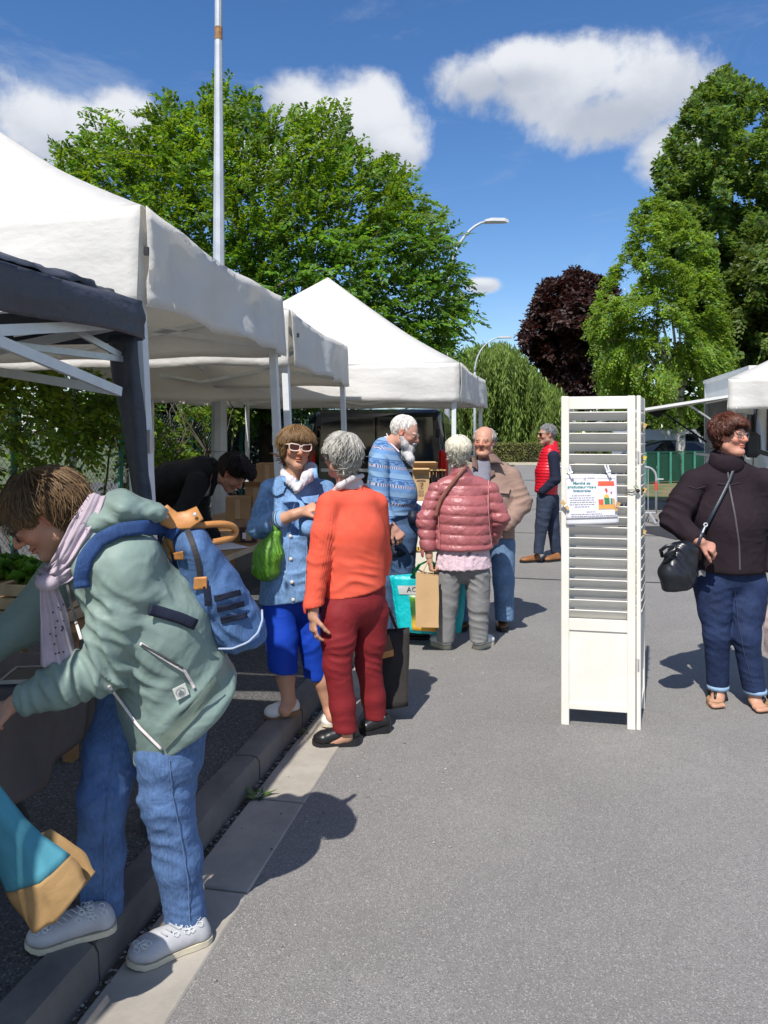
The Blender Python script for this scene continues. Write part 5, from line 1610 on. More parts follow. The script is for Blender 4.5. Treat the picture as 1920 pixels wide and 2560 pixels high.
hd = head_mesh(fr, neckb, SK1, fat=.006, old=.3, eyes='slit', brow=(.16, .10, .06))
hh = S
green = person('woman in a sage green jacket and jeans bending over the table at left', Gd(420, 2350), [hd, skin_of(hh, SK1), core([([hip, waist, chest, neckb], [.10, .10, .09, .05]), ([sh_f, el_f, wr_f], [.04, .035, .025]), ([PG(465, 1740, 2.33), PG(418, 1990, 2.32), PG(470, 2330, 2.36)], [.06, .05, .035]), ([PG(330, 1720, 2.45), PG(262, 1990, 2.40), PG(262, 2290, 2.36)], [.05, .035, .03])], SK1)])
T = green
# hair
Sh = Soft(); ax = fr.ax; Sh.rs = fr.s
Sh.ell(fr.p(0, -.022, .034), np.array((.081, .099, .090)), ax, 0)
Sh.ell(fr.p(0, -.06, -.03), np.array((.066, .054, .066)), ax, .03)
Sh.ell(fr.p(0, .038, .072), np.array((.060, .052, .030)), ax, .03)
for q in (-1, 1): Sh.ell(fr.p(q * .072, .02, .03), np.array((.018, .05, .04)), ax, .02)
Sh.ell(fr.p(0, .125, -.035), np.array((.080, .095, .092)), ax, .015, 's')
for q in (-1, 1): Sh.ell(fr.p(q * .088, .006, -.016), np.array((.026, .026, .034)), ax, .012, 's')
Sh.ell(fr.p(0, .0, -.125), np.array((.09, .09, .05)), ax, .01, 's')
V, F = Sh.mesh(.006); V = folds(V, F, (), .002, 30)
tr = np.random.default_rng(1)
lk = locks(fr, V, F, 1700, .11, .0045, shortflow, tr, .002, .22, 6, None, .05, 0, .048)
t_ = np.clip(1 + .3 * fbm(V * 25, 2), .5, 1.5)
T.part('hair', join_q((V, F, np.stack([t_] * 3, 1)), lk), hair_mat('hair_brown', (.135, .080, .036)), smooth=True)
glasses(T, fr, mat('dark_frame', (.03, .015, .02), .3, bump=0), M_lens, w=.025, h=.019, thick=.0022)
# jacket
M_green_j = cloth('sage_jacket', (.205, .278, .248), .55, .05, .5, 9, 240, .3, .1)
S = Soft()
S.econe(chest, waist, (.17, .125), (.175, .15), s1, 0)
S.econe(PG(255, 1392, 2.13), chest, (.14, .10), (.17, .125), s1, .05)
S.econe(waist, PG(450, 1745, 2.39), (.175, .15), (.185, .175), s1, .04)
S.econe(PG(450, 1745, 2.39), PG(480, 1850, 2.42), (.185, .175), (.19, .185), s1, .03)
S.chain([sh_n, L3(sh_n, el_n, .5) + np.array([.012, -.01, 0]), el_n, L3(el_n, wr_n, .5), PG(66, 1748, 1.965)], [.085, .080, .071, .064, .046], .02)
S.cone(chest, sh_n, .09, .075, .05)
S.chain([sh_f, el_f, wr_f], [.078, .066, .05], .03)
S.cone(neckb, chest, .075, .11, .04)
hn = nrm(np.cross(PG(555, 1690, 2.5) - PG(402, 1884, 2.26), s1)); hn = hn if hn[2] < 0 else -hn
S.cut(PG(402, 1884, 2.26), hn, None, .008)
S.cut(PG(44, 1750, 1.96), nrm(wr_n - el_n), .09, .004)
jk, sj = put(T, 'jacket', S, M_green_j, .007,
    [(el_n + np.array([.02, -.03, .05]), nrm(sh_n - el_n + np.array([.15, 0, 0])), .05, .018, .12), (sh_n + np.array([-.02, -.06, -.10]), np.array([.75, 0, .65]), .065, .016, .12), (PG(340, 1490, 2.0), np.array([.85, 0, .5]), .06, .015, .10),
     (PG(190, 1715, 1.92), nrm(wr_n - el_n), .055, .014, .12), (PG(90, 1745, 1.92), nrm(wr_n - el_n), .035, .010, .06), (PG(440, 1600, 2.2), np.array([.5, 0, .9]), .08, .012, .14), (PG(500, 1690, 2.3), np.array([1, 0, -.35]), .075, .014, .15), (PG(370, 1800, 2.2), np.array([1, 0, .6]), .09, .012, .13), (PG(430, 1480, 2.2), np.array([.9, 0, .4]), .07, .012, .10)], .003, 9., 2., None, 1)
S = Soft()   # hood thrown back
S.econe(PG(240, 1296, 2.09), PG(305, 1262, 2.12), (.075, .038), (.105, .036), s1, 0)
S.econe(PG(305, 1262, 2.12), PG(390, 1282, 2.20), (.105, .036), (.085, .030), s1, .03)
S.econe(PG(245, 1312, 2.07), PG(330, 1300, 2.12), (.06, .028), (.08, .028), s1, .03)
S.ell(PG(205, 1325, 2.06), (.06, .05, .03), (s1, f1, UP), .01, 's')
put(T, 'hood', S, M_green_j, .006, [(PG(310, 1270, 2.08), np.array([.25, 0, 1]), .035, .010, .12), (PG(370, 1300, 2.12), np.array([-.3, 0, 1]), .03, .006, .08)], .004, 14., 5., None, 1, parent=jk)
# band of ribbed hem, zips, logo patch, drawcord
M_hem = cloth('sage_rib', (.185, .235, .19), .8, .08, .1, 30, 120, .2, .5)
hem = [(406, 1868), (450, 1820), (500, 1768), (540, 1722)]
def band(px, wd, off, n=16):
    a = sj.path(px, off, n); mb = MB(); V = []
    return a
a = sj.path([(430, 1838), (470, 1793), (515, 1745), (548, 1712)], .004, 14)
T.part('hem_band', MB().grid(lambda u, v: sj.at(*(np.array([np.interp(u, [0, .5, 1], [398, 470, 538]), np.interp(u, [0, .5, 1], [1848, 1772, 1690])]) + v * np.array([14, 28])), .004, 12), 14, 3, flip=True), M_hem, parent=jk, smooth=True)
M_zip = mat('pale_zip', (.70, .62, .60), .4, .1, 60)
M_zipd = mat('dark_zip', (.05, .055, .055), .5)
T.part('zip', ribbon(sj.path([(272, 1715), (310, 1765), (345, 1815), (385, 1855), (404, 1874)], .003, 16, 12), .0085, .3), M_zip, parent=jk, smooth=True)
T.part('zip', ribbon(sj.path([(168, 1462), (176, 1500), (188, 1550), (203, 1598)], .003, 10, 12), .0085, .3), M_zip, parent=jk, smooth=True)
T.part('zip_pull', MB().tube([PG(404, 1874, 2.20), PG(415, 1895, 2.19), PG(426, 1912, 2.19)], [.005, .004, .0025], 6), mat('pink_cord', (.6, .33, .33), .6), parent=jk)
T.part('pocket_zip', ribbon(sj.path([(350, 1608), (400, 1640), (445, 1668), (462, 1678), (475, 1700), (486, 1720)], .004, 14), .009, .3), M_zip, parent=jk)
T.part('pocket_opening', ribbon(sj.path([(354, 1612), (400, 1637), (440, 1661), (458, 1671)], .0052, 10), .007, .3), M_zipd, parent=jk)
pc = sj.at(452, 1729, .005); px_ = nrm(sj.at(466, 1722, .005) - sj.at(440, 1735, .005)); py_ = nrm(sj.at(458, 1744, .005) - sj.at(446, 1714, .005))
T.part('logo_patch', MB().prism([pc + px_ * a * .019 + py_ * b * .019 for a, b in ((-1, -1), (1, -1), (1, 1), (-1, 1))], np.cross(px_, py_) * .0015 * np.sign(np.cross(px_, py_)[1]) * -1), mat('patch_white', (.70, .71, .64), .7), parent=jk)
lg = MB(); vv = np.array([0, -.0035, .0005])
lg.tube([pc + vv + .013 * (math.cos(a) * px_ + math.sin(a) * py_) for a in np.linspace(0, 6.283, 19)], .0005, 4, False)
for (p, q) in (((-.008, .004), (0, -.006)), ((0, -.006), (.008, .004)), ((-.003, .004), (.003, -.002)), ((-.008, .004), (.008, .004)), ((-.006, .008), (.006, .008))):
    lg.tube([pc + vv + px_ * p[0] + py_ * p[1], pc + vv + px_ * q[0] + py_ * q[1]], .0006, 4)
T.part('logo', lg, mat('logo_ink', (.06, .065, .06), .7, bump=0), parent=jk)
T.part('drawcord', MB().tube([PG(192, 1376, 1.93), PG(180, 1395, 1.93), PG(179, 1412, 1.93), PG(190, 1416, 1.93), PG(201, 1405, 1.93), PG(200, 1385, 1.93)], .0022, 6), mat('cord_white', (.75, .68, .66), .6), parent=jk, smooth=True)
T.part('cord_stop', MB().tube([PG(196, 1360, 1.935), PG(193, 1378, 1.93)], .008, 8), M_black, parent=jk)
# jeans
M_jean = denim('jeans_blue', (.060, .108, .215), 1.9)
S = Soft()
S.econe(PG(440, 1660, 2.42), PG(430, 1715, 2.40), (.16, .13), (.165, .13), s1, 0)
S.chain([PG(458, 1740, 2.33), PG(425, 1880, 2.31), PG(418, 1990, 2.32), PG(446, 2150, 2.35), PG(470, 2345, 2.38)], [.102, .092, .077, .068, .060], .03)
S.chain([PG(335, 1735, 2.47), PG(285, 1880, 2.40), PG(258, 1990, 2.35), PG(252, 2130, 2.33), PG(256, 2312, 2.31)], [.105, .090, .073, .066, .062], .03)
S.cut(PG(468, 2318, 2.38), (0.05, 0, -1), .14, .004); S.cut(PG(252, 2288, 2.31), (.05, 0, -1), .12, .004)
jo, sjn = put(T, 'jeans', S, M_jean, .0075, [(PG(415, 1985, 2.24), np.array([-.25, 0, 1]), .05, .005, .13), (PG(440, 2110, 2.28), np.array([.2, 0, 1]), .05, .004, .12), (PG(470, 2270, 2.32), np.array([0, 0, 1]), .04, .008, .07), (PG(400, 1860, 2.2), np.array([.3, 0, 1]), .07, .005, .12), (PG(255, 1980, 2.27), np.array([.2, 0, 1]), .05, .005, .14), (PG(252, 2250, 2.25), np.array([0, 0, 1]), .05, .004, .08)], .003, 11., 1., None, 1)
M_stitch = mat('jean_stitch', (.12, .19, .33), .8)
T.part('seam', MB().tube(sjn.path([(424, 1900), (430, 1980), (452, 2090), (470, 2200), (474, 2300)], .0008, 20), .0016, 4), M_stitch, parent=jo)
T.part('seam', MB().tube(sjn.path([(290, 1860), (270, 1980), (262, 2100), (262, 2270)], .0008, 16), .0014, 4), M_stitch, parent=jo)
# scarf
M_scarf = cloth('floral_scarf', (.46, .38, .43), .85, .16, .12, 20, 260)
def pleat(pts, wd, amp, ph, n=26):
    pts = np.asarray(pts, float); s_ = np.linspace(0, len(pts) - 1, n + 1)
    q = np.stack([np.interp(s_, range(len(pts)), pts[:, k]) for k in range(3)], 1)
    for _ in range(3): q[1:-1] = (q[:-2] + 2 * q[1:-1] + q[2:]) / 4
    T_ = np.gradient(q, axis=0); wds = np.interp(np.linspace(0, 1, n + 1), np.linspace(0, 1, len(wd)), wd)
    def f(u, v):
        k = int(round(v * n)); d = nrm(T_[k]); vw = nrm(np.array([0, 0, EYE]) - q[k]); s = nrm(np.cross(d, vw)); o = np.cross(s, d)
        b = u - .5
        return q[k] + s * b * wds[k] - o * (wds[k] * .8 * b * b) + o * amp * (math.sin(u * 17 + ph + v * 3) + .6 * math.sin(u * 31 + v * 5)) + .004 * vnoise(q[k] * 30 + u * 3) * o
    return MB().grid(f, 22, n, thick=.003)
so_ = T.part('scarf', pleat([PG(258, 1240, 2.02), PG(238, 1285, 1.96), PG(205, 1335, 1.90), PG(170, 1392, 1.88), PG(132, 1436, 1.92)], [.075, .085, .080, .070, .05], .0055, .5), M_scarf, smooth=True)
T.part('scarf_wrap', pleat([PG(190, 1400, 1.96), PG(160, 1428, 1.88), PG(122, 1442, 1.88), PG(98, 1428, 2.0)], [.05, .065, .06, .05], .005, 1.5, 16), M_scarf, parent=so_, smooth=True)
T.part('scarf_knot', MB().ball(PG(120, 1456, 1.90), (.034, .03, .024), 14, 10), M_scarf, parent=so_, smooth=True)
tail = pleat([PG(122, 1465, 1.90), PG(132, 1520, 1.92), PG(140, 1590, 1.94), PG(150, 1662, 1.95)], [.04, .06, .08, .10], .006, 2.5)
T.part('scarf_tail', tail, M_scarf, parent=so_, smooth=True); ss_ = Surf(np.vstack(tail.V))
dots = MB(); rs = np.random.default_rng(4)
for k in range(16):
    a = ss_.at(rs.uniform(118, 160), rs.uniform(1500, 1640), .002, 8); dots.ball(a, (.0028, .0012, .0028), 6, 4)
T.part('scarf_print', dots, mat('scarf_dot', (.03, .03, .06), .8, bump=0), parent=so_, kind='stuff')
# shoes
M_shoeg = mat('grey_leather', (.44, .44, .45), .45, .08, 20, .15, 120)
M_solec = mat('cream_sole', (.60, .54, .40), .7, .08, 20)
for (h_, t__, w_) in ((np.array([*Gd(528, 2349)[:2], .008]), np.array([*Gd(316, 2427)[:2], .008]), .098), (np.array([*Gd(292, 2320, KH)[:2], KH + .004]), np.array([*Gd(62, 2372, KH)[:2], KH - .004]), .098)):
    so, (d, x, u, L, hw) = shoe_parts(T, h_, t__, w_, M_shoeg, M_solec, .062, .017, res=.005)
    V = np.array([v.co for v in so.data.vertices]) + T.o3
    sv = Surf(V)
    c0 = CX + h_[0] / h_[1] * FPX; c1_ = CX + t__[0] / t__[1] * FPX
    cell = MB(); rs = np.random.default_rng(6)
    hx, hy = np.array([CX + h_[0] / h_[1] * FPX, YH - (h_[2] - EYE) / h_[1] * FPX]); tx, ty = np.array([CX + t__[0] / t__[1] * FPX, YH - (t__[2] - EYE) / t__[1] * FPX])
    hx_ = np.array([hx, hy - 52]); tx_ = np.array([tx, ty - 34])
    for (f0, f1_, o0, o1, nn_) in ((.12, .42, -32, 12, 16), (.74, .90, -20, 4, 9)):
        for k in range(nn_):
            f = rs.uniform(f0, f1_); c = hx_ * (1 - f) + tx_ * f + np.array([0, rs.uniform(o0, o1)]); n_ = rs.integers(5, 7)
            ring = [sv.at(c[0] + 8 * math.cos(a), c[1] + 7 * math.sin(a), .0012, 7) for a in np.linspace(0, 6.283, n_ + 1)]
            cell.tube(ring, .0009, 4, False)
    lc = MB()
    for k in range(5):
        c = hx_ * (.60 - .055 * k) + tx_ * (.40 + .055 * k) + np.array([0, -26 + 5 * k]); lc.tube(sv.path([c + [-8, -5], c + [8, 5]], .002, 5, 7), .0022, 5)
    T.part('laces', lc, M_shoeg, parent=so, kind='stuff')
    T.part('pattern', cell, mat('shoe_pattern', (.72, .74, .72), .5, bump=0), parent=so, kind='stuff')

# ------------------------------------------------------------------ backpack on her back
bz = 2.42
bp = Thing('backpack', 'blue denim backpack with tan leather handles on the bending woman', 'backpack', PG(540, 1480, bz))
M_bp = denim('backpack_denim', (.060, .115, .235), 1.6, 5., .75)
M_tan = mat('tan_leather', (.50, .22, .065), .45, .12, 12, .2, 60)
M_navy = cloth('navy_web', (.014, .018, .038), .7, .1, .15, 40, 200)
S = Soft()
bdir = nrm(np.array([.42, .30, 0]))
S.econe(PG(470, 1345, 2.32), PG(520, 1460, 2.39), (.13, .055), (.145, .085), s1, 0)
S.econe(PG(520, 1460, 2.39), PG(575, 1560, 2.45), (.145, .085), (.15, .10), s1, .03)
S.econe(PG(545, 1545, 2.42), PG(598, 1580, 2.46), (.15, .07), (.14, .06), s1, .03)
S.cut(PG(560, 1626, 2.42), nrm(np.array([.25, 0, -1])), None, .02)
S.cut(PG(455, 1325, 2.3), nrm(np.array([-.15, 0, 1])), None, .02)
bo_, sb = put(bp, 'body', S, M_bp, .007, [(PG(540, 1440, 2.3), np.array([.3, 0, 1]), .06, .010, .10), (PG(590, 1570, 2.33), np.array([1, 0, .6]), .05, .006, .12), (PG(490, 1400, 2.25), np.array([1, 0, -.3]), .05, .005, .10)], .003, 12., 7., None, 1)
bp.part('side_zip', ribbon(sb.path([(468, 1325), (482, 1360), (494, 1400), (500, 1440)], .004, 12), .018, .2), mat('zip_tape', (.035, .033, .036), .7), parent=bo_)
bp.part('zip_end', ribbon(sb.path([(516, 1465), (520, 1500), (520, 1515)], .004, 8), .022, .2), M_navy, parent=bo_)
def patch(T_, sf, quad, off, m, name, parent):
    q = np.asarray(quad, float)
    return T_.part(name, MB().grid(lambda u, v: sf.at(*(L3(L3(q[0], q[1], u), L3(q[3], q[2], u), v)), off, 10), 8, 6, thick=.0025, flip=True), m, parent=parent, smooth=True)
patch(bp, sb, [(485, 1444), (517, 1442), (517, 1473), (483, 1476)], .007, M_tan, 'leather_patch', bo_)
for (a, b_) in (((534, 1490), (601, 1474)), ((541, 1517), (610, 1502)), ((550, 1545), (617, 1530))):
    a, b_ = np.array(a), np.array(b_)
    patch(bp, sb, [a, b_, b_ + [3, 14], a + [3, 15]], .005, M_navy, 'webbing_loop', bo_)
bp.part('piping', MB().tube(sb.path([(540, 1622), (580, 1622), (620, 1606), (645, 1582), (656, 1550), (655, 1525)], .002, 20), .0035, 6), mat('piping', (.35, .42, .55), .6), parent=bo_, smooth=True)
# shoulder strap over her near shoulder, waist belt
strap = sj.path([(205, 1470), (203, 1440), (213, 1395), (245, 1352), (300, 1325), (360, 1318), (415, 1322), (440, 1338)], .012, 26, 22)
bp.part('shoulder_strap', ribbon(strap, .044, .18), denim('strap_denim', (.022, .048, .13), 1.6, 9.), smooth=True)
bp.part('waist_belt', ribbon(sj.path([(374, 1524), (400, 1530), (450, 1545), (490, 1562)], .004, 14, 14), .034, .2), M_navy, smooth=True)
# tan handles
hz_ = 2.30
cl = bp.part('handle_wrap', MB().tube([PG(400, 1275, 2.2), PG(412, 1290, 2.21), PG(438, 1303, 2.22), PG(470, 1300, 2.23), PG(500, 1282, 2.24)], [.026, .030, .028, .030, .024], 10, True, None, .22, np.array([0, -1., .4])), M_tan, smooth=True)
for (x_, y_) in ((417, 1292), (487, 1286)): bp.part('stud', MB().ball(PG(x_, y_, 2.2), (.006, .004, .006), 8, 6), M_chrome, parent=cl)
bp.part('handle', MB().tube([PG(420, 1300, 2.22), PG(424, 1330, 2.22), PG(432, 1362, 2.23), PG(442, 1384, 2.25)], [.015, .016, .016, .014], 8, True, None, .3, np.array([0, -1., 0])), M_tan, smooth=True)
patch(bp, sb, [(432, 1383), (456, 1378), (458, 1400), (436, 1400)], .01, M_tan, 'leather_patch', bo_)
lp_ = [PG(470, 1322, 2.28), PG(510, 1312, 2.32), PG(560, 1308, 2.36), PG(585, 1316, 2.40), PG(591, 1330, 2.42), PG(580, 1344, 2.40), PG(555, 1352, 2.36), PG(525, 1357, 2.33)]
q = np.array(lp_); tt = np.linspace(0, len(q) - 1, 26); q = np.stack([np.interp(tt, range(len(lp_)), q[:, i]) for i in range(3)], 1)
for _ in range(3): q[1:-1] = (q[:-2] + 2 * q[1:-1] + q[2:]) / 4
bp.part('handle', MB().tube(q, .0105, 10, True, None, 1.0), M_tan, smooth=True)

# ------------------------------------------------------------------ woman in the denim jacket
fr = Frame(P(741, 1117, 4.04), 20, 6, 3, .93)
st = np.array([math.cos(.30), math.sin(.30), 0])
nb = P(738, 1196, 4.08)
S = Soft(); S.cone(P(690, 1303, 3.95), P(733, 1288, 3.915), .036, .029, .01); S.cone(P(733, 1288, 3.915), P(752, 1280, 3.905), .029, .024, .01)
hand(S, P(750, 1281, 3.905), nrm(P(800, 1262, 3.925) - P(750, 1281, 3.905)), (.1, .6, -.8), -1, .96, (.45, .6, .45))
S2 = Soft()
for (kn, an, ft_) in ((P(708, 1640, 4.02), P(722, 1755, 4.00), P(712, 1775, 3.96)), (P(790, 1640, 4.12), P(826, 1776, 4.15), P(830, 1792, 4.10))):
    S2.chain([kn, L3(kn, an, .45), an, ft_], [.05, .047, .034, .034], .02)
den = person('woman in a denim jacket and white framed sunglasses with arms folded', Gd(745, 1790), [head_mesh(fr, nb, SK1, fat=.004, old=.4, brow=(.15, .09, .05)), skin_of(S, SK1), skin_of(S2, sc3(SK1, 1.02), .006), core([([P(740, 1480, 4.10), P(740, 1300, 4.10), nb], [.075, .07, .05]), ([P(698, 1500, 4.06), P(708, 1640, 4.02)], [.06, .045]), ([P(775, 1500, 4.13), P(790, 1640, 4.12)], [.06, .045]), ([P(740, 1240, 4.08), P(676, 1228, 4.08), P(646, 1318, 4.02), P(690, 1303, 3.93)], [.06, .04, .035, .03])], SK1)])
T = den
Sh = Soft(); ax = fr.ax; Sh.rs = fr.s
Sh.ell(fr.p(0, -.018, .036), np.array((.082, .098, .088)), ax, 0)
Sh.ell(fr.p(0, -.05, -.03), np.array((.074, .054, .066)), ax, .03)
for q in (-1, 1): Sh.ell(fr.p(q * .074, .006, -.005), np.array((.014, .042, .058)), ax, .02)
Sh.ell(fr.p(0, .060, .064), np.array((.062, .036, .028)), ax, .03)
Sh.ell(fr.p(0, .135, -.045), np.array((.066, .085, .085)), ax, .012, 's')
Sh.ell(fr.p(0, .0, -.13), np.array((.1, .09, .05)), ax, .01, 's')
V, F = Sh.mesh(.006); V = folds(V, F, (), .002, 28)
tr = np.random.default_rng(2)
def fringe(l):
    d = l - np.array([0, -.04, .12]); d[:, 2] -= .03 + .04 * (l[:, 1] > .03)
    return d / (np.linalg.norm(d, axis=1)[:, None] + 1e-9)
lk = locks(fr, V, F, 1500, .085, .006, fringe, tr, .003, .26, 5, None, .15, .001, .034)
T.part('hair', join_q((V, F, None), lk), hair_mat('hair_goldbrown', (.155, .088, .035)), smooth=True)
glasses(T, fr, mat('ivory_frame', (.66, .50, .42), .35, bump=0), M_shade, y=.104, z=.006, w=.029, h=.0185, thick=.0042, cat_eye=.008, gap=.034)
M_den = denim('denim_jacket', (.105, .188, .325), 2.1, 8.)
sR, eR, wR = P(676, 1226, 4.08), P(646, 1318, 4.03), P(700, 1300, 3.945)
sL, eL, wL = P(812, 1226, 4.14), P(845, 1330, 4.08), P(775, 1322, 3.90)
S = Soft()
S.econe(P(742, 1232, 4.09), P(740, 1300, 4.07), (.145, .085), (.16, .12), st, 0)
S.econe(P(740, 1300, 4.07), P(735, 1500, 4.08), (.165, .12), (.185, .14), st, .04)
yoke(S, P(740, 1196, 4.10), sL, sR)
S.chain([sR, L3(sR, eR, .5), eR, L3(eR, wR, .6), wR], [.058, .056, .056, .052, .046], .02)
S.chain([sL, eL, wL], [.058, .054, .045], .03)
S.cut(P(735, 1504, 4.0), (.12, 0, -1), None, .006)
S.cut(P(706, 1299, 3.94), nrm(wR - eR), .08, .004)
jk, sf = put(T, 'jacket', S, M_den, .0075, [(eR, nrm(sR - eR), .04, .007, .09), (P(690, 1255, 4.0), np.array([.5, 0, .9]), .05, .005, .08), (P(745, 1420, 3.95), np.array([.2, 0, 1]), .06, .004, .14), (P(690, 1310, 3.93), nrm(wR - eR), .03, .004, .06)], .003, 14., 3., None, 1)
M_thr = mat('denim_thread', (.33, .42, .55), .8, bump=0)
M_btn = mat('pale_button', (.66, .62, .52), .3, .05, 5, 0, .3)
for pts in ([(756, 1216), (733, 1268), (725, 1330), (718, 1420), (722, 1500)], [(770, 1330), (764, 1420), (764, 1500)], [(668, 1222), (690, 1232), (712, 1234)], [(668, 1250), (676, 1300), (680, 1325)]):
    T.part('seam', MB().tube(sf.path(pts, .001, 16), .0014, 4), M_thr, parent=jk)
for (x_, y_) in ((748, 1209), (739, 1231), (726, 1340), (727, 1397), (730, 1455), (733, 1499)):
    T.part('button', MB().lathe(sf.at(x_, y_, .001), [(.009, 0), (.009, .003), (.005, .005)], 10, np.array([0, -1., 0])), M_btn, parent=jk)
pk = T.part('pocket_flap', MB().prism([sf.at(x_, y_, .006) for (x_, y_) in ((668, 1217), (716, 1213), (708, 1232), (692, 1240), (677, 1234))], (0, -.004, 0)), M_den, parent=jk)
T.part('pocket_flap', MB().prism([sf.at(x_, y_, .006) for (x_, y_) in ((752, 1243), (798, 1236), (792, 1255), (775, 1260), (760, 1256))], (0, -.004, 0)), M_den, parent=jk)
# collar leaves
for quad in (((702, 1190), (735, 1200), (743, 1222), (706, 1204)), ((760, 1182), (790, 1170), (796, 1196), (752, 1206))):
    pp = [P(x_, y_, 3.975 if x_ < 750 else 3.985) for x_, y_ in quad]
    T.part('collar', MB().grid(lambda u, v: L3(L3(pp[0], pp[1], u), L3(pp[3], pp[2], u), v) + np.array([0, .035 * (1 - v) ** 1.5, .006 * math.sin(math.pi * u)]), 6, 5, thick=.005, flip=True), M_den, parent=jk, smooth=True)
cu = T.part('cuff', MB().tube([P(694, 1301, 3.95), P(709, 1297, 3.925)], [.050, .047], 16, True, None, 1.0), denim('cuff_denim', (.20, .32, .48), 1.3, 20.), parent=jk, smooth=True)
for f_ in (.35, .7): T.part('cuff_stripe', MB().tube([L3(P(694, 1301, 3.95), P(709, 1297, 3.925), f_), L3(P(694, 1301, 3.95), P(709, 1297, 3.925), f_ + .12)], .0505 - .003 * f_, 16), M_navy, parent=cu)
# scarf at the neck and blouse hem
S = Soft()
S.chain([P(712, 1186, 4.06), P(728, 1204, 3.995), P(742, 1224, 3.975)], [.024, .026, .016], .015)
S.chain([P(782, 1176, 4.06), P(768, 1192, 3.985), P(745, 1222, 3.97)], [.024, .028, .016], .015)
S.cone(P(718, 1180, 4.1), P(775, 1172, 4.1), .04, .04, .02)
put(T, 'scarf', S, cloth('white_scarf', (.58, .56, .60), .85, .12, .3, 40), .006, [(P(740, 1205, 3.96), np.array([1, 0, -.5]), .018, .005, .09)], .003, 30., 8.)
# cropped blue trousers
M_blue = cloth('cobalt_trousers', (.006, .050, .42), .7, .06, .2, 14)
S = Soft()
S.econe(P(738, 1470, 4.09), P(735, 1485, 4.09), (.165, .125), (.165, .12), st, 0)
S.chain([P(698, 1500, 4.06), P(704, 1590, 4.03), P(709, 1700, 4.01)], [.098, .083, .076], .025)
S.chain([P(775, 1500, 4.13), P(784, 1600, 4.13), P(792, 1715, 4.14)], [.098, .080, .062], .025)
S.cut(P(709, 1679, 4.01), (-.12, 0, -1), .13, .004); S.cut(P(792, 1697, 4.14), (0, 0, -1), .11, .004)
put(T, 'trousers', S, M_blue, .008, [(P(705, 1600, 3.96), np.array([.3, 0, 1]), .08, .004, .14), (P(785, 1590, 4.06), np.array([-.4, 0, 1]), .06, .005, .10)], .002, 10., 6., None, 1)
M_loaf = mat('white_leather', (.66, .64, .60), .4, .06, 20, .15, 100)
shoe_parts(T, np.array([*Gd(748, 1782, KH)[:2], KH]), np.array([*Gd(660, 1797, KH)[:2], KH]), .088, M_loaf, mat('loafer_sole', (.22, .12, .06), .7), .06, .012, heel_h=.018, low=True)
shoe_parts(T, np.array([*Gd(838, 1792)[:2], .008]), np.array([*Gd(826, 1818)[:2] + np.array([-.01, -.05]), .008]), .088, M_loaf, M_solec, .06, .012, heel_h=.018, low=True)

# green carrier bag hanging from her arm
gb = Thing('plastic_bag', 'full green plastic carrier bag hanging from the denim jacket woman\'s arm', 'bag', P(668, 1400, 3.95))
S = Soft()
gz = 3.93
S.cone(P(690, 1338, gz), P(672, 1385, gz), .030, .070, 0)
S.cone(P(672, 1385, gz), P(664, 1415, gz), .070, .072, .03)
S.ell(P(668, 1428, gz), (.060, .055, .045), None, .03)
t = NT('green_film'); nn_ = t.noise(34, 4, .6, t.coord((1, 1, .25)), .6)
t.done(t.mix(t.rng(nn_, .35, .7), (.10, .30, .025), (.22, .48, .06)), .28, t.bump(nn_, .6, .02), spec=.5)
tr_ = t.n.new('ShaderNodeBsdfTranslucent'); tr_.inputs['Color'].default_value = (.25, .55, .05, 1)
mx = t.n.new('ShaderNodeMixShader'); mx.inputs[0].default_value = .3
t.l.new(t.b.outputs[0], mx.inputs[1]); t.l.new(tr_.outputs[0], mx.inputs[2]); t.l.new(mx.outputs[0], t.out.inputs['Surface'])
M_film = t.m
put(gb, 'sack', S, M_film, .006, [(P(672, 1380, gz), np.array([1, .3, .35]), .022, .006, .14)], .004, 22., 9.)
gb.part('handle', MB().tube([P(688, 1345, gz), P(690, 1325, gz - .02), P(682, 1308, gz - .02), P(668, 1310, gz + .06), P(672, 1340, gz + .04)], [.016, .012, .010, .010, .012], 8, True, None, .4), M_film, smooth=True)

# ------------------------------------------------------------------ woman in the orange sweater, seen from behind
fr = Frame(P(853, 1138, 3.95), -128, 4, 0, .92)
ot = nrm(np.array([.85, .5, 0]))
nb = P(868, 1212, 3.97)
S = Soft(); S.cone(P(783, 1500, 3.81), P(783, 1540, 3.80), .030, .025, .01)
hand(S, P(783, 1534, 3.80), nrm(np.array([.00, -.02, -1])), (.85, .5, 0), 1, .98, (.28, .45, .35), .05, .55, .5)
org = person('grey haired woman in an orange sweater and dark red trousers, back to the camera', Gd(880, 1855), [head_mesh(fr, nb, SK1, fat=.004, old=.3), skin_of(S, SK1), skin_of(Soft().chain([P(866, 1800, 3.87), P(868, 1838, 3.88), P(830, 1852, 3.87)], [.034, .034, .03], .015).chain([P(941, 1770, 4.05), P(943, 1808, 4.06), P(920, 1826, 4.04)], [.034, .034, .03], .015), SK1, .006), core([([P(888, 1465, 3.97), P(885, 1350, 3.96), nb], [.085, .085, .05]), ([P(885, 1270, 3.95), P(822, 1262, 3.89), P(799, 1400, 3.85), P(784, 1515, 3.81)], [.06, .04, .035, .028]), ([P(850, 1540, 3.90), P(846, 1660, 3.87), P(866, 1815, 3.885)], [.06, .045, .03]), ([P(926, 1530, 4.02), P(921, 1660, 4.04), P(941, 1785, 4.07)], [.06, .045, .03])], SK1)])
T = org
Sh = Soft(); ax = fr.ax; Sh.rs = fr.s
Sh.ell(fr.p(0, -.020, .034), np.array((.082, .098, .090)), ax, 0)
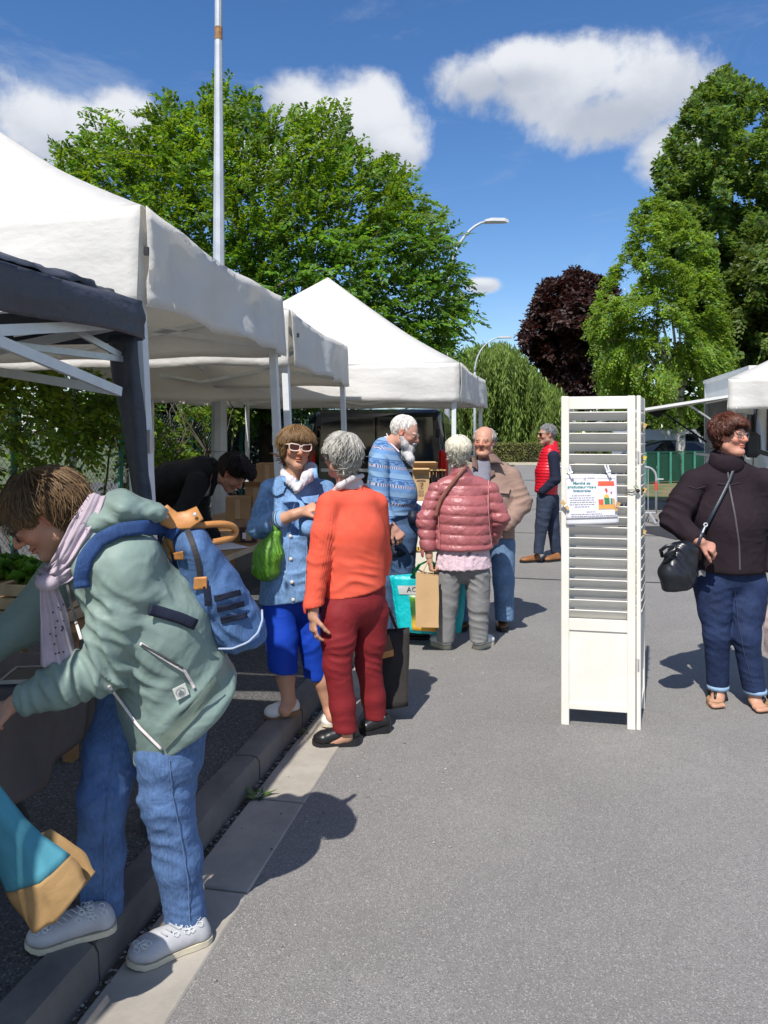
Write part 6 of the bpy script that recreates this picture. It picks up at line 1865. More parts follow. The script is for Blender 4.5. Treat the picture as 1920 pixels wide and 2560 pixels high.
Sh.ell(fr.p(0, -.058, -.035), np.array((.066, .050, .055)), ax, .03)
for q in (-1, 1): Sh.ell(fr.p(q * .078, .010, .02), np.array((.018, .05, .05)), ax, .02)
Sh.ell(fr.p(0, .135, -.03), np.array((.068, .085, .09)), ax, .012, 's')
for q in (-1, 1): Sh.ell(fr.p(q * .092, .004, -.012), np.array((.028, .022, .036)), ax, .010, 's')
V, F = Sh.mesh(.006); V = folds(V, F, (), .003, 26)
tr = np.random.default_rng(3)
lk = locks(fr, V, F, 1700, .065, .007, shortflow, tr, .004, .22, 5, None, .15, .003)
T.part('hair', join_q((V, F, None), lk), hair_mat('hair_grey', (.36, .345, .31), .45), smooth=True)
glasses(T, fr, mat('plum_frame', (.08, .01, .02), .3, bump=0), M_lens, thick=.0025)
t = NT('orange_knit'); cz = t.coord()
M_or = t.done(t.mix(t.rng(t.noise(7, 4, .6), .3, .7), (.66, .090, .050), (.75, .118, .070)), .85, t.bump(t.noise(420, 2, .5), .3, .002, t.bump(t.noise(14, 3, .5), .2, .01)), spec=.15)
sL, eL, wL = P(822, 1262, 3.89), P(799, 1400, 3.85), P(784, 1515, 3.81)
sR, eR, wR = P(942, 1260, 4.05), P(952, 1390, 4.14), P(948, 1500, 4.17)
S = Soft()
S.econe(P(884, 1262, 3.97), P(884, 1340, 3.96), (.145, .085), (.160, .125), ot, 0)
yoke(S, P(874, 1216, 3.99), sL, sR, .062, .052)
S.econe(P(884, 1340, 3.96), P(890, 1500, 3.97), (.165, .13), (.17, .135), ot, .04)
S.ell(P(822, 1345, 4.06), (.085, .09, .11), None, .06)
S.chain([sL, L3(sL, eL, .5) + np.array([0, -.008, 0]), eL, wL, P(783, 1545, 3.80)], [.062, .062, .057, .046, .043], .02)
S.chain([sR, eR, wR], [.060, .054, .045], .03)
ho = nrm(np.cross(P(975, 1455, 4.0) - P(806, 1497, 3.9), np.array([-.5, .85, 0]))); ho = ho if ho[2] < 0 else -ho
S.cut(P(890, 1477, 3.95), ho, .24, .006)
S.cut(P(783, 1534, 3.80), (0, 0, -1), .07, .004)
def rib(V):
    # ribbed sleeve: fine ridges running down the near arm
    a = sL; d = nrm(wL - sL); t_ = (V - a) @ d
    rad = V - a - t_[:, None] * d; ang = np.arctan2(rad @ nrm(np.array([0, -1, 0])), rad @ nrm(np.array([1, 0, 0])))
    r_ = np.linalg.norm(rad, axis=1); w = np.clip((.085 - r_) / .01, 0, 1) * np.clip((t_ - .03) / .05, 0, 1) * (V[:, 0] < P(838, 1300, 3.88)[0])
    return .0022 * w * np.sin(ang * 26)
sw, sf = put(T, 'sweater', S, M_or, .0065, [(P(870, 1420, 3.82), np.array([.2, 0, 1]), .075, .008, .13), (P(930, 1440, 3.85), np.array([.3, 0, 1]), .06, .007, .09), (P(850, 1290, 3.83), np.array([.9, 0, .4]), .07, .005, .08), (P(835, 1340, 3.82), np.array([1, 0, .2]), .05, .004, .09), (P(790, 1400, 3.80), np.array([.2, 0, 1]), .05, .003, .08)], .002, 10., 5., rib, 1)
# striped collar
S = Soft()
S.econe(P(868, 1196, 3.985), P(874, 1214, 3.975), (.060, .060), (.078, .062), ot, 0)
S.chain([P(905, 1190, 3.96), P(880, 1196, 3.90), P(850, 1215, 3.89), P(826, 1236, 3.93)], [.012, .017, .017, .012], .012)
S.cut(P(868, 1186, 3.98), (-.25, 0, 1), None, .006)
t = NT('striped_shirt'); wv_ = t.wave(42, t.coord((1, 1, 1), (0, .5, 0)), .6, 2, 'Z')
put(T, 'shirt_collar', S, t.done(t.mix(t.rng(wv_, .35, .6), (.70, .68, .62), (.36, .30, .36)), .8), .006, (), .0015, 20.)
M_dred = cloth('dark_red_trousers', (.205, .016, .020), .7, .06, .2, 14)
S = Soft()
S.econe(P(888, 1460, 3.98), P(886, 1500, 3.97), (.155, .125), (.165, .135), ot, 0)
S.chain([P(850, 1540, 3.90), P(846, 1600, 3.88), P(843, 1660, 3.87), P(856, 1760, 3.88), P(866, 1845, 3.885)], [.100, .086, .070, .065, .060], .025)
S.chain([P(926, 1530, 4.02), P(924, 1600, 4.03), P(921, 1660, 4.04), P(933, 1740, 4.06), P(941, 1812, 4.07)], [.100, .084, .066, .062, .058], .025)
S.cut(P(866, 1829, 3.88), (0, 0, -1), .12, .004); S.cut(P(941, 1795, 4.07), (-.05, 0, -1), .11, .004)
put(T, 'trousers', S, M_dred, .0075, [(P(845, 1600, 3.8), np.array([-.3, 0, 1]), .05, .006, .12), (P(850, 1545, 3.8), np.array([-.45, 0, 1]), .06, .006, .10), (P(845, 1665, 3.8), np.array([.25, 0, 1]), .035, .006, .07), (P(922, 1650, 3.97), np.array([.2, 0, 1]), .045, .006, .10), (P(865, 1815, 3.83), np.array([0, 0, 1]), .04, .004, .05)], .002, 10., 3., None, 1)
M_bsh = mat('black_leather', (.012, .012, .013), .35, .1, 20, .12, 90)
shoe_parts(T, np.array([*Gd(900, 1860)[:2], .002]), np.array([*Gd(780, 1866)[:2], .004]), .09, M_bsh, M_black, .065, .022, heel_h=.022, low=True)
shoe_parts(T, np.array([*Gd(975, 1828)[:2], .002]), np.array([*Gd(897, 1834)[:2], .002]), .09, M_bsh, M_black, .065, .022, heel_h=.022, low=True)
# ------------------------------------------------------------------ bearded man in the patterned sweater
fr = Frame(P(1013, 1080, 5.95), 72, 24, 0, 1.06)
bt = nrm(np.array([.2, .95, 0])); bf = np.array([.96, -.22, 0])
nb = P(970, 1118, 6.0)
S = Soft(); hand(S, P(984, 1318, 5.68), nrm(np.array([.55, -.1, -.75])), (-.35, .9, -.2), -1, 1.08, (.55, .7, .5))
brd = person('white bearded man in a blue patterned sweater stooping at the beer stall', Gd(1010, 1592), [head_mesh(fr, nb, (.56, .31, .23), True, (.5, .48, .45), old=.5, fat=.006, nose=1.2), skin_of(S, (.50, .27, .2)), core([([P(1000, 1305, 6.0), P(985, 1230, 5.98), nb], [.085, .10, .06])], SK1)])
T = brd
Sh = Soft(); ax = fr.ax
Sh.ell(fr.p(0, -.026, .030), np.array((.079, .094, .089)) * fr.s, ax, 0)
Sh.ell(fr.p(0, .10, .0), np.array((.10, .095, .085)) * fr.s, ax, .012, 's')
Sh.ell(fr.p(0, -.02, -.10), np.array((.09, .09, .065)) * fr.s, ax, .01, 's')
for q in (-1, 1): Sh.ell(fr.p(q * .085, .0, -.012), np.array((.022, .026, .036)) * fr.s, ax, .008, 's')
V, F = Sh.mesh(.007); tr = np.random.default_rng(11)
lk = locks(fr, V, F, 600, .035, .006, shortflow, tr, .002, .12, 4)
T.part('hair', join_q((V, F, None), lk), hair_mat('hair_white', (.66, .62, .58), .5), smooth=True)
S = Soft()
for q in (-1, 1): S.chain([fr.p(q * .066, .006, -.035), fr.p(q * .052, .045, -.075), fr.p(q * .02, .085, -.10)], [.014, .026, .03], .02)
S.chain([fr.p(0, .085, -.085), fr.p(0, .070, -.13), P(1026, 1148, 5.87), P(1030, 1164, 5.87)], [.028, .040, .030, .010], .02)
S.chain([fr.p(-.024, .100, -.05), fr.p(0, .107, -.046), fr.p(.024, .100, -.05)], [.007, .009, .007], .006)
V, F = S.mesh(.006); V = folds(V, F, (), .002, 40)
lk = locks(Frame(fr.c, 72, 24, 0, 1.06), V, F, 700, .06, .005, lambda l: np.tile(np.array([0, .15, -1.]), (len(l), 1)), tr, .002, .12, 4, None, 1.2, 0, -.2)
T.part('beard', join_q((V, F, None), lk), hair_mat('beard_white', (.50, .49, .48), .7), smooth=True)
glasses(T, fr, M_wireg, M_lens, w=.022, h=.016, thick=.0016)
t = NT('fair_isle'); zc = t.sep(t.coord((1, 1, 1), (0, math.radians(-8), 0)))
fz = t.math('FRACT', t.math('MULTIPLY', zc[2], 7.4))
c = t.mix(t.rng(fz, .02, .06), (.045, .10, .24), (.20, .33, .50))
c = t.mix(t.rng(fz, .30, .33), c, (.13, .25, .46))
chk = t.math('GREATER_THAN', t.math('FRACT', t.math('MULTIPLY', t.math('ADD', zc[0], zc[1]), 44)), .5)
row = t.math('MULTIPLY', t.math('GREATER_THAN', fz, .55), t.math('LESS_THAN', fz, .70))
c = t.mix(row, c, t.mix(chk, (.06, .10, .22), (.46, .44, .50)))
row2 = t.math('MULTIPLY', t.math('GREATER_THAN', fz, .74), t.math('LESS_THAN', fz, .95))
zz_ = t.rng(t.noise(40, 2, .5, t.coord((1, 1, 2))), .45, .55)
c = t.mix(row2, c, t.mix(zz_, (.055, .125, .30), (.16, .29, .48)))
M_isle = t.done(c, .9, t.bump(t.noise(350, 2), .35, .002, t.bump(t.noise(18, 3), .3, .01)), spec=.1)
sN, eN, wN = P(946, 1160, 5.80), P(952, 1262, 5.74), P(980, 1314, 5.68)
S = Soft()
S.econe(P(962, 1145, 5.99), P(975, 1215, 5.97), (.175, .12), (.19, .165), bt, 0)
S.econe(P(975, 1215, 5.97), P(990, 1292, 5.97), (.19, .17), (.185, .165), bt, .05)
S.ell(P(1000, 1235, 5.95), (.13, .17, .13), None, .06)
S.chain([sN, eN, wN], [.080, .064, .05], .03)
S.chain([P(975, 1155, 6.17), P(1000, 1250, 6.22), P(1040, 1275, 6.15)], [.08, .062, .05], .03)
S.cone(P(958, 1120, 6.0), P(960, 1140, 6.0), .085, .11, .04)
S.cut(P(985, 1288, 5.95), (.06, 0, -1), .3, .01); S.cut(wN, nrm(wN - eN), .06, .004)
sw, sf = put(T, 'sweater', S, M_isle, .009, [(P(955, 1200, 5.75), np.array([.8, 0, .5]), .06, .008, .12), (eN, nrm(sN - eN), .05, .008, .09), (P(990, 1280, 5.8), np.array([0, 0, 1]), .05, .004, .12)], .003, 10., 2., None, 1)
S = Soft(); S.chain([P(966, 1083, 5.99), P(978, 1110, 5.93), P(998, 1130, 5.90)], [.007, .010, .008], .01); S.cone(P(968, 1108, 6.02), P(978, 1126, 6.0), .058, .06, .02)
put(T, 'shirt_collar', S, cloth('pale_collar', (.62, .56, .60), .8), .008)
M_jean2 = denim('jeans_mid', (.045, .080, .150), 1.7)
S = Soft()
S.econe(P(1000, 1280, 5.98), P(1002, 1335, 5.98), (.165, .14), (.165, .13), bt, 0)
S.chain([P(1006, 1340, 5.90), P(1008, 1450, 5.92), P(1006, 1590, 5.99)], [.115, .085, .072], .03)
S.chain([P(1000, 1340, 6.10), P(978, 1450, 6.16), P(960, 1586, 6.2)], [.11, .082, .07], .03)
for p_ in (P(1006, 1576, 5.99), P(960, 1568, 6.2)): S.cut(p_, (0, 0, -1), .13, .004)
put(T, 'jeans', S, M_jean2, .009, [(P(1005, 1440, 5.82), np.array([.2, 0, 1]), .06, .006, .14), (P(1005, 1560, 5.9), np.array([0, 0, 1]), .05, .007, .08)], .003, 9., 4.)
S = Soft(); S.econe(P(1000, 1300, 5.90), P(1008, 1380, 5.84), (.14, .05), (.10, .045), np.array([1, .2, 0]), 0); S.ell(P(1034, 1295, 5.82), (.05, .05, .06), None, .02)
put(T, 'hip_bag', S, cloth('navy_nylon', (.010, .014, .03), .5, .1, .3, 14), .01, (), .006, 12.)
shoe_parts(T, np.array([*Gd(1000, 1596)[:2], .0]), np.array([*Gd(1076, 1598)[:2], .0]), .10, M_bsh, M_black, .08, .025, res=.008)
shoe_parts(T, np.array([*Gd(955, 1574)[:2], .0]), np.array([*Gd(1025, 1577)[:2], .0]), .10, M_bsh, M_black, .08, .025, res=.008)

# ------------------------------------------------------------------ woman in the pink quilted jacket, from behind
fr = Frame(P(1147, 1125, 5.64), 172, 0, 0, .90)
nb = P(1152, 1180, 5.64); pt = np.array([1, .05, 0])
S = Soft(); hand(S, P(1074, 1398, 5.56), np.array([.12, .05, -1]), (1, .2, 0), -1, .95, (.7, .9, .6))
pnk = person('white haired woman in a pink quilted jacket and grey trousers, back to the camera', Gd(1150, 1620), [head_mesh(fr, nb, SK1), skin_of(S, SK1), core([([P(1158, 1385, 5.65), P(1158, 1300, 5.65), nb], [.085, .09, .05]), ([P(1158, 1230, 5.64), P(1092, 1226, 5.63), P(1064, 1302, 5.60), P(1073, 1392, 5.56)], [.05, .04, .035, .028]), ([P(1126, 1435, 5.64), P(1112, 1600, 5.63)], [.06, .03]), ([P(1193, 1435, 5.64), P(1197, 1600, 5.63)], [.06, .03])], SK1)])
T = pnk
Sh = Soft(); ax = fr.ax; Sh.rs = fr.s
Sh.ell(fr.p(0, -.022, .030), np.array((.084, .098, .090)), ax, 0)
Sh.ell(fr.p(0, -.055, -.045), np.array((.070, .050, .058)), ax, .03)
for q in (-1, 1): Sh.ell(fr.p(q * .074, .0, -.01), np.array((.016, .045, .055)), ax, .02)
Sh.ell(fr.p(0, .14, -.03), np.array((.07, .085, .09)), ax, .012, 's')
V, F = Sh.mesh(.007); V = folds(V, F, (), .003, 22); tr = np.random.default_rng(12)
lk = locks(fr, V, F, 1500, .06, .008, shortflow, tr, .004, .10, 4, None, .1, .003)
T.part('hair', join_q((V, F, None), lk), hair_mat('hair_cream', (.60, .57, .47), .45), smooth=True)
M_pink = cloth('pink_nylon', (.345, .105, .11), .40, .05, .3, 30, 150, .5, .05)
sL, eL, wL = P(1092, 1226, 5.63), P(1064, 1302, 5.60), P(1073, 1392, 5.56)
sR, eR, wR = P(1225, 1226, 5.66), P(1250, 1295, 5.66), P(1230, 1345, 5.76)
S = Soft()
S.econe(P(1157, 1225, 5.65), P(1158, 1280, 5.64), (.165, .095), (.19, .14), pt, 0)
yoke(S, P(1153, 1190, 5.66), sL, sR, .065, .058)
S.econe(P(1158, 1280, 5.64), P(1158, 1385, 5.64), (.20, .145), (.222, .165), pt, .04)
S.cone(P(1150, 1174, 5.65), P(1153, 1195, 5.65), .066, .085, .03)
S.chain([sL, eL, wL], [.066, .064, .054], .03)
S.chain([sR, eR, wR], [.066, .064, .056], .03)
S.cut(P(1158, 1373, 5.6), (.02, 0, -1), .29, .012); S.cut(P(1074, 1392, 5.56), nrm(wL - eL), .075, .006); S.cut(P(1150, 1164, 5.6), (0, 0, 1), None, .01)
def quilt(V):
    arm = np.abs(V[:, 0] - P(1158, 1280, 5.64)[0] - (V[:, 2] * .0)) > .185
    ph = V[:, 2] / .071 + np.where(arm, .35, .0) + .12 * vnoise(V * 6) + np.where(arm, .6 * np.abs(V[:, 0]) , 0)
    a = np.abs(np.sin(math.pi * ph)) ** .45
    cr = 1 + .35 * vnoise(np.stack([V[:, 0] * 45, V[:, 1] * 20, V[:, 2] * 14], 1))
    return .013 * (a - .72) * cr
jk, sf = put(T, 'jacket', S, M_pink, .0075, [(eL, nrm(sL - eL), .05, .005, .09), (eR, nrm(sR - eR), .05, .006, .10)], .003, 20., 1., quilt, 0)
for pts in ([(1096, 1290), (1098, 1330), (1098, 1372)], [(1222, 1200), (1220, 1260), (1224, 1320), (1230, 1368)]):
    T.part('seam', MB().tube(sf.path(pts, .002, 14), .003, 5), mat('pink_seam', (.5, .2, .2), .5), parent=jk)
S = Soft()
S.econe(P(1158, 1375, 5.64), P(1159, 1440, 5.64), (.190, .13), (.220, .155), pt, 0); S.cut(P(1159, 1422, 5.6), (.03, 0, -1), None, .005); S.cut(P(1158, 1350, 5.6), (0, 0, 1), None, .005)
put(T, 'lace_top', S, cloth('pink_lace', (.62, .47, .52), .85, .08, .5, 45, 260), .0075, [(P(1158, 1400, 5.45), np.array([1, 0, 0]), .07, .006, .3)], .003, 30.)
M_gr = cloth('grey_trousers', (.20, .20, .20), .8, .1, .3, 14)
S = Soft()
S.econe(P(1159, 1385, 5.65), P(1159, 1412, 5.65), (.18, .14), (.175, .13), pt, 0)
S.chain([P(1123, 1435, 5.64), P(1117, 1515, 5.63), P(1112, 1625, 5.63)], [.098, .078, .062], .025)
S.chain([P(1193, 1435, 5.64), P(1197, 1515, 5.63), P(1197, 1625, 5.63)], [.098, .077, .062], .025)
for p_ in (P(1112, 1603, 5.63), P(1197, 1603, 5.63)): S.cut(p_, (0, 0, -1), .1, .004)
put(T, 'trousers', S, M_gr, .0085, [(P(1120, 1470, 5.52), np.array([-.35, 0, 1]), .06, .008, .13), (P(1116, 1525, 5.54), np.array([.3, 0, 1]), .05, .007, .10), (P(1198, 1470, 5.52), np.array([.35, 0, 1]), .06, .008, .13), (P(1198, 1540, 5.55), np.array([.1, 0, 1]), .06, .006, .12), (P(1112, 1595, 5.55), np.array([0, 0, 1]), .045, .008, .07), (P(1197, 1595, 5.55), np.array([0, 0, 1]), .045, .008, .07)], .003, 9., 4.)
M_wsh = mat('white_canvas_shoe', (.66, .66, .64), .7, .06, 20)
shoe_parts(T, np.array([*Gd(1122, 1624)[:2], 0]), np.array([*Gd(1083, 1609)[:2], 0]), .10, M_wsh, M_solec, .075, .028, res=.007)
shoe_parts(T, np.array([*Gd(1188, 1624)[:2], 0]), np.array([*Gd(1229, 1608)[:2], 0]), .10, M_wsh, M_solec, .075, .028, res=.007)
# cross-body bag: strap over her back, pouch in front of her
sb_ = Thing('shoulder_bag', 'brown leather strap of a bag worn across the pink jacket', 'bag', P(1150, 1300, 5.6))
M_brl = mat('brown_leather', (.20, .075, .05), .45, .12, 20)
sb_.part('strap', ribbon(sf.path([(1166, 1166), (1148, 1186), (1120, 1222), (1102, 1248), (1093, 1272), (1089, 1292)], .006, 22, 12), .028, .2), M_brl, smooth=True)
sb_.part('pouch', MB().cbox(P(1130, 1335, 5.86), (.22, .07, .16), .02), M_brl)

# ------------------------------------------------------------------ man in the brown jacket
fr = Frame(P(1210, 1102, 6.2), -20, 4, 2, 1.0)
nb = P(1217, 1158, 6.26); mt = np.array([.98, -.17, 0])
mn = person('balding man in a light brown jacket and jeans listening to the pink jacket woman', Gd(1215, 1570), [head_mesh(fr, nb, (.55, .285, .195), True, (.2, .13, .09), lip=(.9, .6, .55), fat=.012, old=.6, eyes='slit', squint=True, nose=1.25, jaw=1.1), core([([P(1222, 1315, 6.27), P(1222, 1230, 6.26), nb], [.085, .09, .065])], SK1)])
T = mn
Sh = Soft(); ax = fr.ax
Sh.ell(fr.p(0, -.026, .022), np.array((.081, .098, .084)) * fr.s, ax, 0)
Sh.ell(fr.p(0, .055, .06), np.array((.068, .11, .085)) * fr.s, ax, .012, 's')
Sh.ell(fr.p(0, .12, -.03), np.array((.085, .10, .10)) * fr.s, ax, .012, 's')
for q in (-1, 1): Sh.ell(fr.p(q * .09, .004, -.012), np.array((.024, .022, .034)) * fr.s, ax, .008, 's')
Sh.ell(fr.p(0, -.01, -.105), np.array((.1, .1, .06)) * fr.s, ax, .01, 's')
V, F = Sh.mesh(.006); tr = np.random.default_rng(13)
lk = locks(fr, V, F, 450, .05, .008, shortflow, tr, .005, .2, 4)
T.part('hair', join_q((V, F, None), lk), hair_mat('hair_silver', (.33, .30, .27), .5), smooth=True)
M_brn = cloth('brown_jacket', (.285, .190, .150), .8, .06, .35, 12)
sR, eR, wR = P(1278, 1192, 6.24), P(1304, 1258, 6.2), P(1266, 1312, 6.07)
sL, eL, wL = P(1160, 1186, 6.22), P(1146, 1258, 6.2), P(1178, 1312, 6.07)
S = Soft()
S.econe(P(1222, 1182, 6.27), P(1222, 1250, 6.25), (.185, .11), (.205, .16), mt, 0)
S.econe(P(1222, 1250, 6.25), P(1224, 1355, 6.24), (.205, .165), (.20, .16), mt, .05)
yoke(S, P(1219, 1162, 6.29), sL, sR, .07, .06)
S.chain([sR, eR, wR], [.076, .078, .064], .03)
S.chain([sL, eL, wL], [.074, .074, .062], .03)
S.cut(P(1224, 1340, 6.2), (-.1, 0, -1), .3, .01)
jk, sf = put(T, 'jacket', S, M_brn, .009, [(eR, nrm(sR - eR), .06, .012, .13), (P(1275, 1310, 6.05), np.array([.8, 0, .5]), .05, .008, .09), (P(1250, 1300, 6.05), np.array([.3, 0, 1]), .07, .006, .13)], .004, 9., 6., None, 1)
S = Soft()   # tee shirt front and broad collar
S.econe(P(1206, 1160, 6.20), P(1200, 1200, 6.12), (.07, .05), (.08, .05), mt, 0); S.cut(P(1206, 1150, 6.2), (-.1, .3, 1), None, .005)
put(T, 'tee_shirt', S, cloth('slate_tee', (.20, .20, .24), .85, .1, .2, 20), .008)
M_col = cloth('brown_collar', (.165, .105, .085), .7, .06, .2, 30)
for quad, z_ in ((((1222, 1128), (1248, 1140), (1260, 1163), (1226, 1160)), 6.10), (((1182, 1140), (1197, 1150), (1194, 1178), (1180, 1170)), 6.10)):
    pp = [P(x_, y_, z_) for x_, y_ in quad]
    T.part('collar', MB().grid(lambda u, v: L3(L3(pp[0], pp[1], u), L3(pp[3], pp[2], u), v) + np.array([0, .10 * (1 - v) ** 1.4 - .02 * math.sin(math.pi * v), .01 * math.sin(math.pi * u)]), 6, 6, thick=.008, flip=True), M_col, parent=jk, smooth=True)
T.part('flap', MB().prism([sf.at(x_, y_, .01) for (x_, y_) in ((1212, 1178), (1234, 1172), (1238, 1184), (1216, 1200))], (0, -.006, 0)), M_col, parent=jk)
T.part('pocket_flap', MB().prism([sf.at(x_, y_, .008) for (x_, y_) in ((1236, 1212), (1276, 1216), (1272, 1234), (1238, 1232))], (0, -.006, 0)), M_brn, parent=jk)
T.part('pocket_edge', MB().tube(sf.path([(1240, 1234), (1258, 1237), (1272, 1238)], .003, 8), .003, 4), M_zipd, parent=jk)
M_jean3 = denim('jeans_pale', (.10, .165, .27), 1.6)
S = Soft()
S.econe(P(1225, 1310, 6.26), P(1225, 1335, 6.26), (.17, .13), (.17, .125), mt, 0)
S.chain([P(1256, 1360, 6.24), P(1259, 1455, 6.2), P(1261, 1565, 6.2)], [.105, .086, .074], .025)
S.chain([P(1194, 1360, 6.24), P(1178, 1455, 6.22), P(1162, 1565, 6.22)], [.105, .086, .074], .025)
for p_ in (P(1261, 1549, 6.2), P(1162, 1551, 6.22)): S.cut(p_, (0, 0, -1), .1, .004)
put(T, 'jeans', S, M_jean3, .009, [(P(1259, 1450, 6.1), np.array([.2, 0, 1]), .06, .006, .14), (P(1261, 1535, 6.1), np.array([0, 0, 1]), .05, .006, .07)], .003, 9., 4.)
M_brs = mat('brown_shoe', (.13, .055, .022), .5, .15, 20, .15, 80)
shoe_parts(T, np.array([*Gd(1263, 1556)[:2] + np.array([0, .02]), 0]), np.array([*Gd(1252, 1579)[:2] + np.array([0, -.03]), 0]), .10, M_brs, M_black, .085, .024, res=.007)
shoe_parts(T, np.array([*Gd(1166, 1558)[:2] + np.array([0, .02]), 0]), np.array([*Gd(1148, 1579)[:2] + np.array([0, -.03]), 0]), .10, M_brs, M_black, .085, .024, res=.007)

# ------------------------------------------------------------------ man in the red gilet
fr = Frame(P(1367, 1086, 9.6), -78, 2, 0, 1.05)
nb = P(1378, 1118, 9.64); vt = nrm(np.array([.15, .98, 0]))
rv = person('man in a red quilted gilet and sunglasses standing behind the shutter column', Gd(1362, 1405), [head_mesh(fr, nb, (.50, .28, .19), True, (.2, .17, .15), res=.005, beard=((.25, .2, .17), .35)), core([([P(1366, 1240, 9.62), P(1370, 1170, 9.62), nb], [.11, .11, .06])], SK1)])
T = rv
Sh = Soft(); ax = fr.ax
Sh.ell(fr.p(0, -.022, .036), np.array((.080, .098, .090)) * fr.s, ax, 0); Sh.ell(fr.p(0, .115, -.02), np.array((.085, .10, .09)) * fr.s, ax, .012, 's'); Sh.ell(fr.p(0, -.01, -.10), np.array((.1, .1, .06)) * fr.s, ax, .01, 's')
for q in (-1, 1): Sh.ell(fr.p(q * .088, .004, -.012), np.array((.024, .022, .034)) * fr.s, ax, .008, 's')
V, F = Sh.mesh(.008); tr = np.random.default_rng(14)
T.part('hair', join_q((V, F, None), locks(fr, V, F, 250, .04, .010, shortflow, tr, .004, .25, 4)), hair_mat('hair_steel', (.18, .18, .18), .5), smooth=True)
glasses(T, fr, M_black, M_shade2, w=.025, h=.016, thick=.003)
M_vest = cloth('red_nylon', (.55, .008, .022), .38, .05, .3, 20, 150, .45, .05)
S = Soft()
S.econe(P(1374, 1138, 9.63), P(1368, 1180, 9.62), (.17, .12), (.18, .14), vt, 0); S.econe(P(1368, 1180, 9.62), P(1364, 1240, 9.62), (.18, .14), (.175, .14), vt, .04)
S.cone(P(1379, 1106, 9.65), P(1377, 1130, 9.64), .075, .10, .03); S.cut(P(1364, 1234, 9.6), (-.15, 0, -1), None, .008); S.cut(P(1378, 1104, 9.6), (-.2, 0, 1), None, .008)
put(T, 'gilet', S, M_vest, .011, (), .003, 9., 2., lambda V: .013 * (np.abs(np.sin(math.pi * (V[:, 2] / .037 + .1 * V[:, 0]))) ** .5 - .7))
M_nv = cloth('navy_jersey', (.012, .016, .035), .85, .1, .3, 16)
S = Soft(); S.chain([P(1384, 1142, 9.46), P(1389, 1198, 9.42), P(1356, 1228, 9.44)], [.075, .062, .048], .03); S.chain([P(1372, 1142, 9.8), P(1374, 1198, 9.84), P(1350, 1222, 9.7)], [.07, .06, .048], .03)
put(T, 'sleeves', S, M_nv, .011, [(P(1389, 1195, 9.4), np.array([0, 0, 1]), .06, .008, .14)], .003, 9.)
M_dj = denim('jeans_dark', (.022, .030, .050), 1.9, 9.)
S = Soft()
S.econe(P(1368, 1225, 9.63), P(1368, 1250, 9.63), (.155, .125), (.155, .12), vt, 0)
S.chain([P(1364, 1248, 9.54), P(1354, 1315, 9.52), P(1345, 1392, 9.5)], [.11, .078, .058], .025); S.chain([P(1376, 1248, 9.72), P(1383, 1315, 9.72), P(1391, 1392, 9.76)], [.11, .078, .058], .025)
for p_ in (P(1345, 1384, 9.5), P(1391, 1384, 9.76)): S.cut(p_, (0, 0, -1), .1, .004)
put(T, 'jeans', S, M_dj, .011, [(P(1355, 1310, 9.45), np.array([.2, 0, 1]), .07, .006, .2), (P(1385, 1310, 9.65), np.array([.2, 0, 1]), .07, .006, .2)], .003, 9.)
M_tanb = mat('tan_boot', (.24, .10, .035), .5, .12, 20)
shoe_parts(T, np.array([*Gd(1353, 1405)[:2], 0]), np.array([*Gd(1299, 1407)[:2], 0]), .10, M_tanb, M_black, .09, .022, res=.009)
shoe_parts(T, np.array([*Gd(1402, 1402)[:2], 0]), np.array([*Gd(1358, 1406)[:2], 0]), .10, M_tanb, M_black, .09, .022, res=.009)

# ------------------------------------------------------------------ woman in the dark fleece at right
fr = Frame(P(1825, 1089, 4.5), 33, 2, 0, .93)
nb = P(1818, 1156, 4.54); rt = np.array([.98, .17, 0])
S = Soft(); S.cone(P(1738, 1352, 4.33), P(1752, 1354, 4.30), .03, .026, .01)
hand(S, P(1748, 1354, 4.31), nrm(np.array([.75, -.1, -.35])), (-.2, .75, -.65), -1, 1.0, (.55, .75, .5))
S2 = Soft()
for (a, b_, c) in ((P(1795, 1700, 4.52), P(1795, 1735, 4.50), P(1789, 1758, 4.43)), (P(1888, 1710, 4.44), P(1888, 1744, 4.42), P(1900, 1768, 4.36))):
    S2.chain([a, b_], [.038, .036], .02); S2.econe(b_ + np.array([0, 0, -.02]), c, (.034, .026), (.042, .016), np.array([1, .1, 0]), .02)
    for k in range(5):
        tp = c + np.array([(k - 2) * .017 + (.004 if k == 0 else 0), -.045 + .006 * abs(k - 1.2), -.004]); S2.cone(c + np.array([(k - 2) * .015, 0, 0]), tp, .012, .0105 if k else .012, .006)
rw = person('short haired woman in a dark fleece jacket, jeans and sandals at the right edge', Gd(1845, 1755), [head_mesh(fr, nb, (.55, .27, .19), False, (.09, .04, .03), fat=.012, old=.3, eyes='slit', nose=1.1), skin_of(S, (.50, .25, .18)), skin_of(S2, SK1), core([([P(1825, 1400, 4.56), P(1825, 1300, 4.56), nb], [.10, .11, .06]), ([P(1825, 1220, 4.55), P(1735, 1208, 4.52), P(1684, 1300, 4.5), P(1738, 1352, 4.33)], [.06, .05, .04, .03]), ([P(1782, 1470, 4.52), P(1792, 1590, 4.48), P(1795, 1715, 4.52)], [.07, .05, .036]), ([P(1872, 1470, 4.52), P(1864, 1590, 4.44), P(1888, 1722, 4.44)], [.07, .05, .036])], SK1)])
T = rw
Sh = Soft(); ax = fr.ax; Sh.rs = fr.s
Sh.ell(fr.p(0, -.022, .046), np.array((.081, .096, .090)), ax, 0)
Sh.ell(fr.p(0, -.050, -.02), np.array((.068, .046, .056)), ax, .03)
Sh.ell(fr.p(0, .050, .082), np.array((.060, .045, .030)), ax, .03)
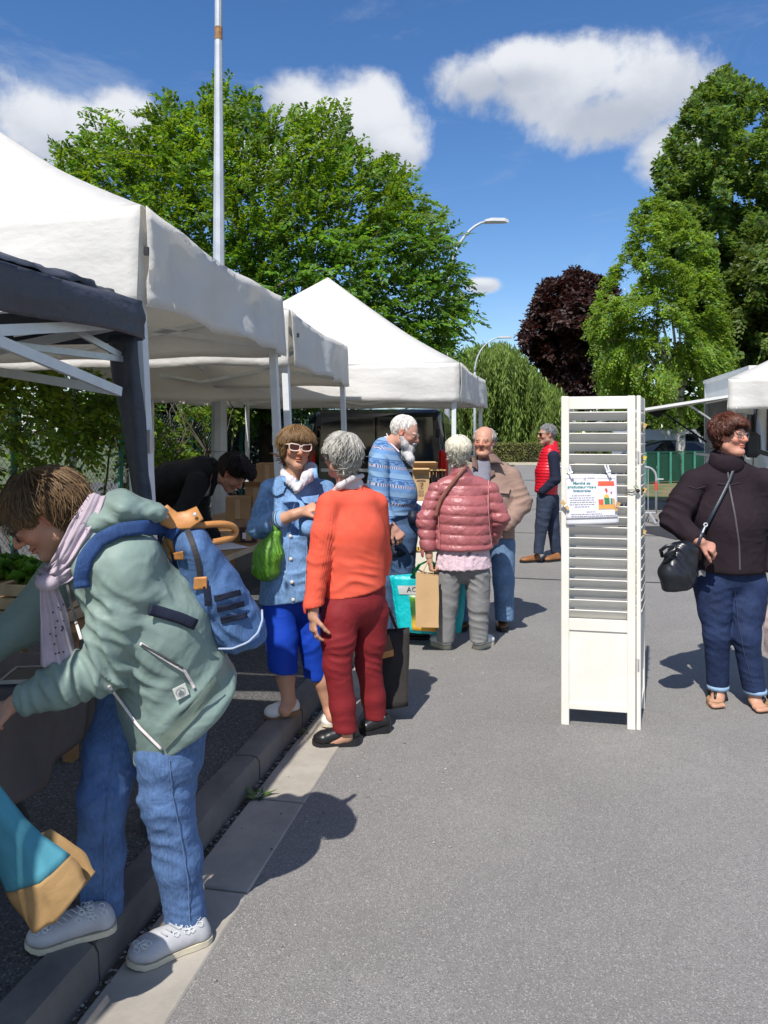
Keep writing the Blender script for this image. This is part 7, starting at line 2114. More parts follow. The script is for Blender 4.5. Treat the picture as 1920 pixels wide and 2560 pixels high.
for q in (-1, 1): Sh.ell(fr.p(q * .078, .025, .03), np.array((.016, .03, .04)), ax, .02)
Sh.ell(fr.p(0, .135, -.022), np.array((.082, .095, .090)), ax, .012, 's')
for q in (-1, 1): Sh.ell(fr.p(q * .092, .010, -.014), np.array((.030, .030, .038)), ax, .010, 's')
V, F = Sh.mesh(.006); V = folds(V, F, (), .003, 26); tr = np.random.default_rng(15)
lk = locks(fr, V, F, 1700, .06, .006, shortflow, tr, .006, .28, 5, None, -.1, .003, .062)
T.part('hair', join_q((V, F, None), lk), hair_mat('hair_auburn', (.085, .027, .015), .42), smooth=True)
glasses(T, fr, mat('steel_frame', (.12, .14, .16), .3, .05, 5, 0, .8), M_lens, w=.024, h=.017, thick=.0020, sq=4.)
M_fl = cloth('dark_fleece', (.024, .0165, .021), .95, .10, .25, 12, 130, .1, .5)
sL, eL, wL = P(1735, 1205, 4.52), P(1684, 1300, 4.5), P(1742, 1350, 4.33)
sR, eR, wR = P(1912, 1205, 4.56), P(1948, 1310, 4.56), P(1940, 1425, 4.45)
S = Soft()
S.econe(P(1822, 1210, 4.56), P(1824, 1300, 4.54), (.19, .12), (.21, .17), rt, 0)
S.econe(P(1824, 1300, 4.54), P(1830, 1450, 4.54), (.215, .18), (.198, .165), rt, .05)
S.cone(P(1816, 1146, 4.55), P(1818, 1175, 4.56), .080, .105, .04)
yoke(S, P(1818, 1168, 4.57), sL, sR, .08, .07)
S.chain([sL, L3(sL, eL, .5), eL, wL], [.076, .077, .072, .054], .03)
S.chain([sR, eR, wR], [.082, .076, .055], .03)
S.cut(P(1830, 1430, 4.5), (.0, 0, -1), .35, .02); S.cut(P(1750, 1353, 4.31), nrm(wL - eL), .09, .006); S.cut(P(1812, 1127, 4.5), (-.1, .2, 1), None, .008)
jk, sf = put(T, 'fleece', S, M_fl, .0085, [(eL, nrm(sL - eL), .06, .010, .13), (P(1740, 1270, 4.38), np.array([.6, 0, .8]), .06, .008, .10), (P(1830, 1400, 4.35), np.array([.2, 0, 1]), .06, .006, .16), (P(1810, 1420, 4.35), np.array([1, 0, .1]), .05, .005, .14)], .004, 9., 3., None, 1)
S = Soft()   # standing collar
S.econe(P(1815, 1132, 4.53), P(1815, 1158, 4.52), (.088, .082), (.098, .095), rt, 0); S.cut(P(1815, 1133, 4.5), (-.12, -.25, 1), None, .008)
put(T, 'collar', S, M_fl, .007, (), .002, 14., 0, None, 0, jk)
T.part('zip', ribbon(sf.path([(1818, 1165), (1824, 1220), (1838, 1290), (1848, 1360), (1850, 1425)], .003, 18), .010, .3), mat('fleece_zip', (.07, .065, .07), .6), parent=jk)
T.part('seam', MB().tube(sf.path([(1722, 1215), (1742, 1222), (1764, 1215)], .001, 8), .0018, 4), mat('fleece_seam', (.06, .04, .05), .9, bump=0), parent=jk)
T.part('seam', MB().tube(sf.path([(1795, 1208), (1826, 1212), (1850, 1206)], .001, 8), .0018, 4), _mats['fleece_seam'], parent=jk)
M_dk = denim('jeans_navy', (.011, .019, .050), 1.8, 8.)
S = Soft()
S.econe(P(1826, 1405, 4.56), P(1826, 1432, 4.56), (.20, .16), (.205, .15), rt, 0)
S.chain([P(1782, 1470, 4.52), P(1788, 1530, 4.5), P(1792, 1590, 4.48), P(1795, 1730, 4.53)], [.108, .089, .074, .059], .03)
S.chain([P(1872, 1470, 4.52), P(1866, 1530, 4.48), P(1864, 1590, 4.44), P(1888, 1742, 4.43)], [.108, .089, .077, .061], .03)
S.cut(P(1795, 1716, 4.52), (0, 0, -1), .11, .004); S.cut(P(1888, 1726, 4.43), (0, 0, -1), .11, .004)
jo, sq_ = put(T, 'jeans', S, M_dk, .008, [(P(1790, 1500, 4.4), np.array([-.5, 0, 1]), .06, .005, .12), (P(1793, 1600, 4.38), np.array([.2, 0, 1]), .055, .006, .13), (P(1868, 1530, 4.35), np.array([.4, 0, 1]), .05, .006, .14), (P(1868, 1600, 4.35), np.array([-.1, 0, 1]), .05, .006, .12), (P(1885, 1690, 4.38), np.array([0, 0, 1]), .05, .004, .08)], .003, 9., 8., None, 1)
for (x_, y_, z_, r_) in ((1795, 1718, 4.52, .061), (1888, 1728, 4.43, .063)): T.part('turn_up', MB().tube([P(x_, y_ - 6, z_), P(x_, y_ + 4, z_)], [r_, r_], 20), denim('turn_up', (.22, .33, .46), 1.2, 30.), parent=jo, smooth=True)
T.part('seam', MB().tube(sq_.path([(1838, 1480), (1846, 1560), (1862, 1640), (1884, 1715)], .0004, 16), .0012, 4), mat('gold_stitch', (.05, .06, .10), .8, bump=0), parent=jo)
T.part('blouse_hem', MB().grid(lambda u, v: P(1742 + 22 * u, 1426 + 14 * v + 2 * math.sin(u * 9), 4.40 - .02 * u), 6, 3, thick=.004, flip=True), cloth('print_blouse', (.4, .38, .38), .8, .5, .1, 20), smooth=True)
M_cork = mat('cork_sole', (.30, .17, .08), .85, .25, 40, .3, 120)
M_corkb = mat('sandal_strap', (.012, .012, .014), .45)
for (h_, t__) in ((np.array([*Gd(1793, 1738)[:2], 0]), np.array([*Gd(1787, 1768)[:2], 0])), (np.array([*Gd(1886, 1746)[:2], 0]), np.array([*Gd(1912, 1778)[:2], 0]))):
    d = nrm(t__ - h_); x = nrm(np.cross(d, UP)); L = np.linalg.norm(t__ - h_) + .02
    mb = MB(); loft(mb, [np.array([h_ + d * L * f - x * .046 * w, h_ + d * L * f + x * .046 * w, h_ + d * L * f + x * .047 * w + UP * .034, h_ + d * L * f - x * .047 * w + UP * .034]) for f, w in ((-.06, .35), (.0, .75), (.2, .85), (.5, .85), (.75, 1.05), (.92, .85), (1.02, .35))])
    so = T.part('sandal', mb, M_cork)
    for s_ in (-1, 1):
        T.part('strap', MB().tube([h_ + d * L * .45 + x * s_ * .046 + UP * .04, h_ + d * L * .50 + x * s_ * .03 + UP * .085, h_ + d * L * .66 + UP * .078], [.020, .020, .013], 8, True, None, .3), M_corkb, parent=so, smooth=True)
    T.part('strap', MB().tube([h_ + d * L * .62 + UP * .084, h_ + d * L * .78 + UP * .062, h_ + d * L * .86 + UP * .04], [.014, .008, .006], 8, True, None, .6), M_corkb, parent=so, smooth=True)
# her handbag
hb = Thing('handbag', 'black leather bucket handbag on a long strap at the fleece woman\'s hip', 'handbag', P(1695, 1420, 4.3))
M_bag = mat('bag_leather', (.010, .011, .016), .32, .15, 8, .25, 30, 0, .5)
S = Soft(); bzz = 4.30
S.econe(P(1712, 1372, bzz), P(1693, 1435, bzz), (.085, .055), (.108, .070), np.array([1, .1, 0]), 0)
S.econe(P(1693, 1435, bzz), P(1692, 1470, bzz), (.108, .070), (.085, .062), np.array([1, .1, 0]), .02)
S.cut(P(1690, 1474, bzz), (.08, 0, -1), None, .015); S.cut(P(1715, 1350, bzz), (-.2, 0, 1), None, .01)
bo2, sbag = put(hb, 'body', S, M_bag, .007, [(P(1720, 1420, 4.24), np.array([1, 0, .3]), .05, .008, .10), (P(1690, 1380, 4.24), np.array([.8, 0, .5]), .04, .006, .08)], .004, 12., 3.)
hb.part('shoulder_strap', ribbon(np.vstack([sf.path([(1838, 1162), (1822, 1205), (1800, 1250), (1776, 1295), (1764, 1316)], .008, 14, 12), [P(1758, 1325, 4.30), P(1745, 1362, 4.27)]]), .020, .25), mat('strap_leather', (.018, .026, .040), .4), smooth=True)
hb.part('strap_ring', MB().tube([P(1764, 1312, 4.30) + .010 * np.array([math.cos(a), 0, math.sin(a)]) for a in np.linspace(0, 6.283, 13)], .0028, 6, False), M_chrome)
hb.part('strap_clip', MB().tube([P(1762, 1318, 4.30), P(1756, 1332, 4.29)], .004, 6), M_chrome)
hb.part('carry_handle', MB().tube([P(1656, 1392, 4.28), P(1652, 1376, 4.25), P(1665, 1366, 4.24), P(1690, 1362, 4.235), P(1686, 1374, 4.22), P(1668, 1384, 4.22), P(1660, 1392, 4.24)], .011, 8, True, None, .6), M_bag, smooth=True)

# ------------------------------------------------------------------ stallholder bending over the table
fr = Frame(P(581, 1183, 5.43), 76, 48, 0, 1.03)
nb = P(536, 1188, 5.5); kt = nrm(np.array([.1, 1, .0]))
kp = Gd(372, 1250, KH)
bk = person('young man in a black jacket bending over the stall table behind the backpack', np.array([*P(372, 1270, 5.65)[:2], KH]), [head_mesh(fr, nb, (.42, .22, .15), True, (.04, .025, .018), eyes='slit', beard=((.12, .07, .05), .25)), core([([P(372, 1275, 5.65), P(450, 1210, 5.6), nb], [.07, .07, .055]), ([P(372, 1275, 5.6), np.array([*P(368, 1270, 5.6)[:2], KH + .05])], [.08, .05])], SK3)])
T = bk
Sh = Soft(); ax = fr.ax; Sh.rs = fr.s
Sh.ell(fr.p(0, -.016, .044), np.array((.084, .100, .092)), ax, 0); Sh.ell(fr.p(0, .055, .10), np.array((.066, .06, .04)), ax, .03); Sh.ell(fr.p(0, .125, -.035), np.array((.085, .085, .09)), ax, .012, 's'); Sh.ell(fr.p(0, -.02, -.10), np.array((.1, .1, .075)), ax, .01, 's')
for q in (-1, 1): Sh.ell(fr.p(q * .088, .004, -.012), np.array((.024, .022, .034)), ax, .008, 's')
V, F = Sh.mesh(.006); tr = np.random.default_rng(16)
T.part('hair', join_q((V, F, None), locks(fr, V, F, 600, .06, .009, shortflow, tr, .007, .3, 4)), hair_mat('hair_dark', (.022, .012, .009), .5), smooth=True)
M_blk = cloth('black_jacket', (.012, .0115, .012), .75, .2, .4, 12)
S = Soft()
S.econe(P(372, 1275, 5.64), P(430, 1200, 5.62), (.18, .12), (.20, .125), kt, 0); S.econe(P(430, 1200, 5.62), P(505, 1178, 5.54), (.20, .13), (.19, .10), kt, .04)
S.cone(P(505, 1175, 5.53), P(533, 1178, 5.5), .10, .075, .04)
S.chain([P(495, 1208, 5.38), P(455, 1288, 5.34), P(505, 1345, 5.30)], [.082, .064, .05], .03); S.chain([P(505, 1205, 5.7), P(500, 1290, 5.72), P(535, 1340, 5.65)], [.08, .062, .05], .03)
S.econe(P(372, 1275, 5.64), P(365, 1330, 5.64), (.18, .12), (.17, .12), kt, .04)
jk, sf = put(T, 'jacket', S, M_blk, .009, [(P(440, 1200, 5.5), np.array([1, 0, .3]), .07, .007, .16), (P(455, 1285, 5.3), np.array([.2, 0, 1]), .05, .008, .10)], .004, 10., 2., None, 1)
S = Soft(); S.chain([P(545, 1172, 5.46), P(540, 1200, 5.42), P(515, 1230, 5.40), P(470, 1255, 5.42)], [.022, .026, .022, .015], .02)
put(T, 'shirt', S, cloth('beige_shirt', (.30, .27, .22), .85), .008)
S = Soft(); S.chain([P(530, 1150, 5.5), P(542, 1160, 5.42), P(536, 1205, 5.40), P(528, 1235, 5.39)], [.02, .022, .02, .014], .015)
put(T, 'collar', S, cloth('black_collar', (.008, .008, .009), .9), .007, (), .002, 14., 0, None, 0, jk)
S = Soft(); S.chain([P(372, 1300, 5.58), np.array([*P(372, 1300, 5.6)[:2], .45]), np.array([*P(372, 1300, 5.62)[:2], KH + .07])], [.10, .08, .065], .03); S.chain([P(360, 1300, 5.72), np.array([*P(350, 1300, 5.74)[:2], .45]), np.array([*P(345, 1300, 5.76)[:2], KH + .07])], [.10, .08, .065], .03)
put(T, 'trousers', S, M_dj, .012)
for (x_, z_) in ((372, 5.62), (345, 5.76)):
    a = P(x_, 1300, z_); shoe_parts(T, np.array([a[0] - .06, a[1], KH - .01]), np.array([a[0] + .2, a[1] - .03, KH - .01]), .10, M_bsh, M_black, .08, .022, res=.009)
# ================================================================== louvred screen standing as a column on the road
A0 = Gd(1403, 1812) * [1, 1, 0]; B0 = Gd(1589, 1826) * [1, 1, 0]
e1 = nrm(B0 - A0); W1 = np.linalg.norm(B0 - A0)
t = NT('cream_paint'); f_ = t.rng(t.noise(5, 5, .6), .35, .7)
c_ = t.mix(f_, (.70, .665, .585), (.76, .73, .65))
c_ = t.mix(t.math('MULTIPLY', t.rng(t.noise(38, 4, .7), .66, .76), .5), c_, (.30, .22, .13))
M_cream = t.done(c_, .55, t.bump(t.noise(60, 3, .6, t.coord((1, 1, .15))), .15, .002), spec=.4)
screen = Thing('louvred_screen', 'tall cream louvred wooden screen folded into a column on the road', 'screen', (A0 + B0) / 2, )
n_in1 = nrm(np.array([-e1[1], e1[0], 0])); n_in1 = n_in1 if n_in1[1] > 0 else -n_in1
SH, SW, ST = 1.775, .042, .022
def louvre(a, e, n_in, W, first=False):
    def pt(x, d, h): return a + e * x + n_in * d + UP * h
    ax = (e, n_in, UP)
    for x in (SW / 2, W - SW / 2):
        screen.part('stile', MB().cbox(pt(x, ST / 2, SH / 2), (SW, ST, SH), .003, ax), M_cream)
    iw = W - 2 * SW
    screen.part('rail', MB().cbox(pt(W / 2, ST / 2, SH - .036), (iw, ST - .003, .068), .002, ax), M_cream)
    screen.part('rail', MB().cbox(pt(W / 2, ST / 2, .545), (iw, ST - .003, .062), .002, ax), M_cream)
    screen.part('rail', MB().cbox(pt(W / 2, ST / 2, .105), (iw, ST - .003, .034), .002, ax), M_cream)
    screen.part('panel', MB().box(pt(W / 2, ST / 2 + .003, .318), (iw, .008, .392), ax), M_cream)
    n = 20
    for k in range(n):
        h = 1.688 - k * .0560
        j = rng.normal(0, .0012); tl = math.radians(51 + rng.normal(0, 2.5))
        d = n_in * math.cos(tl) - UP * math.sin(tl); nn = np.cross(e, d)
        c = pt(W / 2, -.002, h + j) + d * .029
        screen.part('slat', MB().cbox(c, (iw - .001, .060, .0065), .0015, (e, d, nn)), M_cream)
louvre(A0, e1, n_in1, W1)
a2 = math.radians(22); e2 = np.array([math.sin(a2), math.cos(a2), 0]); n2_ = nrm(np.array([-e2[1], e2[0], 0]))
louvre(B0 + e1 * .026 + n_in1 * .0, e2, n2_, .39)
e3 = nrm(np.array([.36, .93, 0])); louvre(A0 + n_in1 * .03 + e1 * .0, e3, nrm(np.array([e3[1], -e3[0], 0])), .39)
for h in (1.45, .35):
    screen.part('hinge', MB().tube([B0 + e1 * .014 - n_in1 * .002 + UP * (h - .03), B0 + e1 * .014 - n_in1 * .002 + UP * (h + .03)], .005, 6), M_alu)
# notice clipped to it
def front(px, py, off=.016):
    """a photo pixel on the face of the front panel"""
    d = np.array([(px - CX) / FPX, 1.0, -(py - YH) / FPX]); p0 = A0 - n_in1 * off
    tt = ((p0 - np.array([0, 0, 0])) @ n_in1) / (d @ n_in1)
    q = d * tt; return np.array([q[0], q[1], EYE + q[2]])
M_paper = mat('paper', (.74, .73, .78), .55, .02, 5, .05, 8)
q00, q10, q11, q01 = front(1413, 1187), front(1541, 1187), front(1545, 1308), front(1416, 1312)
notice = Thing('market_notice', 'printed market notice in a clear sleeve pegged to the louvred screen', 'notice', (q00 + q11) / 2)
def nb_(u, v, off=.0): return L3(L3(q00, q10, u), L3(q01, q11, u), v) - n_in1 * (off + .010 * math.sin(math.pi * u) * (v ** 2) + .004 * math.sin(v * 5) * v)
notice.part('sheet', MB().grid(lambda u, v: nb_(u, v * .90), 14, 14, thick=.0006, flip=True), M_paper, smooth=True)
notice.part('sleeve', MB().grid(lambda u, v: nb_(-.01 + u * 1.03, .86 + v * .15, -.001), 14, 3, thick=.0005, flip=True), mat('sleeve_film', (.62, .62, .64), .2, .05, 5, 0), smooth=True)
X, Y = nrm(q10 - q00), nrm(q00 - q01)
def ink(name, body, u, v, size, c, al='CENTER', bold=.0):
    V, F = text_mesh(body, size, nb_(u, v, .002), X, Y, align=al, bold=bold)
    notice.part(name, (V, F), mat('ink_' + name + str(c), c, .8, 0, 5, 0), smooth=False)
ink('heading', 'Marché de', .32, .17, .021, (.03, .22, .20), bold=.0006)
ink('heading', 'producteur·rice·s', .32, .245, .021, (.03, .25, .22), bold=.0006)
ink('heading', 'locaux·ales', .32, .32, .021, (.06, .22, .30), bold=.0006)
ln_ = MB(); rs = np.random.default_rng(12)
for v, u0, u1 in [(.42, .12, .50), (.465, .07, .57), (.51, .09, .55), (.555, .08, .58), (.60, .07, .57), (.645, .17, .46), (.75, .40, .58), (.795, .10, .70), (.835, .10, .96), (.872, .12, .95)]:
    u = u0
    while u < u1:
        w = min(rs.uniform(.02, .07), u1 - u); a, b = nb_(u, v, .0016), nb_(u + w, v, .0016)
        ln_.add([a - Y * .0018, b - Y * .0018, b + Y * .0018, a + Y * .0018], [(0, 1, 2, 3)]); u += w + .012
notice.part('small_print', ln_, mat('ink_grey', (.22, .22, .26), .8, 0, 5, 0), kind='stuff')
hl = MB(); hl.add([nb_(.02, .075, .0016), nb_(.32, .075, .0016), nb_(.32, .08, .0016), nb_(.02, .08, .0016)], [(0, 1, 2, 3)]); hl.add([nb_(.62, .07, .0016), nb_(.97, .07, .0016), nb_(.97, .075, .0016), nb_(.62, .075, .0016)], [(0, 1, 2, 3)])
hl.tube([nb_(.385, .08, .002) + .006 * (math.cos(a) * X + math.sin(a) * Y) for a in np.linspace(0, 6.28, 13)], .001, 4, False)
hl.add([nb_(.43, .055, .0016), nb_(.58, .055, .0016), nb_(.58, .07, .0016), nb_(.43, .07, .0016)], [(0, 1, 2, 3)])
notice.part('letterhead', hl, mat('ink_lilac', (.25, .2, .3), .8, 0, 5, 0), kind='stuff')
def pq(name, quad, c, off=.002): notice.part(name, MB().add([nb_(u, v, off) for u, v in quad], [(0, 3, 2, 1)]), mat('print_' + name, c, .6, .05, 60, 0))
pq('picture_ground', [(.63, .13), (.95, .13), (.96, .70), (.635, .70)], (.72, .66, .68))
pq('picture_awning', [(.645, .13), (.945, .13), (.955, .225), (.63, .225)], (.75, .11, .06), .0024)
pq('picture_stall', [(.635, .61), (.96, .61), (.96, .70), (.635, .70)], (.72, .36, .10), .0024)
pq('picture_tomatoes', [(.635, .50), (.735, .50), (.735, .61), (.645, .61)], (.72, .12, .05), .0028)
pq('picture_greens', [(.75, .47), (.85, .47), (.855, .60), (.755, .60)], (.04, .20, .09), .0028)
pq('picture_bottles', [(.87, .48), (.91, .48), (.91, .60), (.87, .60)], (.06, .26, .15), .0028)
pq('picture_loaf', [(.915, .49), (.95, .49), (.95, .66), (.925, .66)], (.65, .28, .07), .0028)
pq('picture_apron', [(.76, .40), (.83, .40), (.85, .47), (.74, .47)], (.75, .45, .10), .0028)
pq('picture_hair', [(.765, .29), (.80, .27), (.82, .32), (.80, .38), (.77, .36)][:4], (.65, .08, .05), .0028)
pq('picture_balloon', [(.875, .35), (.90, .34), (.905, .38), (.88, .39)], (.45, .06, .25), .0028)
holes = MB()
for k in range(8): holes.tube([nb_(.07 + .085 * k, .975, .002) + .0035 * (math.cos(a) * X + math.sin(a) * Y) for a in np.linspace(0, 6.28, 9)], .0006, 4, False)
notice.part('punch_hole', holes, M_paper, kind='stuff')
M_wpeg = mat('white_peg', (.66, .67, .70), .45, .05, 20, 0); M_wood = mat('peg_wood', (.56, .36, .14), .7, .15, 30, .2, 90); M_ypeg = mat('yellow_wood', (.66, .48, .08), .6, .15, 30)
def peg(label, a, b, m, sp=.006):
    a, b = np.asarray(a), np.asarray(b); T = Thing('clothes_peg', label, 'peg', (a + b) / 2, 'pegs on the louvred screen')
    d = nrm(b - a); s = nrm(np.cross(d, np.array([0, -1., 0])))
    for q in (-1, 1):
        T.part('prong', MB().bar(a + s * q * sp, b + s * q * sp * .35, .009, .0055, np.array([0, -1., 0])), m)
    T.part('spring', MB().tube([L3(a, b, .55) - s * sp * 1.4 + np.array([0, -.004, 0]), L3(a, b, .55) + s * sp * 1.4 + np.array([0, -.004, 0])], .0032, 6), M_alu)
peg('white plastic peg on the top left of the notice', front(1420, 1165, .03), front(1431, 1196, .028), M_wpeg, .008)
peg('white plastic peg on the top right of the notice', front(1515, 1162, .03), front(1526, 1193, .028), M_wpeg, .008)
peg('wooden peg on the lower left edge of the notice', front(1404, 1252, .03), front(1421, 1274, .028), M_wood)
peg('wooden peg on the lower right edge of the notice', front(1547, 1256, .03), front(1540, 1277, .028), M_wood)
for (x0, y0, x1, y1, m, lab) in ((1606, 1055, 1595, 1071, M_ypeg, 'yellow peg, uppermost on the side of the screen'), (1614, 1059, 1604, 1077, M_wood, 'pale wooden peg beside the uppermost yellow peg on the side of the screen'), (1602, 1140, 1595, 1160, M_wood, 'pale wooden peg halfway up the side of the screen'), (1613, 1140, 1606, 1157, M_ypeg, 'yellow peg at the level of the black car on the side of the screen'), (1607, 1222, 1599, 1243, M_ypeg, 'yellow peg beside the black toggle on the side of the screen'), (1613, 1220, 1604, 1240, M_wood, 'wooden peg just right of the black toggle'), (1612, 1325, 1606, 1341, M_wood, 'lowest peg on the side of the screen')):
    z_ = (A0 + e1 * W1)[1] + .14
    peg(lab, P(x0, y0, z_), P(x1, y1, z_), m)
cord = Thing('elastic_cord', 'black elastic cord with a round toggle tied round the screen', 'cord', front(1590, 1226))
cord.part('loop', MB().tube([front(1566, 1225, .004), front(1580, 1225, .012), front(1592, 1224, .018), front(1580, 1231, .012), front(1566, 1233, .004)], .0025, 6), M_black, smooth=True)
cord.part('toggle', MB().ball(front(1595, 1227, .02), .011, 10, 8), M_black, smooth=True)
cord.part('green_tie', MB().tube([front(1590, 1224, .024), front(1584, 1216, .026), front(1590, 1212, .026), front(1596, 1220, .024)], .002, 5), mat('green_string', (.03, .25, .05), .6), smooth=True)

# ================================================================== tables and what lies on them
def tbox(T, name, u0, u1, v0, v1, h0, h1, m, bev=.004, parent=None):
    return T.part(name, MB().cbox(R((u0 + u1) / 2, (v0 + v1) / 2, (h0 + h1) / 2), (u1 - u0, v1 - v0, h1 - h0), bev, (RU, RV, UP)), m, parent=parent)
M_tabw = mat('table_wood', (.32, .17, .07), .35, .25, 6, .1, 40, spec=.5, aniso=(1, 8, 1))
M_tleg = mat('table_leg', (.05, .055, .055), .4, .1, 10, 0, .5)
M_cloth = cloth('taupe_cloth', (.135, .115, .110), .9, .08, .3, 6, 260)
PH = KH - .012
# cloth covered table in front of the bending woman
tb = Thing('stall_table', 'folding table under a taupe cloth that the green jacket woman bends over', 'table', R(-1.95, 1.6, PH))
tbox(tb, 'top', -2.35, -1.60, .75, 2.48, .72, .755, M_tabw)
for (u, v) in ((-1.70, .95), (-2.25, .95), (-1.70, 2.20), (-2.25, 2.20)):
    foot = R(u + .03, v + (.20 if v > 1.5 else -.12), PH)
    tb.part('leg', MB().tube([R(u, v, .72), R(u + .01, v + (.07 if v > 1.5 else -.04), .40), R(u + .025, v + (.17 if v > 1.5 else -.1), .13), foot], .0145, 8), M_tleg, smooth=True)
tb.part('leg_brace', MB().tube([R(-1.70, 2.24, .50), R(-2.25, 2.24, .50)], .012, 6), M_tleg)
tc_ = Thing('tablecloth', 'taupe cloth draped over the near stall table', 'tablecloth', R(-1.95, 1.6, .76))
def drape(a, b):
    # a along the length, b across: top then down the front
    v = .70 + a * 1.83
    if b < .5: return R(-2.40 + b / .5 * .83, v, .759 + .002 * math.sin(a * 30 + b * 9))
    f = (b - .5) / .5
    return R(-1.568 + .012 * f + (.012 + .03 * f) * f * math.sin(a * 17 + .8) + .012 * f * math.sin(a * 41), v, .759 - f * (.33 + .03 * math.sin(a * 5)) )
tc_.part('cloth', MB().grid(drape, 80, 26, thick=.003, flip=True), M_cloth, smooth=True)
tc_.part('end_drop', MB().grid(lambda a, b: R(-2.40 + a * .835, 2.535 + .02 * b * math.sin(a * 14) + .01 * b, .757 - b * .30), 24, 10, thick=.003, flip=False), M_cloth, smooth=True)
fr_c = Gd(62, 1690, .765)
sl_ = Thing('slate_board', 'small dark framed slate lying on the taupe tablecloth', 'slate', fr_c)
axs = (nrm(np.array([.9, .1, 0])), nrm(np.array([-.1, .9, 0])), UP)
sl_.part('board', MB().box(fr_c + UP * .004, (.10, .15, .006), axs), mat('slate', (.03, .03, .035), .5))
for (dx, dy, lx, ly) in ((-.052, 0, .008, .162), (.052, 0, .008, .162), (0, -.077, .096, .008), (0, .077, .096, .008)):
    sl_.part('frame', MB().box(fr_c + axs[0] * dx + axs[1] * dy + UP * .005, (lx, ly, .011), axs), mat('slate_frame', (.40, .38, .34), .5))
# vegetable table further along, with crates of leaves
vt_ = Thing('vegetable_table', 'wooden trestle table holding crates of salad under the first white tent', 'table', R(-2.5, 3.6, PH))
tbox(vt_, 'top', -3.2, -1.95, 3.05, 4.35, .66, .70, M_tabw)
for (u, v) in ((-2.05, 3.15), (-3.1, 3.15), (-2.05, 4.25), (-3.1, 4.25)): vt_.part('leg', MB().bar(R(u, v, PH), R(u, v, .66), .05, .05, RV), M_tabw)
M_crate = mat('crate_wood', (.42, .31, .18), .8, .2, 8, .3, 50, aniso=(1, 1, 6))
M_sal = leafmat('salad_leaf', (.055, .16, .020), (.18, .36, .03), .35, .4)
for (u0, u1, v0, v1, lab) in ((-2.60, -2.08, 3.12, 3.52, 'wooden crate of dark green salad leaves beside the bending woman\'s face'),):
    T = Thing('crate', lab, 'crate', R((u0 + u1) / 2, (v0 + v1) / 2, .70), 'crates of salad')
    for k in range(3):
        h = .705 + k * .062
        for (a, b_, c, d) in ((u0, u1, v0, v0 + .012), (u0, u1, v1 - .012, v1), (u0, u0 + .012, v0 + .012, v1 - .012), (u1 - .012, u1, v0 + .012, v1 - .012)):
            tbox(T, 'slat', a, b_, c, d, h, h + .052, M_crate, .002)
    for (a, c) in ((u0, v0), (u1 - .024, v0), (u0, v1 - .024), (u1 - .024, v1 - .024)): tbox(T, 'corner_post', a + .012 * (a == u0) - .012 * (a != u0), a + .024 + .012 * (a == u0) - .012 * (a != u0), c + .012 * (c == v0) - .012 * (c != v0), c + .024 + .012 * (c == v0) - .012 * (c != v0), .702, .90, M_crate, .001)
    tbox(T, 'bottom', u0 + .013, u1 - .013, v0 + .013, v1 - .013, .702, .71, M_crate, .001)
    for k in range(3):
        cu, cv = u0 + .10 + k * .16, v0 + .18
        c = R(cu, cv, .86 + .03 * rng.random())
        H = Thing('lettuce', ('head of lettuce at the far left of the crate', 'head of lettuce in the middle of the crate', 'head of lettuce in the crate, nearest the bending woman\'s face')[k], 'lettuce', c, 'heads of lettuce')
        mb = MB()
        for j in range(26):
            a = j * 2.4; el = .15 + 1.25 * j / 26; Lf = .15 * (1.15 - .5 * j / 26)
            d = np.array([math.cos(a) * math.cos(el), math.sin(a) * math.cos(el), math.sin(el)]); s = nrm(np.cross(d, UP)); n_ = np.cross(s, d)
            tint = np.full(3, rng.uniform(.55, 1.35))
            mb.grid(lambda x, y: c + d * Lf * y + s * (x - .5) * .13 * (math.sin(math.pi * min(1, .15 + .8 * y)) ** .7) + n_ * (.02 * math.sin(x * 12 + j) * y - .035 * y * y + .03 * (2 * x - 1) ** 2 * y), 5, 4, col=tint)
        H.part('leaves', mb, M_sal, smooth=True, kind='stuff')
# stallholder's table with polished top
st_ = Thing('wooden_table', 'polished wooden table with a sheet of paper on it, in front of the bending stallholder', 'table', R(-2.3, 5.4, PH))
tbox(st_, 'top', -2.75, -1.96, 4.66, 6.05, .745, .78, M_tabw)
tbox(st_, 'edge_strip', -1.965, -1.952, 4.66, 6.05, .742, .776, mat('pale_edge', (.42, .33, .22), .6), .001)
for (u, v) in ((-2.05, 4.76), (-2.66, 4.76), (-2.05, 5.95), (-2.66, 5.95)): st_.part('leg', MB().bar(R(u, v, PH), R(u, v, .745), .05, .05, RV), M_tabw)
a = Gd(567, 1366, .783)
Thing('paper_sheet', 'white sheet of paper lying on the polished wooden table', 'paper', a, mesh=MB().box(a + UP * .001, (.21, .29, .0015), (nrm(np.array([.8, .6, 0])), nrm(np.array([-.6, .8, 0])), UP)), mat=M_paper, smooth=False)
M_card = mat('cardboard', (.34, .20, .10), .85, .1, 4, .15, 60)
M_card2 = mat('kraft', (.52, .34, .17), .8, .06, 6, .2, 40)
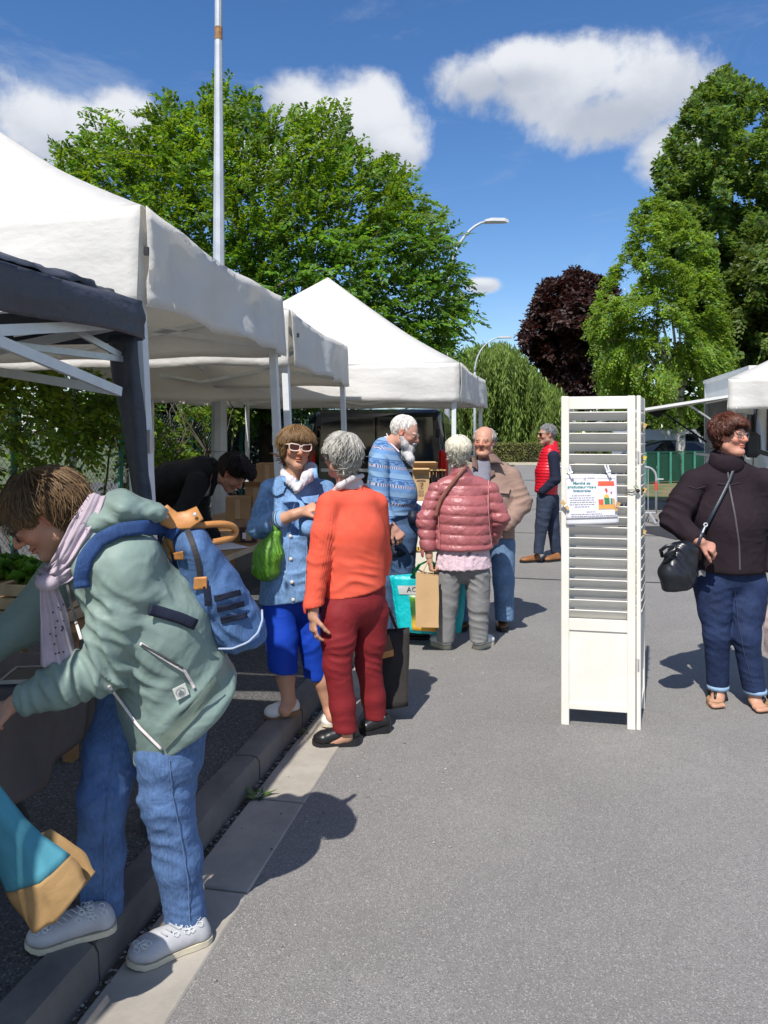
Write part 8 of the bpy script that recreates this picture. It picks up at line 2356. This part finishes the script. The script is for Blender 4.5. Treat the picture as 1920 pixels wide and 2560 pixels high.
def carton(label, c, size, yaw=0., open_=False, group='cardboard boxes on the stalls', m=None):
    """box of separate walls with flaps"""
    m = m or M_card; ax = (np.array([math.cos(yaw), math.sin(yaw), 0]), np.array([-math.sin(yaw), math.cos(yaw), 0]), UP)
    w, d, h = size; c = np.asarray(c, float); T = Thing('cardboard_box', label, 'box', c, group)
    def q(x, y, z): return c + ax[0] * x + ax[1] * y + ax[2] * z
    for s_ in (-1, 1):
        T.part('wall', MB().box(q(0, s_ * (d / 2 - .003), h / 2), (w, .005, h), ax), m)
        T.part('wall', MB().box(q(s_ * (w / 2 - .003), 0, h / 2), (.005, d - .011, h), ax), m)
    T.part('base', MB().box(q(0, 0, .003), (w - .011, d - .011, .005), ax), m)
    if open_:
        for s_ in (-1, 1): T.part('flap', MB().prism([q(-w / 2, s_ * d / 2, h), q(w / 2, s_ * d / 2, h), q(w / 2, s_ * (d / 2 + .07), h + .05), q(-w / 2, s_ * (d / 2 + .07), h + .05)], UP * .004), m)
    else:
        T.part('flap', MB().box(q(0, -d / 4, h + .002), (w, d / 2 - .002, .004), ax), m); T.part('flap', MB().box(q(0, d / 4, h + .002), (w, d / 2 - .002, .004), ax), m)
    T.part('tape', MB().box(q(0, -d / 2 - .0012, h * .55), (.045, .002, h * .8), ax), mat('tape', (.42, .28, .15), .35))
    return T, q
bt_ = Thing('back_table', 'table at the back carrying plain cardboard boxes left of the denim woman', 'table', R(-2.8, 7.3, PH))
tbox(bt_, 'top', -3.3, -2.25, 6.6, 8.0, .70, .74, M_tabw)
for (u, v) in ((-2.35, 6.7), (-3.2, 6.7), (-2.35, 7.9), (-3.2, 7.9)): bt_.part('leg', MB().bar(R(u, v, PH), R(u, v, .70), .05, .05, RV), M_tabw)
def onh(px, z, h): return np.array([(px - CX) * z / FPX, z, h])
carton('plain brown box left of the denim woman, lowest of the three', onh(597, 7.3, .742), (.22, .28, .25), .1)
carton('taller brown box beside the denim woman\'s shoulder', onh(643, 7.55, .742), (.20, .3, .34), .05, True)
carton('dark brown box topmost behind the denim woman\'s shoulder', onh(672, 7.9, 1.09), (.22, .26, .20), .0)
carton('brown box under the topmost box behind the denim woman', onh(672, 7.9, .742), (.25, .3, .34), .0)
# paper bags and a dark tea box on the polished table
def paper_bag(name, label, c, w, d, h, yaw, m, handles=None, group=None, lean=0.):
    T = Thing(name, label, 'bag', c, group); c = np.asarray(c, float)
    ax0, ax1 = np.array([math.cos(yaw), math.sin(yaw), 0]), np.array([-math.sin(yaw), math.cos(yaw), 0])
    mb = MB(); n = 8
    ring = lambda z: [(-w / 2, -d / 2), (-w * .17, -d / 2 - .004 * z), (w * .17, -d / 2 + .004 * z), (w / 2, -d / 2), (w / 2 - .012 * z, 0), (w / 2, d / 2), (-w / 2, d / 2), (-w / 2 + .012 * z, 0)]
    secs = [np.array([c + ax0 * (x + .002 * math.sin(9 * zz + i)) + ax1 * (y * (1 - .25 * zz)) + UP * (h * zz + lean * x * zz) for i, (x, y) in enumerate(ring(zz))]) for zz in np.linspace(0, 1, 7)]
    V = np.vstack(secs); m_ = len(secs)
    F = [(i * n + k, i * n + (k + 1) % n, (i + 1) * n + (k + 1) % n, (i + 1) * n + k) for i in range(m_ - 1) for k in range(n)] + [tuple(range(n))[::-1]]
    T.part('body', mb.add(V, F), m)
    if handles:
        for s_ in (-1, 1):
            top = c + ax1 * s_ * d * .36 + UP * h
            T.part('handle', MB().tube([top - ax0 * w * .2, top - ax0 * w * .12 + UP * handles, top + ax0 * w * .12 + UP * handles, top + ax0 * w * .2], .003, 6), m, smooth=True)
    return T, ax0, ax1
paper_bag('paper_bag', 'small crumpled paper bag on the polished table', onh(601, 5.75, .782), .10, .07, .16, .2, M_card)
tea, q = carton('small dark box with a white label on the polished table', onh(622, 5.7, .782), (.12, .09, .10), .1, False, 'things on the polished table', mat('dark_box', (.05, .02, .018), .5))
tea.part('label', MB().box(q(-.03, -.048, .05), (.025, .002, .045), (np.array([math.cos(.1), math.sin(.1), 0]), np.array([-math.sin(.1), math.cos(.1), 0]), UP)), M_paper)

# ================================================================== beer stall
cz_ = 7.35; ch = .955
bs_ = Thing('beer_counter', 'beer stall counter with a white printed banner behind the pink jacket woman', 'counter', np.array([.33, cz_, 0]))
x0, x1 = (905 - CX) * cz_ / FPX, (1150 - CX) * cz_ / FPX
bs_.part('top', MB().cbox(np.array([(x0 + x1) / 2, cz_ + .3, ch - .02]), (x1 - x0, .62, .035), .004), M_tabw)
for x in (x0 + .06, x1 - .06):
    for y in (.06, .54): bs_.part('leg', MB().bar(np.array([x, cz_ + y, KH if x < -.1 else 0.0]), np.array([x, cz_ + y, ch - .04]), .04, .04, RV), M_tleg)
ban = Thing('beer_banner', 'white banner with a round gold ringed emblem and the word BIERE', 'banner', np.array([(x0 + x1) / 2, cz_ - .02, .5]))
by_ = cz_ - .022
ban.part('sheet', MB().grid(lambda u, v: np.array([x0 + .28 + u * (x1 - x0 - .30), by_ + .006 * math.sin(u * 7 + v * 2), ch - .005 - v * .86]), 20, 16, thick=.002, flip=True), mat('banner_white', (.72, .74, .76), .5, .02, 4, .05, 6), smooth=True)
def bpt(px, py, off=.012): return P(px, py, by_ - off)
rc_ = bpt(1078, 1372); M_gold = mat('gold_print', (.42, .27, .10), .5, .1, 30, 0)
ban.part('emblem_disc', MB().prism([rc_ + .225 * np.array([math.cos(a), 0, math.sin(a)]) for a in np.linspace(0, 6.283, 33)[:-1]], (0, -.001, 0)), mat('emblem_cream', (.72, .67, .56), .6, .03, 6, 0))
ban.part('emblem_ring', MB().tube([rc_ + np.array([.228 * math.cos(a), -.002, .228 * math.sin(a)]) for a in np.linspace(0, 6.283, 41)], .0055, 5, False), M_gold, smooth=True)
ban.part('name_band', MB().prism([bpt(1014, 1369, .015), bpt(1150, 1362, .015), bpt(1150, 1376, .015), bpt(1017, 1382, .015)], (0, -.001, 0)), mat('band_dark', (.035, .028, .025), .6, .1, 20, 0))
V, F = text_mesh('BIERE', .058, bpt(1036, 1374, .019), np.array([1, 0, .05]), UP, bold=.0015); ban.part('lettering', (V, F), mat('letter_gold', (.72, .48, .12), .5, .1, 30, 0))
for (s_, px, py, sz) in (('n', 1042, 1269, .075), ('e', 1045, 1293, .06), ('ère', 1037, 1308, .075), ('n', 1062, 1290, .06)):
    V, F = text_mesh(s_, sz, bpt(px, py, .014), np.array([1, 0, .03]), UP); ban.part('lettering', (V, F), mat('letter_grey', (.16, .18, .20), .6, .05, 20, 0))
for px in (1026, 1031): ban.part('pillar_line', MB().bar(bpt(px, 1312, .013), bpt(px - 3, 1352, .013), .002, .004), mat('line_grey', (.4, .42, .46), .6, .05, 20, 0))
bx_, q = carton('kraft beer box with a dark printed mark on the beer counter', onh(1053, 7.45, ch), (.155, .16, .245), -.06, True, 'cardboard boxes on the stalls', M_card2)
axb = np.array([math.cos(-.06), math.sin(-.06), 0])
bx_.part('printed_bar', MB().box(q(0, -.0825, .185), (.085, .002, .010), (axb, np.array([-axb[1], axb[0], 0]), UP)), mat('brown_ink', (.07, .04, .025), .7, .05, 20, 0))
V, F = text_mesh('?', .085, q(.008, -.084, .135), axb, UP, bold=.001); bx_.part('printed_mark', (V, F), _mats['brown_ink'])
for k in range(4): bx_.part('printed_line', MB().box(q(0, -.0825, .085 - k * .014), (.05, .0015, .003), (axb, np.array([-axb[1], axb[0], 0]), UP)), _mats['brown_ink'])
bx2, _ = carton('open kraft bottle box behind the marked one on the beer counter', onh(1062, 7.75, ch), (.24, .16, .30), .0, True, 'cardboard boxes on the stalls', M_card2)
M_bot = mat('brown_bottle', (.012, .006, .003), .1, .05, 5, 0, spec=.6)
for k, px in enumerate((1079, 1087, 1095, 1103, 1111)):
    b_ = onh(px, 7.62 + .05 * (k % 2), ch)
    T = Thing('beer_bottle', ('leftmost', 'second from left', 'middle', 'second from right', 'rightmost')[k] + ' of the five dark beer bottles on the counter', 'bottle', b_, 'beer bottles on the counter')
    T.part('glass', MB().lathe(b_, [(.030, 0), (.032, .01), (.032, .15), (.026, .18), (.014, .21), (.0135, .265), (.015, .27)], 14), M_bot, smooth=True)
    T.part('cap', MB().lathe(b_ + UP * .27, [(.0165, 0), (.0155, .010), (.011, .013)], 12), M_gold)
    T.part('label', MB().lathe(b_ + UP * .05, [(.0325, 0), (.0325, .07)], 14), M_card2)

# ================================================================== bags carried or set down
# turquoise shopper held by the woman in pink
tq = Thing('shopping_bag', 'turquoise woven shopping bag with a printed landscape held by the pink jacket woman', 'bag', P(1050, 1560, 5.75))
M_turq = cloth('turquoise_weave', (.004, .42, .46), .4, .05, .6, 18, 200, .4)
tz = 5.74
def tqp(u, v, side):
    # u across, v down the bag
    tl, tr_, bl, br = P(976, 1440, tz), P(1165, 1430, tz + .05), P(1000, 1572, tz), P(1150, 1578, tz + .05)
    q = L3(L3(tl, tr_, u), L3(bl, br, u), v)
    return q + np.array([0, side * (.05 + .05 * v) * (.35 + .65 * math.sin(math.pi * min(1, max(0, u)))), 0]) + .008 * fbm(np.array([u * 4, v * 4, side * 3.]), 2) * np.array([1, 1, 0])
tqb = tq.part('front', MB().grid(lambda u, v: tqp(u, v, -1), 18, 12, thick=.003, flip=True), M_turq, smooth=True)
tq.part('back', MB().grid(lambda u, v: tqp(u, v, 1), 18, 12, thick=.003, flip=False), M_turq, smooth=True)
tq.part('gusset', MB().grid(lambda u, v: L3(tqp(0, v, -1), tqp(0, v, 1), u) + np.array([-.012 * math.sin(math.pi * u), 0, 0]), 4, 12, thick=.003, flip=False), M_turq, smooth=True)
tq.part('gusset', MB().grid(lambda u, v: L3(tqp(1, v, -1), tqp(1, v, 1), u) + np.array([.012 * math.sin(math.pi * u), 0, 0]), 4, 12, thick=.003, flip=True), M_turq, smooth=True)
tq.part('base', MB().grid(lambda u, v: L3(tqp(u, 1, -1), tqp(u, 1, 1), v), 10, 3, thick=.003), M_turq)
def tql(u, v): return tqp(u, v, -1) + np.array([0, -.006, 0])
tq.part('grey_label', MB().grid(lambda u, v: tql(.07 + u * .40, .17 + v * .16), 8, 3, thick=.001, flip=True), mat('label_grey', (.45, .47, .46), .6), parent=tqb)
V, F = text_mesh('AOU', .055, tql(.30, .24) + np.array([0, -.004, 0]), np.array([1, 0, .03]), UP); tq.part('lettering', (V, F), mat('label_ink', (.04, .04, .045), .6, bump=0), parent=tqb)
t = NT('landscape_print'); n1_ = t.rng(t.noise(9, 4, .6), .4, .6)
zz = t.sep(); h_ = t.rng(zz[2], .02, .17, 0, 1)
c_ = t.mix(t.rng(zz[2], -.02, .10), t.mix(n1_, (.75, .33, .02), (.65, .45, .05)), t.mix(n1_, (.03, .10, .03), (.10, .28, .03)))
c_ = t.mix(t.rng(zz[2], .20, .26), c_, t.mix(n1_, (.12, .30, .60), (.62, .68, .75)))
tq.part('printed_picture', MB().grid(lambda u, v: tql(.21 + u * .6, .34 + v * .62), 12, 8, thick=.001, flip=True), t.done(c_, .4), parent=tqb, smooth=True)
hp = P(1074, 1402, 5.56)
M_hgr = cloth('green_webbing', (.01, .28, .06), .6, .06, .1, 40)
for (a, b_) in ((tqp(.28, .02, -1), tqp(.62, .02, -1)), (tqp(.30, .02, 1), tqp(.6, .02, 1))):
    tq.part('handle', MB().tube([a, L3(a, hp, .55) + np.array([-.02, 0, .02]), hp + np.array([0, 0, .006]), L3(b_, hp, .55) + np.array([.02, 0, .02]), b_], .015, 8, True, None, .22), M_hgr, smooth=True)
# kraft carrier in the same hand
kb_ = P(1068, 1566, 5.50)
kr, a0_, a1_ = paper_bag('paper_carrier', 'flat brown paper carrier bag hanging from the pink jacket woman\'s hand', kb_, .165, .06, .375, -.08, M_card2, None, None, -.12)
for s_ in (-1, 1):
    top = kb_ + np.array([0, s_ * .02, .375])
    kr.part('handle', MB().tube([top - np.array([.035, 0, 0]), hp + np.array([-.012, s_ * .01, .0]), hp + np.array([.012, s_ * .01, 0]), top + np.array([.045, 0, 0])], .003, 6), M_card2, smooth=True)
# dark tote held by the woman in orange
dz = 4.26
tt_ = Thing('tote_bag', 'dark brown tote bag with a tan leather tab beside the red trousers', 'bag', P(975, 1755, dz))
M_tote = cloth('tote_canvas', (.030, .026, .024), .8, .1, .25, 9, 200)
def ttp(u, v, side):
    tl, tr_, bl, br = P(905, 1582, dz), P(1024, 1570, dz), P(925, 1768, dz), P(1020, 1752, dz)
    return L3(L3(tl, tr_, u), L3(bl, br, u), v) + np.array([0, side * (.02 + .055 * v), 0]) + .010 * fbm(np.array([u * 3, v * 3, side * 2.]), 2) * np.array([.3, 1, 0])
tt_.part('front', MB().grid(lambda u, v: ttp(u, v, -1), 10, 12, thick=.003, flip=True), M_tote, smooth=True)
tt_.part('back', MB().grid(lambda u, v: ttp(u, v, 1), 10, 12, thick=.003), M_tote, smooth=True)
for u_, fl_ in ((0, False), (1, True)): tt_.part('gusset', MB().grid(lambda u, v: L3(ttp(u_, v, -1), ttp(u_, v, 1), u), 4, 12, thick=.003, flip=fl_), M_tote, smooth=True)
tt_.part('base', MB().grid(lambda u, v: L3(ttp(u, 1, -1), ttp(u, 1, 1), v), 8, 3, thick=.003), M_tote)
tt_.part('leather_tab', MB().grid(lambda u, v: P(952 + 32 * u, 1632 - 8 * u + 16 * v, dz - .066), 4, 2, thick=.002, flip=True), M_tan)
tt_.part('leather_tab', MB().add([P(962, 1600, dz - .055), P(972, 1585, dz - .052), P(984, 1626, dz - .064), P(954, 1634, dz - .066)], [(0, 3, 2, 1)]), mat('tab_brown', (.16, .075, .04), .6))
hh_ = P(962, 1508, 4.17)
for s_ in (-1, 1): tt_.part('handle', MB().tube([P(925, 1578, dz + s_ * .02), hh_ + np.array([-.02, s_ * .015, -.03]), hh_ + np.array([.02, s_ * .015, -.03]), P(992, 1574, dz + s_ * .02)], .008, 8, True, None, .5), M_tote, smooth=True)
# teal and tan cloth bag hanging into the frame at lower left
kz = 1.90
tl_ = Thing('cloth_bag', 'turquoise cloth bag with a tan bottom hanging at the lower left corner', 'bag', P(90, 2200, kz))
M_teal = cloth('teal_cloth', (.075, .27, .34), .85, .08, .25, 12, 260)
M_jute = cloth('tan_cloth', (.34, .21, .09), .9, .12, .25, 14, 160)
left = [P(-170, 1840, kz + .05), P(-50, 2080, kz), P(17, 2222, kz - .02), P(76, 2312, kz - .02)]
mid_ = [P(-130, 1830, kz), P(8, 2040, kz - .03), P(97, 2210, kz - .06), P(135, 2310, kz - .05)]
right = [P(-90, 1850, kz + .02), P(60, 2042, kz), P(170, 2144, kz), P(226, 2196, kz)]
def crv(L, t): 
    q = np.array(L); s = t * (len(L) - 1); return np.array([np.interp(s, range(len(L)), q[:, i]) for i in range(3)])
def sheet(u, v):
    a, m_, b_ = crv(left, v), crv(mid_, v), crv(right, v)
    q = L3(a, m_, u * 2) if u < .5 else L3(m_, b_, u * 2 - 1)
    return q + np.array([0, -.02 * abs(math.sin(2 * math.pi * u)) * v, 0]) + .006 * fbm(np.array([u * 5, v * 4, 1.]), 2) * np.array([1, 1, 1])
tl_.part('upper_cloth', MB().grid(lambda u, v: sheet(u, v * .67), 16, 16, thick=.004, flip=True), M_teal, smooth=True)
tl_.part('lower_cloth', MB().grid(lambda u, v: sheet(u, .67 + v * .33) + np.array([0, -.003, 0]), 16, 10, thick=.005, flip=True), M_jute, smooth=True)
tl_.part('back_cloth', MB().grid(lambda u, v: sheet(u, .5 + v * .52) + np.array([-.01 * (1 - v), .05 + .03 * math.sin(math.pi * u), -.005]), 16, 16, thick=.004), M_jute, smooth=True)
tl_.part('handle', MB().tube([P(-150, 1832, kz + .05), P(-190, 1700, kz + .02), P(-120, 1610, kz + .3), P(-110, 1700, kz + .1), P(-100, 1850, kz + .02)], .012, 8, True, None, .4), M_jute, smooth=True)
# printed carrier at the right edge
pc_ = paper_bag('printed_bag', 'patterned carrier bag at the right edge beside the fleece woman\'s leg', P(1945, 1640, 4.5), .12, .10, .32, .1, cloth('print_red_white', (.55, .45, .44), .6, .5, .2, 10), .16)
